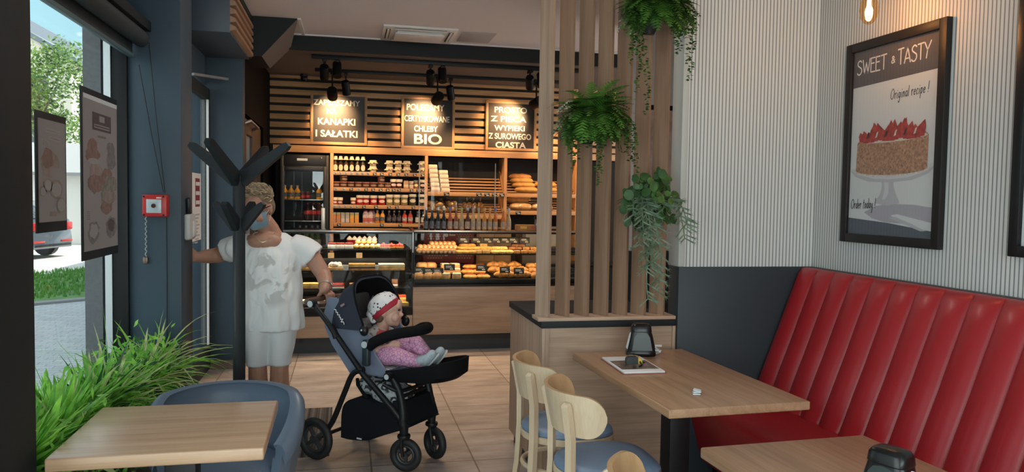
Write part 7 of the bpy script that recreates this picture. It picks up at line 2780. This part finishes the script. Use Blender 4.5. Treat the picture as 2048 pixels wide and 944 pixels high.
# image-right arm down to the handlebar
chain(mb, [(-.31, 4.98, 1.235), (-.215, 4.965, 1.16), (-.145, 4.935, 1.055), (-.128, 4.865, 1.005), (-.135, 4.805, .975)], [.054, .056, .049, .043, .031])
aS = V((cos(TH), sin(TH), 0))
lS = V((-sin(TH), cos(TH), 0))
grip = SO + aS * -.152 + lS * .035 + V((0, 0, .918))
zz = V((0, 0, 1))
fs = []
for i, o in enumerate((-.033, -.011, .011, .033)):
    ln = (.9, 1.05, 1.0, .85)[i]
    b0 = grip + lS * o - aS * .012 + zz * .034
    fs.append([b0, grip + lS * o + aS * .024 * ln + zz * .022, grip + lS * o + aS * .028 * ln - zz * .010, grip + lS * o + aS * .006 - zz * .028])
w0 = V((-.135, 4.805, .975))
hand(mb, w0, grip - aS * .010 + zz * .036, lS, fs, [w0 + lS * -.02 - zz * .012, grip - lS * .052 - aS * .026 + zz * .012, grip - lS * .046 - aS * .012 - zz * .022, grip - lS * .030 + aS * .010 - zz * .028], 1.0)
# image-left arm to the pier beside the door
chain(mb, [(-.635, 4.985, 1.235), (-.72, 5.03, 1.205), (-.795, 5.075, 1.165), (-.86, 5.03, 1.160), (-.905, 4.985, 1.160)], [.054, .054, .050, .044, .030])
k0 = V((-.945, 4.945, 1.168))
fs = []
for i, o in enumerate((-.030, -.010, .010, .030)):
    b0 = k0 + zz * o
    fs.append([b0, b0 + V((-.032, -.012, .004)), b0 + V((-.058, -.016, .006)), b0 + V((-.078 - .006 * (i in (1, 2)), -.014, .004))])
hand(mb, (-.905, 4.985, 1.160), k0, zz, fs, [(-.912, 4.975, 1.185), (-.935, 4.945, 1.215), (-.955, 4.932, 1.228)], 1.0)
# legs
for x0, x1 in ((-.555, -.542), (-.385, -.412)):
    chain(mb, [(x0, 4.975, .80), ((x0 + x1) / 2, 4.965, .62), (x1, 4.945, .46), (x1, 4.975, .31), (x1, 4.985, .10)], [.090, .068, .057, .062, .040])
    chain(mb, [(x1, 4.995, .065), (x1 - .012, 4.86, .040)], [.045, .035])
skin = fuse(mb, .0052, 3)
skin.build('body', SKIN, wm)
# t-shirt
SHIRT = bpy.data.materials.new('white_tshirt_print')
SHIRT.use_nodes = True
nt = SHIRT.node_tree
b = nt.nodes['Principled BSDF']
b.inputs['Roughness'].default_value = .85
tc = nd(nt, 'ShaderNodeTexCoord')
mp = nd(nt, 'ShaderNodeMapping')
mp.inputs['Location'].default_value = (-.02 / .17, 0, -1.04 / .20)
mp.inputs['Scale'].default_value = (1 / .17, 0, 1 / .20)
nt.links.new(tc.outputs['Object'], mp.inputs[0])
gr = nd(nt, 'ShaderNodeTexGradient', gradient_type='SPHERICAL')
nt.links.new(mp.outputs[0], gr.inputs[0])
nz = nd(nt, 'ShaderNodeTexNoise')
nz.inputs['Scale'].default_value = 9
nz.inputs['Detail'].default_value = 3
nz.inputs['Distortion'].default_value = .8
nt.links.new(tc.outputs['Object'], nz.inputs['Vector'])
rp = nd(nt, 'ShaderNodeValToRGB')
rp.color_ramp.elements[0].position = .50
rp.color_ramp.elements[1].position = .56
nt.links.new(nz.outputs[0], rp.inputs[0])
rp2 = nd(nt, 'ShaderNodeValToRGB')
rp2.color_ramp.elements[0].position = .02
rp2.color_ramp.elements[1].position = .25
nt.links.new(gr.outputs[0], rp2.inputs[0])
mu = nd(nt, 'ShaderNodeMath', operation='MULTIPLY')
nt.links.new(rp.outputs[0], mu.inputs[0])
nt.links.new(rp2.outputs[0], mu.inputs[1])
mx = nd(nt, 'ShaderNodeMixRGB')
mx.inputs[1].default_value = (.74, .74, .735, 1)
mx.inputs[2].default_value = (.52, .51, .50, 1)
nt.links.new(mu.outputs[0], mx.inputs[0])
nt.links.new(mx.outputs[0], b.inputs['Base Color'])
mb = MB()
rg = [(.705, -.452, .182, .150, 4.965), (.76, -.450, .186, .152, 4.965), (.88, -.455, .180, .152, 4.962), (1.0, -.460, .182, .150, 4.962), (1.10, -.468, .190, .150, 4.968), (1.18, -.470, .198, .138, 4.978), (1.245, -.470, .185, .110, 4.985), (1.285, -.470, .135, .088, 4.988), (1.315, -.472, .095, .070, 4.985)]
mb.loft([[(cx_ + cos(a) * rx, cy_ + sin(a) * ry, z) for a in [2 * pi * i / 40 for i in range(40)]] for z, cx_, rx, ry, cy_ in rg])


def sleeve(mb, pts, radii):
    pts = [V(p) for p in pts]
    mb.tube(curve_pts(pts, 10), [radii[0] + (radii[1] - radii[0]) * i / 10 for i in range(11)], 20)


sleeve(mb, [(-.34, 4.985, 1.225), (-.265, 4.975, 1.205), (-.205, 4.965, 1.160)], (.085, .088))
sleeve(mb, [(-.60, 4.985, 1.225), (-.68, 5.01, 1.215), (-.745, 5.04, 1.195)], (.085, .078))
shirt = fuse(mb, .009, 5)
for v in shirt.bm.verts:
    p = v.co
    # folds hang from the shoulders and gather at the hem
    w = .013 * noise.noise(V((p.x * 17 + p.z * 2.2, p.y * 17, p.z * 3.2))) + .006 * noise.noise(V((p.x * 34 - p.z * 5, p.y * 34, p.z * 8 + 4)))
    d = V((p.x + .46, p.y - 4.97, 0))
    if d.length > .02:
        d.normalize()
        k = 1.0 if p.z < 1.2 else max(0, 1 - (p.z - 1.2) / .08)
        v.co += d * w * (.4 + 1.2 * k)
# scooped neck: press the cloth back so that the chest shows
for v in shirt.bm.verts:
    p = v.co
    q = ((p.x + .495) / .092) ** 2 + ((p.z - 1.315) / .085) ** 2
    if q < 1 and p.y < 5.0:
        v.co.y += .075 * (1 - q) ** .35
shirt.build('t_shirt', SHIRT, wm, ang=70)
# shorts
mb = MB()
for x0, x1 in ((-.548, -.547), (-.387, -.410)):
    mb.loft([[(cx_ + cos(a) * rx, 4.962 + sin(a) * ry, z) for a in [2 * pi * i / 28 for i in range(28)]] for z, cx_, rx, ry in ((.478, x1, .070, .090), (.52, x1, .072, .096), (.60, (x0 + x1) / 2, .082, .110), (.74, x0 + (.02 if x0 < -.5 else -.02), .105, .128), (.84, -.465 + (x0 + .465) * .5, .115, .13))])
shorts = fuse(mb, .009, 4)
for v in shorts.bm.verts:
    p = v.co
    v.co.y += .004 * noise.noise(V((p.x * 26, p.y * 20, p.z * 9)))
    v.co.x += .003 * noise.noise(V((p.x * 20, p.y * 26, p.z * 12 + 7)))
shorts.build('shorts', mat('white_shorts', (0.70, 0.71, 0.72), .85), wm, ang=70)
for x1 in (-.542, -.412):
    mb = MB()
    mb.ball((x1 - .008, 4.925, .042), (.050, .125, .042), 16)
    mb.box(x1 - .055, x1 + .045, 4.80, 5.05, 0, .022, .01)
    fuse(mb, .008, 3).build('shoe', mat('white_shoe', (0.55, 0.55, 0.55), .6) if 'white_shoe' not in bpy.data.materials else bpy.data.materials['white_shoe'], wm)
# hair
HAIR = mat('blond_grey_hair', (0.36, 0.27, 0.17), .55, var=.55, vscale=70)
HAIRD = mat('dark_blond_hair', (0.20, 0.135, 0.08), .6, var=.4, vscale=60)
mb = MB()
HR = HX.to_3x3()
mb.ball(HX @ V((0, .030, .050)), (.083, .094, .078), 20, R=HR)
mb.ball(HX @ V((0, .060, -.005)), (.074, .062, .080), 18, R=HR)
hb = fuse(mb, .009, 2)
hb.build('hair_base', HAIRD, wm)
mb = MB()
rn = random.Random(31)
for i in range(520):
    th = rn.uniform(0, 2 * pi)
    el = rn.uniform(-.15, 1.5)
    n_ = V((cos(th) * cos(el), sin(th) * cos(el), sin(el)))
    if n_.y < -.15 and el < .55:
        continue
    p = V((n_.x * .081, .030 + n_.y * .093, .048 + n_.z * .080))
    comb = V((-.8, -.5, .25)) + V((rn.uniform(-.5, .5), rn.uniform(-.5, .5), rn.uniform(-.3, .5)))
    tdir = (comb - n_ * comb.dot(n_) * .75).normalized()
    L_ = rn.uniform(.030, .055)
    pts = [HX @ p, HX @ (p + tdir * L_ * .5 + n_ * .011), HX @ (p + tdir * L_ + n_ * rn.uniform(.004, .016))]
    mb.tube(curve_pts(pts, 4), [.0045, .0050, .0045, .0032, .0010], 5, m=rn.choice((0, 0, 0, 1)))
mb.build('hair_locks', [HAIR, HAIRD], wm)
# mask, sunglasses, ear loop
mb = MB()
rows_ = []
for i in range(9):
    v_ = i / 8
    z = -.012 - .098 * v_
    row = []
    for j in range(15):
        u = -1 + 2 * j / 14
        wv = .068 - .018 * v_ ** 2
        y = -.100 + .075 * abs(u) ** 2.2 + .020 * (v_ - .35) ** 2 * 3 + (.004 * sin(v_ * 3 * pi * 2) if .1 < v_ < .9 else 0) - .008 * (1 - abs(u))
        row.append(HX @ (V((u * wv, y, z)) * 1.04))
    rows_.append(row)
mb.loft(rows_, closed=False, caps=False)
r2_ = [[p + HR @ V((0, .003, 0)) for p in r] for r in rows_]
mb.loft(r2_, closed=False, caps=False)
mb.build('face_mask', mat('blue_surgical_mask', (0.22, 0.33, 0.41), .75, bump=.2, bscale=150), wm, ang=60)
mb = MB()
for s in (-1, 1):
    mb.tube(curve_pts([HX @ (V(p) * 1.04) for p in ((s * .067, -.022, -.025), (s * .077, -.004, -.008), (s * .080, .016, .012), (s * .079, .026, -.008), (s * .070, -.012, -.075))], 16), .0013, 5)
mb.build('ear_loop', M['paper'], wm)
mb = MB()
GLS = mat('dark_sunglasses', (0.008, 0.008, 0.010), .15)
for s in (-1, 1):
    lens = [HX @ (V((s * (.034 + .029 * cos(a)), -.094 + .018 * ((.034 + .029 * cos(a)) / .06) ** 2, .008 + .020 * sin(a))) * 1.04) for a in [2 * pi * k / 18 for k in range(18)]]
    mb.prism(lens, HR @ V((0, .003, 0)))
    mb.tube([HX @ (V((s * .062, -.078, .013)) * 1.04), HX @ (V((s * .077, -.03, .014)) * 1.04), HX @ (V((s * .079, .02, .010)) * 1.04)], .0030, 6)
mb.tube([HX @ (V((-.008, -.098, .010)) * 1.04), HX @ (V((.008, -.098, .010)) * 1.04)], .0025, 6)
mb.build('sunglasses', GLS, wm)
# necklace and bracelet
mb = MB().tube(curve_pts([(-.545, 4.95, 1.345), (-.555, 4.885, 1.315), (-.53, 4.852, 1.275), (-.50, 4.848, 1.262), (-.455, 4.868, 1.29), (-.425, 4.925, 1.335)], 24), .0016, 6)
mb.build('necklace', mat('thin_gold_chain', (0.60, 0.45, 0.25), .3, metal=.9), wm)
wv = V((-.130, 4.835, .988))
axw = (V((-.128, 4.865, 1.005)) - V((-.135, 4.805, .975))).normalized()
u_ = axw.cross(V((1, 0, 0))).normalized()
v_ = axw.cross(u_)
MB().tube([wv + (u_ * cos(a) + v_ * sin(a)) * .041 for a in [2 * pi * k / 28 for k in range(28)]], .0035, 6, closed=True).build('bracelet', mat('silver_bracelet', (0.55, 0.52, 0.48), .25, metal=.9), wm)

# ---- the child in the seat (built in the stroller's frame)
kd = T('person', 'toddler with dotted white cap and pink leggings sitting in the pushchair', 'person', SO + V((.2, -.2, .6)), TH)
KM = Matrix.Translation(SO) @ Matrix.Rotation(TH, 4, 'Z')
MW[kd.name] = Matrix.Translation(SO + V((.2, -.2, .6))) @ Matrix.Rotation(TH, 4, 'Z')


def kbuild(mb, name, mats, **kw):
    mb.bm.transform(KM)
    return mb.build(name, mats, kd, **kw)


KH = Matrix.Translation((.338, .005, .888)) @ Matrix.Rotation(radians(112), 4, 'Z') @ Matrix.Rotation(radians(2), 4, 'X')
mb = MB()
head_shapes(mb, KH, .88, child=True)
chain(mb, [(.285, 0, .745), (.30, 0, .785), (.325, 0, .83)], [.05, .036, .036])
chain(mb, [(.27, 0, .60), (.27, 0, .70), (.275, 0, .745)], [.07, .066, .055])
chain(mb, [(.268, -.070, .742), (.285, -.112, .680), (.315, -.118, .648), (.375, -.085, .672), (.405, -.070, .688)], [.032, .028, .025, .022, .016])
kw_ = V((.405, -.070, .688))
kf = []
for i, o in enumerate((-.014, -.005, .005, .014)):
    b0 = kw_ + V((.026, .012 + o * .4, .008 + o))
    kf.append([b0, b0 + V((.016, .010, .003)), b0 + V((.024, .020, -.004))])
hand(mb, kw_, kw_ + V((.026, .012, .008)), V((0, .4, 1)), kf, [kw_ + V((.006, 0, .012)), kw_ + V((.020, .008, .026)), kw_ + V((.034, .016, .028))], .62)
chain(mb, [(.285, .072, .742), (.335, .112, .690), (.375, .115, .668), (.425, .075, .690), (.445, .055, .700)], [.032, .028, .025, .021, .016])
kw2 = V((.445, .055, .700))
kf = []
for i, o in enumerate((-.014, -.005, .005, .014)):
    b0 = kw2 + V((.022, -.016 + o * .4, .006 + o))
    kf.append([b0, b0 + V((.014, -.012, .002)), b0 + V((.020, -.022, -.005))])
hand(mb, kw2, kw2 + V((.022, -.016, .006)), V((0, .4, 1)), kf, [kw2 + V((.006, 0, .010)), kw2 + V((.018, -.010, .024)), kw2 + V((.030, -.018, .026))], .62)
chain(mb, [(.30, -.055, .605), (.45, -.075, .635)], [.045, .040])
kbuild(fuse(mb, .0040, 2), 'body', SKINC)
for s in (-1, 1):
    mb = MB().ball(KH @ (V((s * .029, -.0835, .006)) * .88), (.0085, .0085, .0075), 10)
    kbuild(mb, 'eye', mat('dark_eye', (0.015, 0.010, 0.008), .1) if 'dark_eye' not in bpy.data.materials else bpy.data.materials['dark_eye'])
mb = MB().ball(KH @ (V((0, -.0905, -.066)) * .88), (.013, .006, .005), 10, R=KH.to_3x3())
kbuild(mb, 'lips', mat('pink_lips', (0.46, 0.16, 0.13), .4))
# hair
mb = MB()
KR = KH.to_3x3()
mb.ball(KH @ (V((0, .048, .000)) * .88), (.066, .050, .066), 16, R=KR)
mb.ball(KH @ (V((.028, .050, -.040)) * .88), (.036, .036, .045), 12, R=KR)
mb.ball(KH @ (V((-.028, .050, -.040)) * .88), (.036, .036, .045), 12, R=KR)
kbuild(fuse(mb, .006, 2), 'hair_base', mat('brown_hair', (0.115, 0.068, 0.042), .55, var=.4, vscale=80))
mb = MB()
rn = random.Random(41)
for i in range(130):
    th = rn.uniform(.1, pi - .1)
    p = V((cos(th) * .064, .045 + sin(th) * .048, rn.uniform(-.02, .045)))
    pts = [KH @ (p * .88), KH @ ((p + V((rn.uniform(-.012, .012), rn.uniform(-.004, .012), -.03))) * .88), KH @ ((p + V((rn.uniform(-.02, .02), rn.uniform(-.008, .02), -.066))) * .88)]
    mb.tube(curve_pts(pts, 4), [.0032, .0036, .0034, .0025, .0008], 5)
kbuild(mb, 'hair_locks', bpy.data.materials['brown_hair'])
# cap: dotted crown, red band
CAP = bpy.data.materials.new('white_dotted_cap')
CAP.use_nodes = True
nt = CAP.node_tree
b = nt.nodes['Principled BSDF']
b.inputs['Roughness'].default_value = .8
tc = nd(nt, 'ShaderNodeTexCoord')
vo = nd(nt, 'ShaderNodeTexVoronoi')
vo.inputs['Scale'].default_value = 46
vo.inputs['Randomness'].default_value = .35
nt.links.new(tc.outputs['Object'], vo.inputs['Vector'])
rp = nd(nt, 'ShaderNodeValToRGB')
rp.color_ramp.elements[0].position = .23
rp.color_ramp.elements[0].color = (.02, .02, .025, 1)
rp.color_ramp.elements[1].position = .27
rp.color_ramp.elements[1].color = (.72, .70, .70, 1)
nt.links.new(vo.outputs['Distance'], rp.inputs[0])
nt.links.new(rp.outputs[0], b.inputs['Base Color'])
mb = MB()
TC = KH @ Matrix.Rotation(radians(-40), 4, 'X')
mb.lathe([(.081, .010), (.085, .022), (.084, .045), (.074, .075), (.052, .098), (.022, .108), (.002, .110)], (0, 0, 0), 26, sy=1.15)
mb.bm.transform(Matrix.Translation((0, .012, 0)))
mb.ball((0, .085, .030), (.055, .045, .042), 14)
mb.ball((.030, .100, .002), (.022, .022, .022), 10)
mb.ball((-.030, .100, .002), (.022, .022, .022), 10)
cap_m = fuse(mb, .006, 3)
for v in cap_m.bm.verts:
    v.co += v.co.normalized() * .004 * noise.noise(v.co * 40)
cap_m.bm.transform(TC)
kbuild(cap_m, 'cap', CAP)
mb = MB()
ring = []
for rr, z in ((.080, -.008), (.0845, -.004), (.0865, .022), (.083, .026)):
    ring.append([(cos(a) * rr, .010 + sin(a) * rr * 1.13, z) for a in [2 * pi * k / 32 for k in range(32)]])
mb.loft(ring, caps=False)
mb.bm.transform(TC)
kbuild(mb, 'cap_band', mat('red_cap_band', (0.36, 0.012, 0.03), .7))
# floral top
FL = bpy.data.materials.new('floral_cotton')
FL.use_nodes = True
nt = FL.node_tree
b = nt.nodes['Principled BSDF']
b.inputs['Roughness'].default_value = .85
tc = nd(nt, 'ShaderNodeTexCoord')
nz = nd(nt, 'ShaderNodeTexNoise')
nz.inputs['Scale'].default_value = 17
nz.inputs['Detail'].default_value = 1.5
nt.links.new(tc.outputs['Object'], nz.inputs['Vector'])
rp = nd(nt, 'ShaderNodeValToRGB')
rp.color_ramp.interpolation = 'CONSTANT'
e = rp.color_ramp.elements
e[0].position = 0
e[0].color = (.16, .20, .15, 1)
e[1].position = .40
e[1].color = (.52, .47, .44, 1)
q = e.new(.565)
q.color = (.58, .11, .10, 1)
q = e.new(.67)
q.color = (.60, .30, .26, 1)
nt.links.new(nz.outputs[0], rp.inputs[0])
nt.links.new(rp.outputs[0], b.inputs['Base Color'])
mb = MB()
chain(mb, [(.275, 0, .61), (.272, 0, .70), (.278, 0, .738)], [.088, .080, .064])
chain(mb, [(.275, -.045, .735), (.275, -.088, .712)], [.050, .046])
chain(mb, [(.288, .045, .735), (.305, .088, .712)], [.050, .046])
kbuild(fuse(mb, .007, 3), 'top', FL)
# leggings
LG = bpy.data.materials.new('pink_patterned_leggings')
LG.use_nodes = True
nt = LG.node_tree
b = nt.nodes['Principled BSDF']
b.inputs['Roughness'].default_value = .8
tc = nd(nt, 'ShaderNodeTexCoord')
vo = nd(nt, 'ShaderNodeTexVoronoi', feature='DISTANCE_TO_EDGE')
vo.inputs['Scale'].default_value = 52
nt.links.new(tc.outputs['Object'], vo.inputs['Vector'])
rp = nd(nt, 'ShaderNodeValToRGB')
rp.color_ramp.elements[0].position = .03
rp.color_ramp.elements[0].color = (.30, .11, .30, 1)
rp.color_ramp.elements[1].position = .07
rp.color_ramp.elements[1].color = (.62, .31, .44, 1)
q = rp.color_ramp.elements.new(.42)
q.color = (.62, .34, .47, 1)
q = rp.color_ramp.elements.new(.46)
q.color = (.70, .62, .66, 1)
nt.links.new(vo.outputs['Distance'], rp.inputs[0])
nt.links.new(rp.outputs[0], b.inputs['Base Color'])
mb = MB()
chain(mb, [(.29, -.045, .612), (.38, -.075, .632), (.455, -.080, .640), (.54, -.050, .618), (.605, -.025, .606)], [.064, .060, .052, .043, .036])
chain(mb, [(.30, .045, .615), (.42, .060, .665), (.505, .058, .692), (.56, .058, .645), (.605, .050, .612)], [.064, .058, .050, .043, .036])
kbuild(fuse(mb, .007, 3), 'leggings', LG)
SHOE = mat('pale_blue_grey_shoe', (0.36, 0.42, 0.46), .6, var=.15, vscale=60)
for c, d in (((.635, -.018, .628), (.55, .35, .75)), ((.645, .058, .632), (.45, .45, .78))):
    d = V(d).normalized()
    c = V(c)
    mb = MB()
    cap(mb, c - d * .022, .030, c + d * .040, .026, 14)
    cap(mb, c - d * .020 + V((-.02, -.012, .008)), .032, c, .030, 12)
    o = fuse(mb, .006, 2)
    kbuild(o, 'shoe', SHOE)
    mb = MB()
    n_ = d.cross(V((0, 0, 1))).normalized()
    bb = d.cross(n_)
    if bb.x < 0:
        bb = -bb
    pts = [c + bb * .024 + d * (.012 + .056 * cos(a)) + n_ * .030 * sin(a) for a in [2 * pi * k / 24 for k in range(24)]]
    mb.prism(pts, bb * .008)
    kbuild(mb, 'shoe_sole', mat('pale_sole', (0.50, 0.53, 0.53), .7) if 'pale_sole' not in bpy.data.materials else bpy.data.materials['pale_sole'])
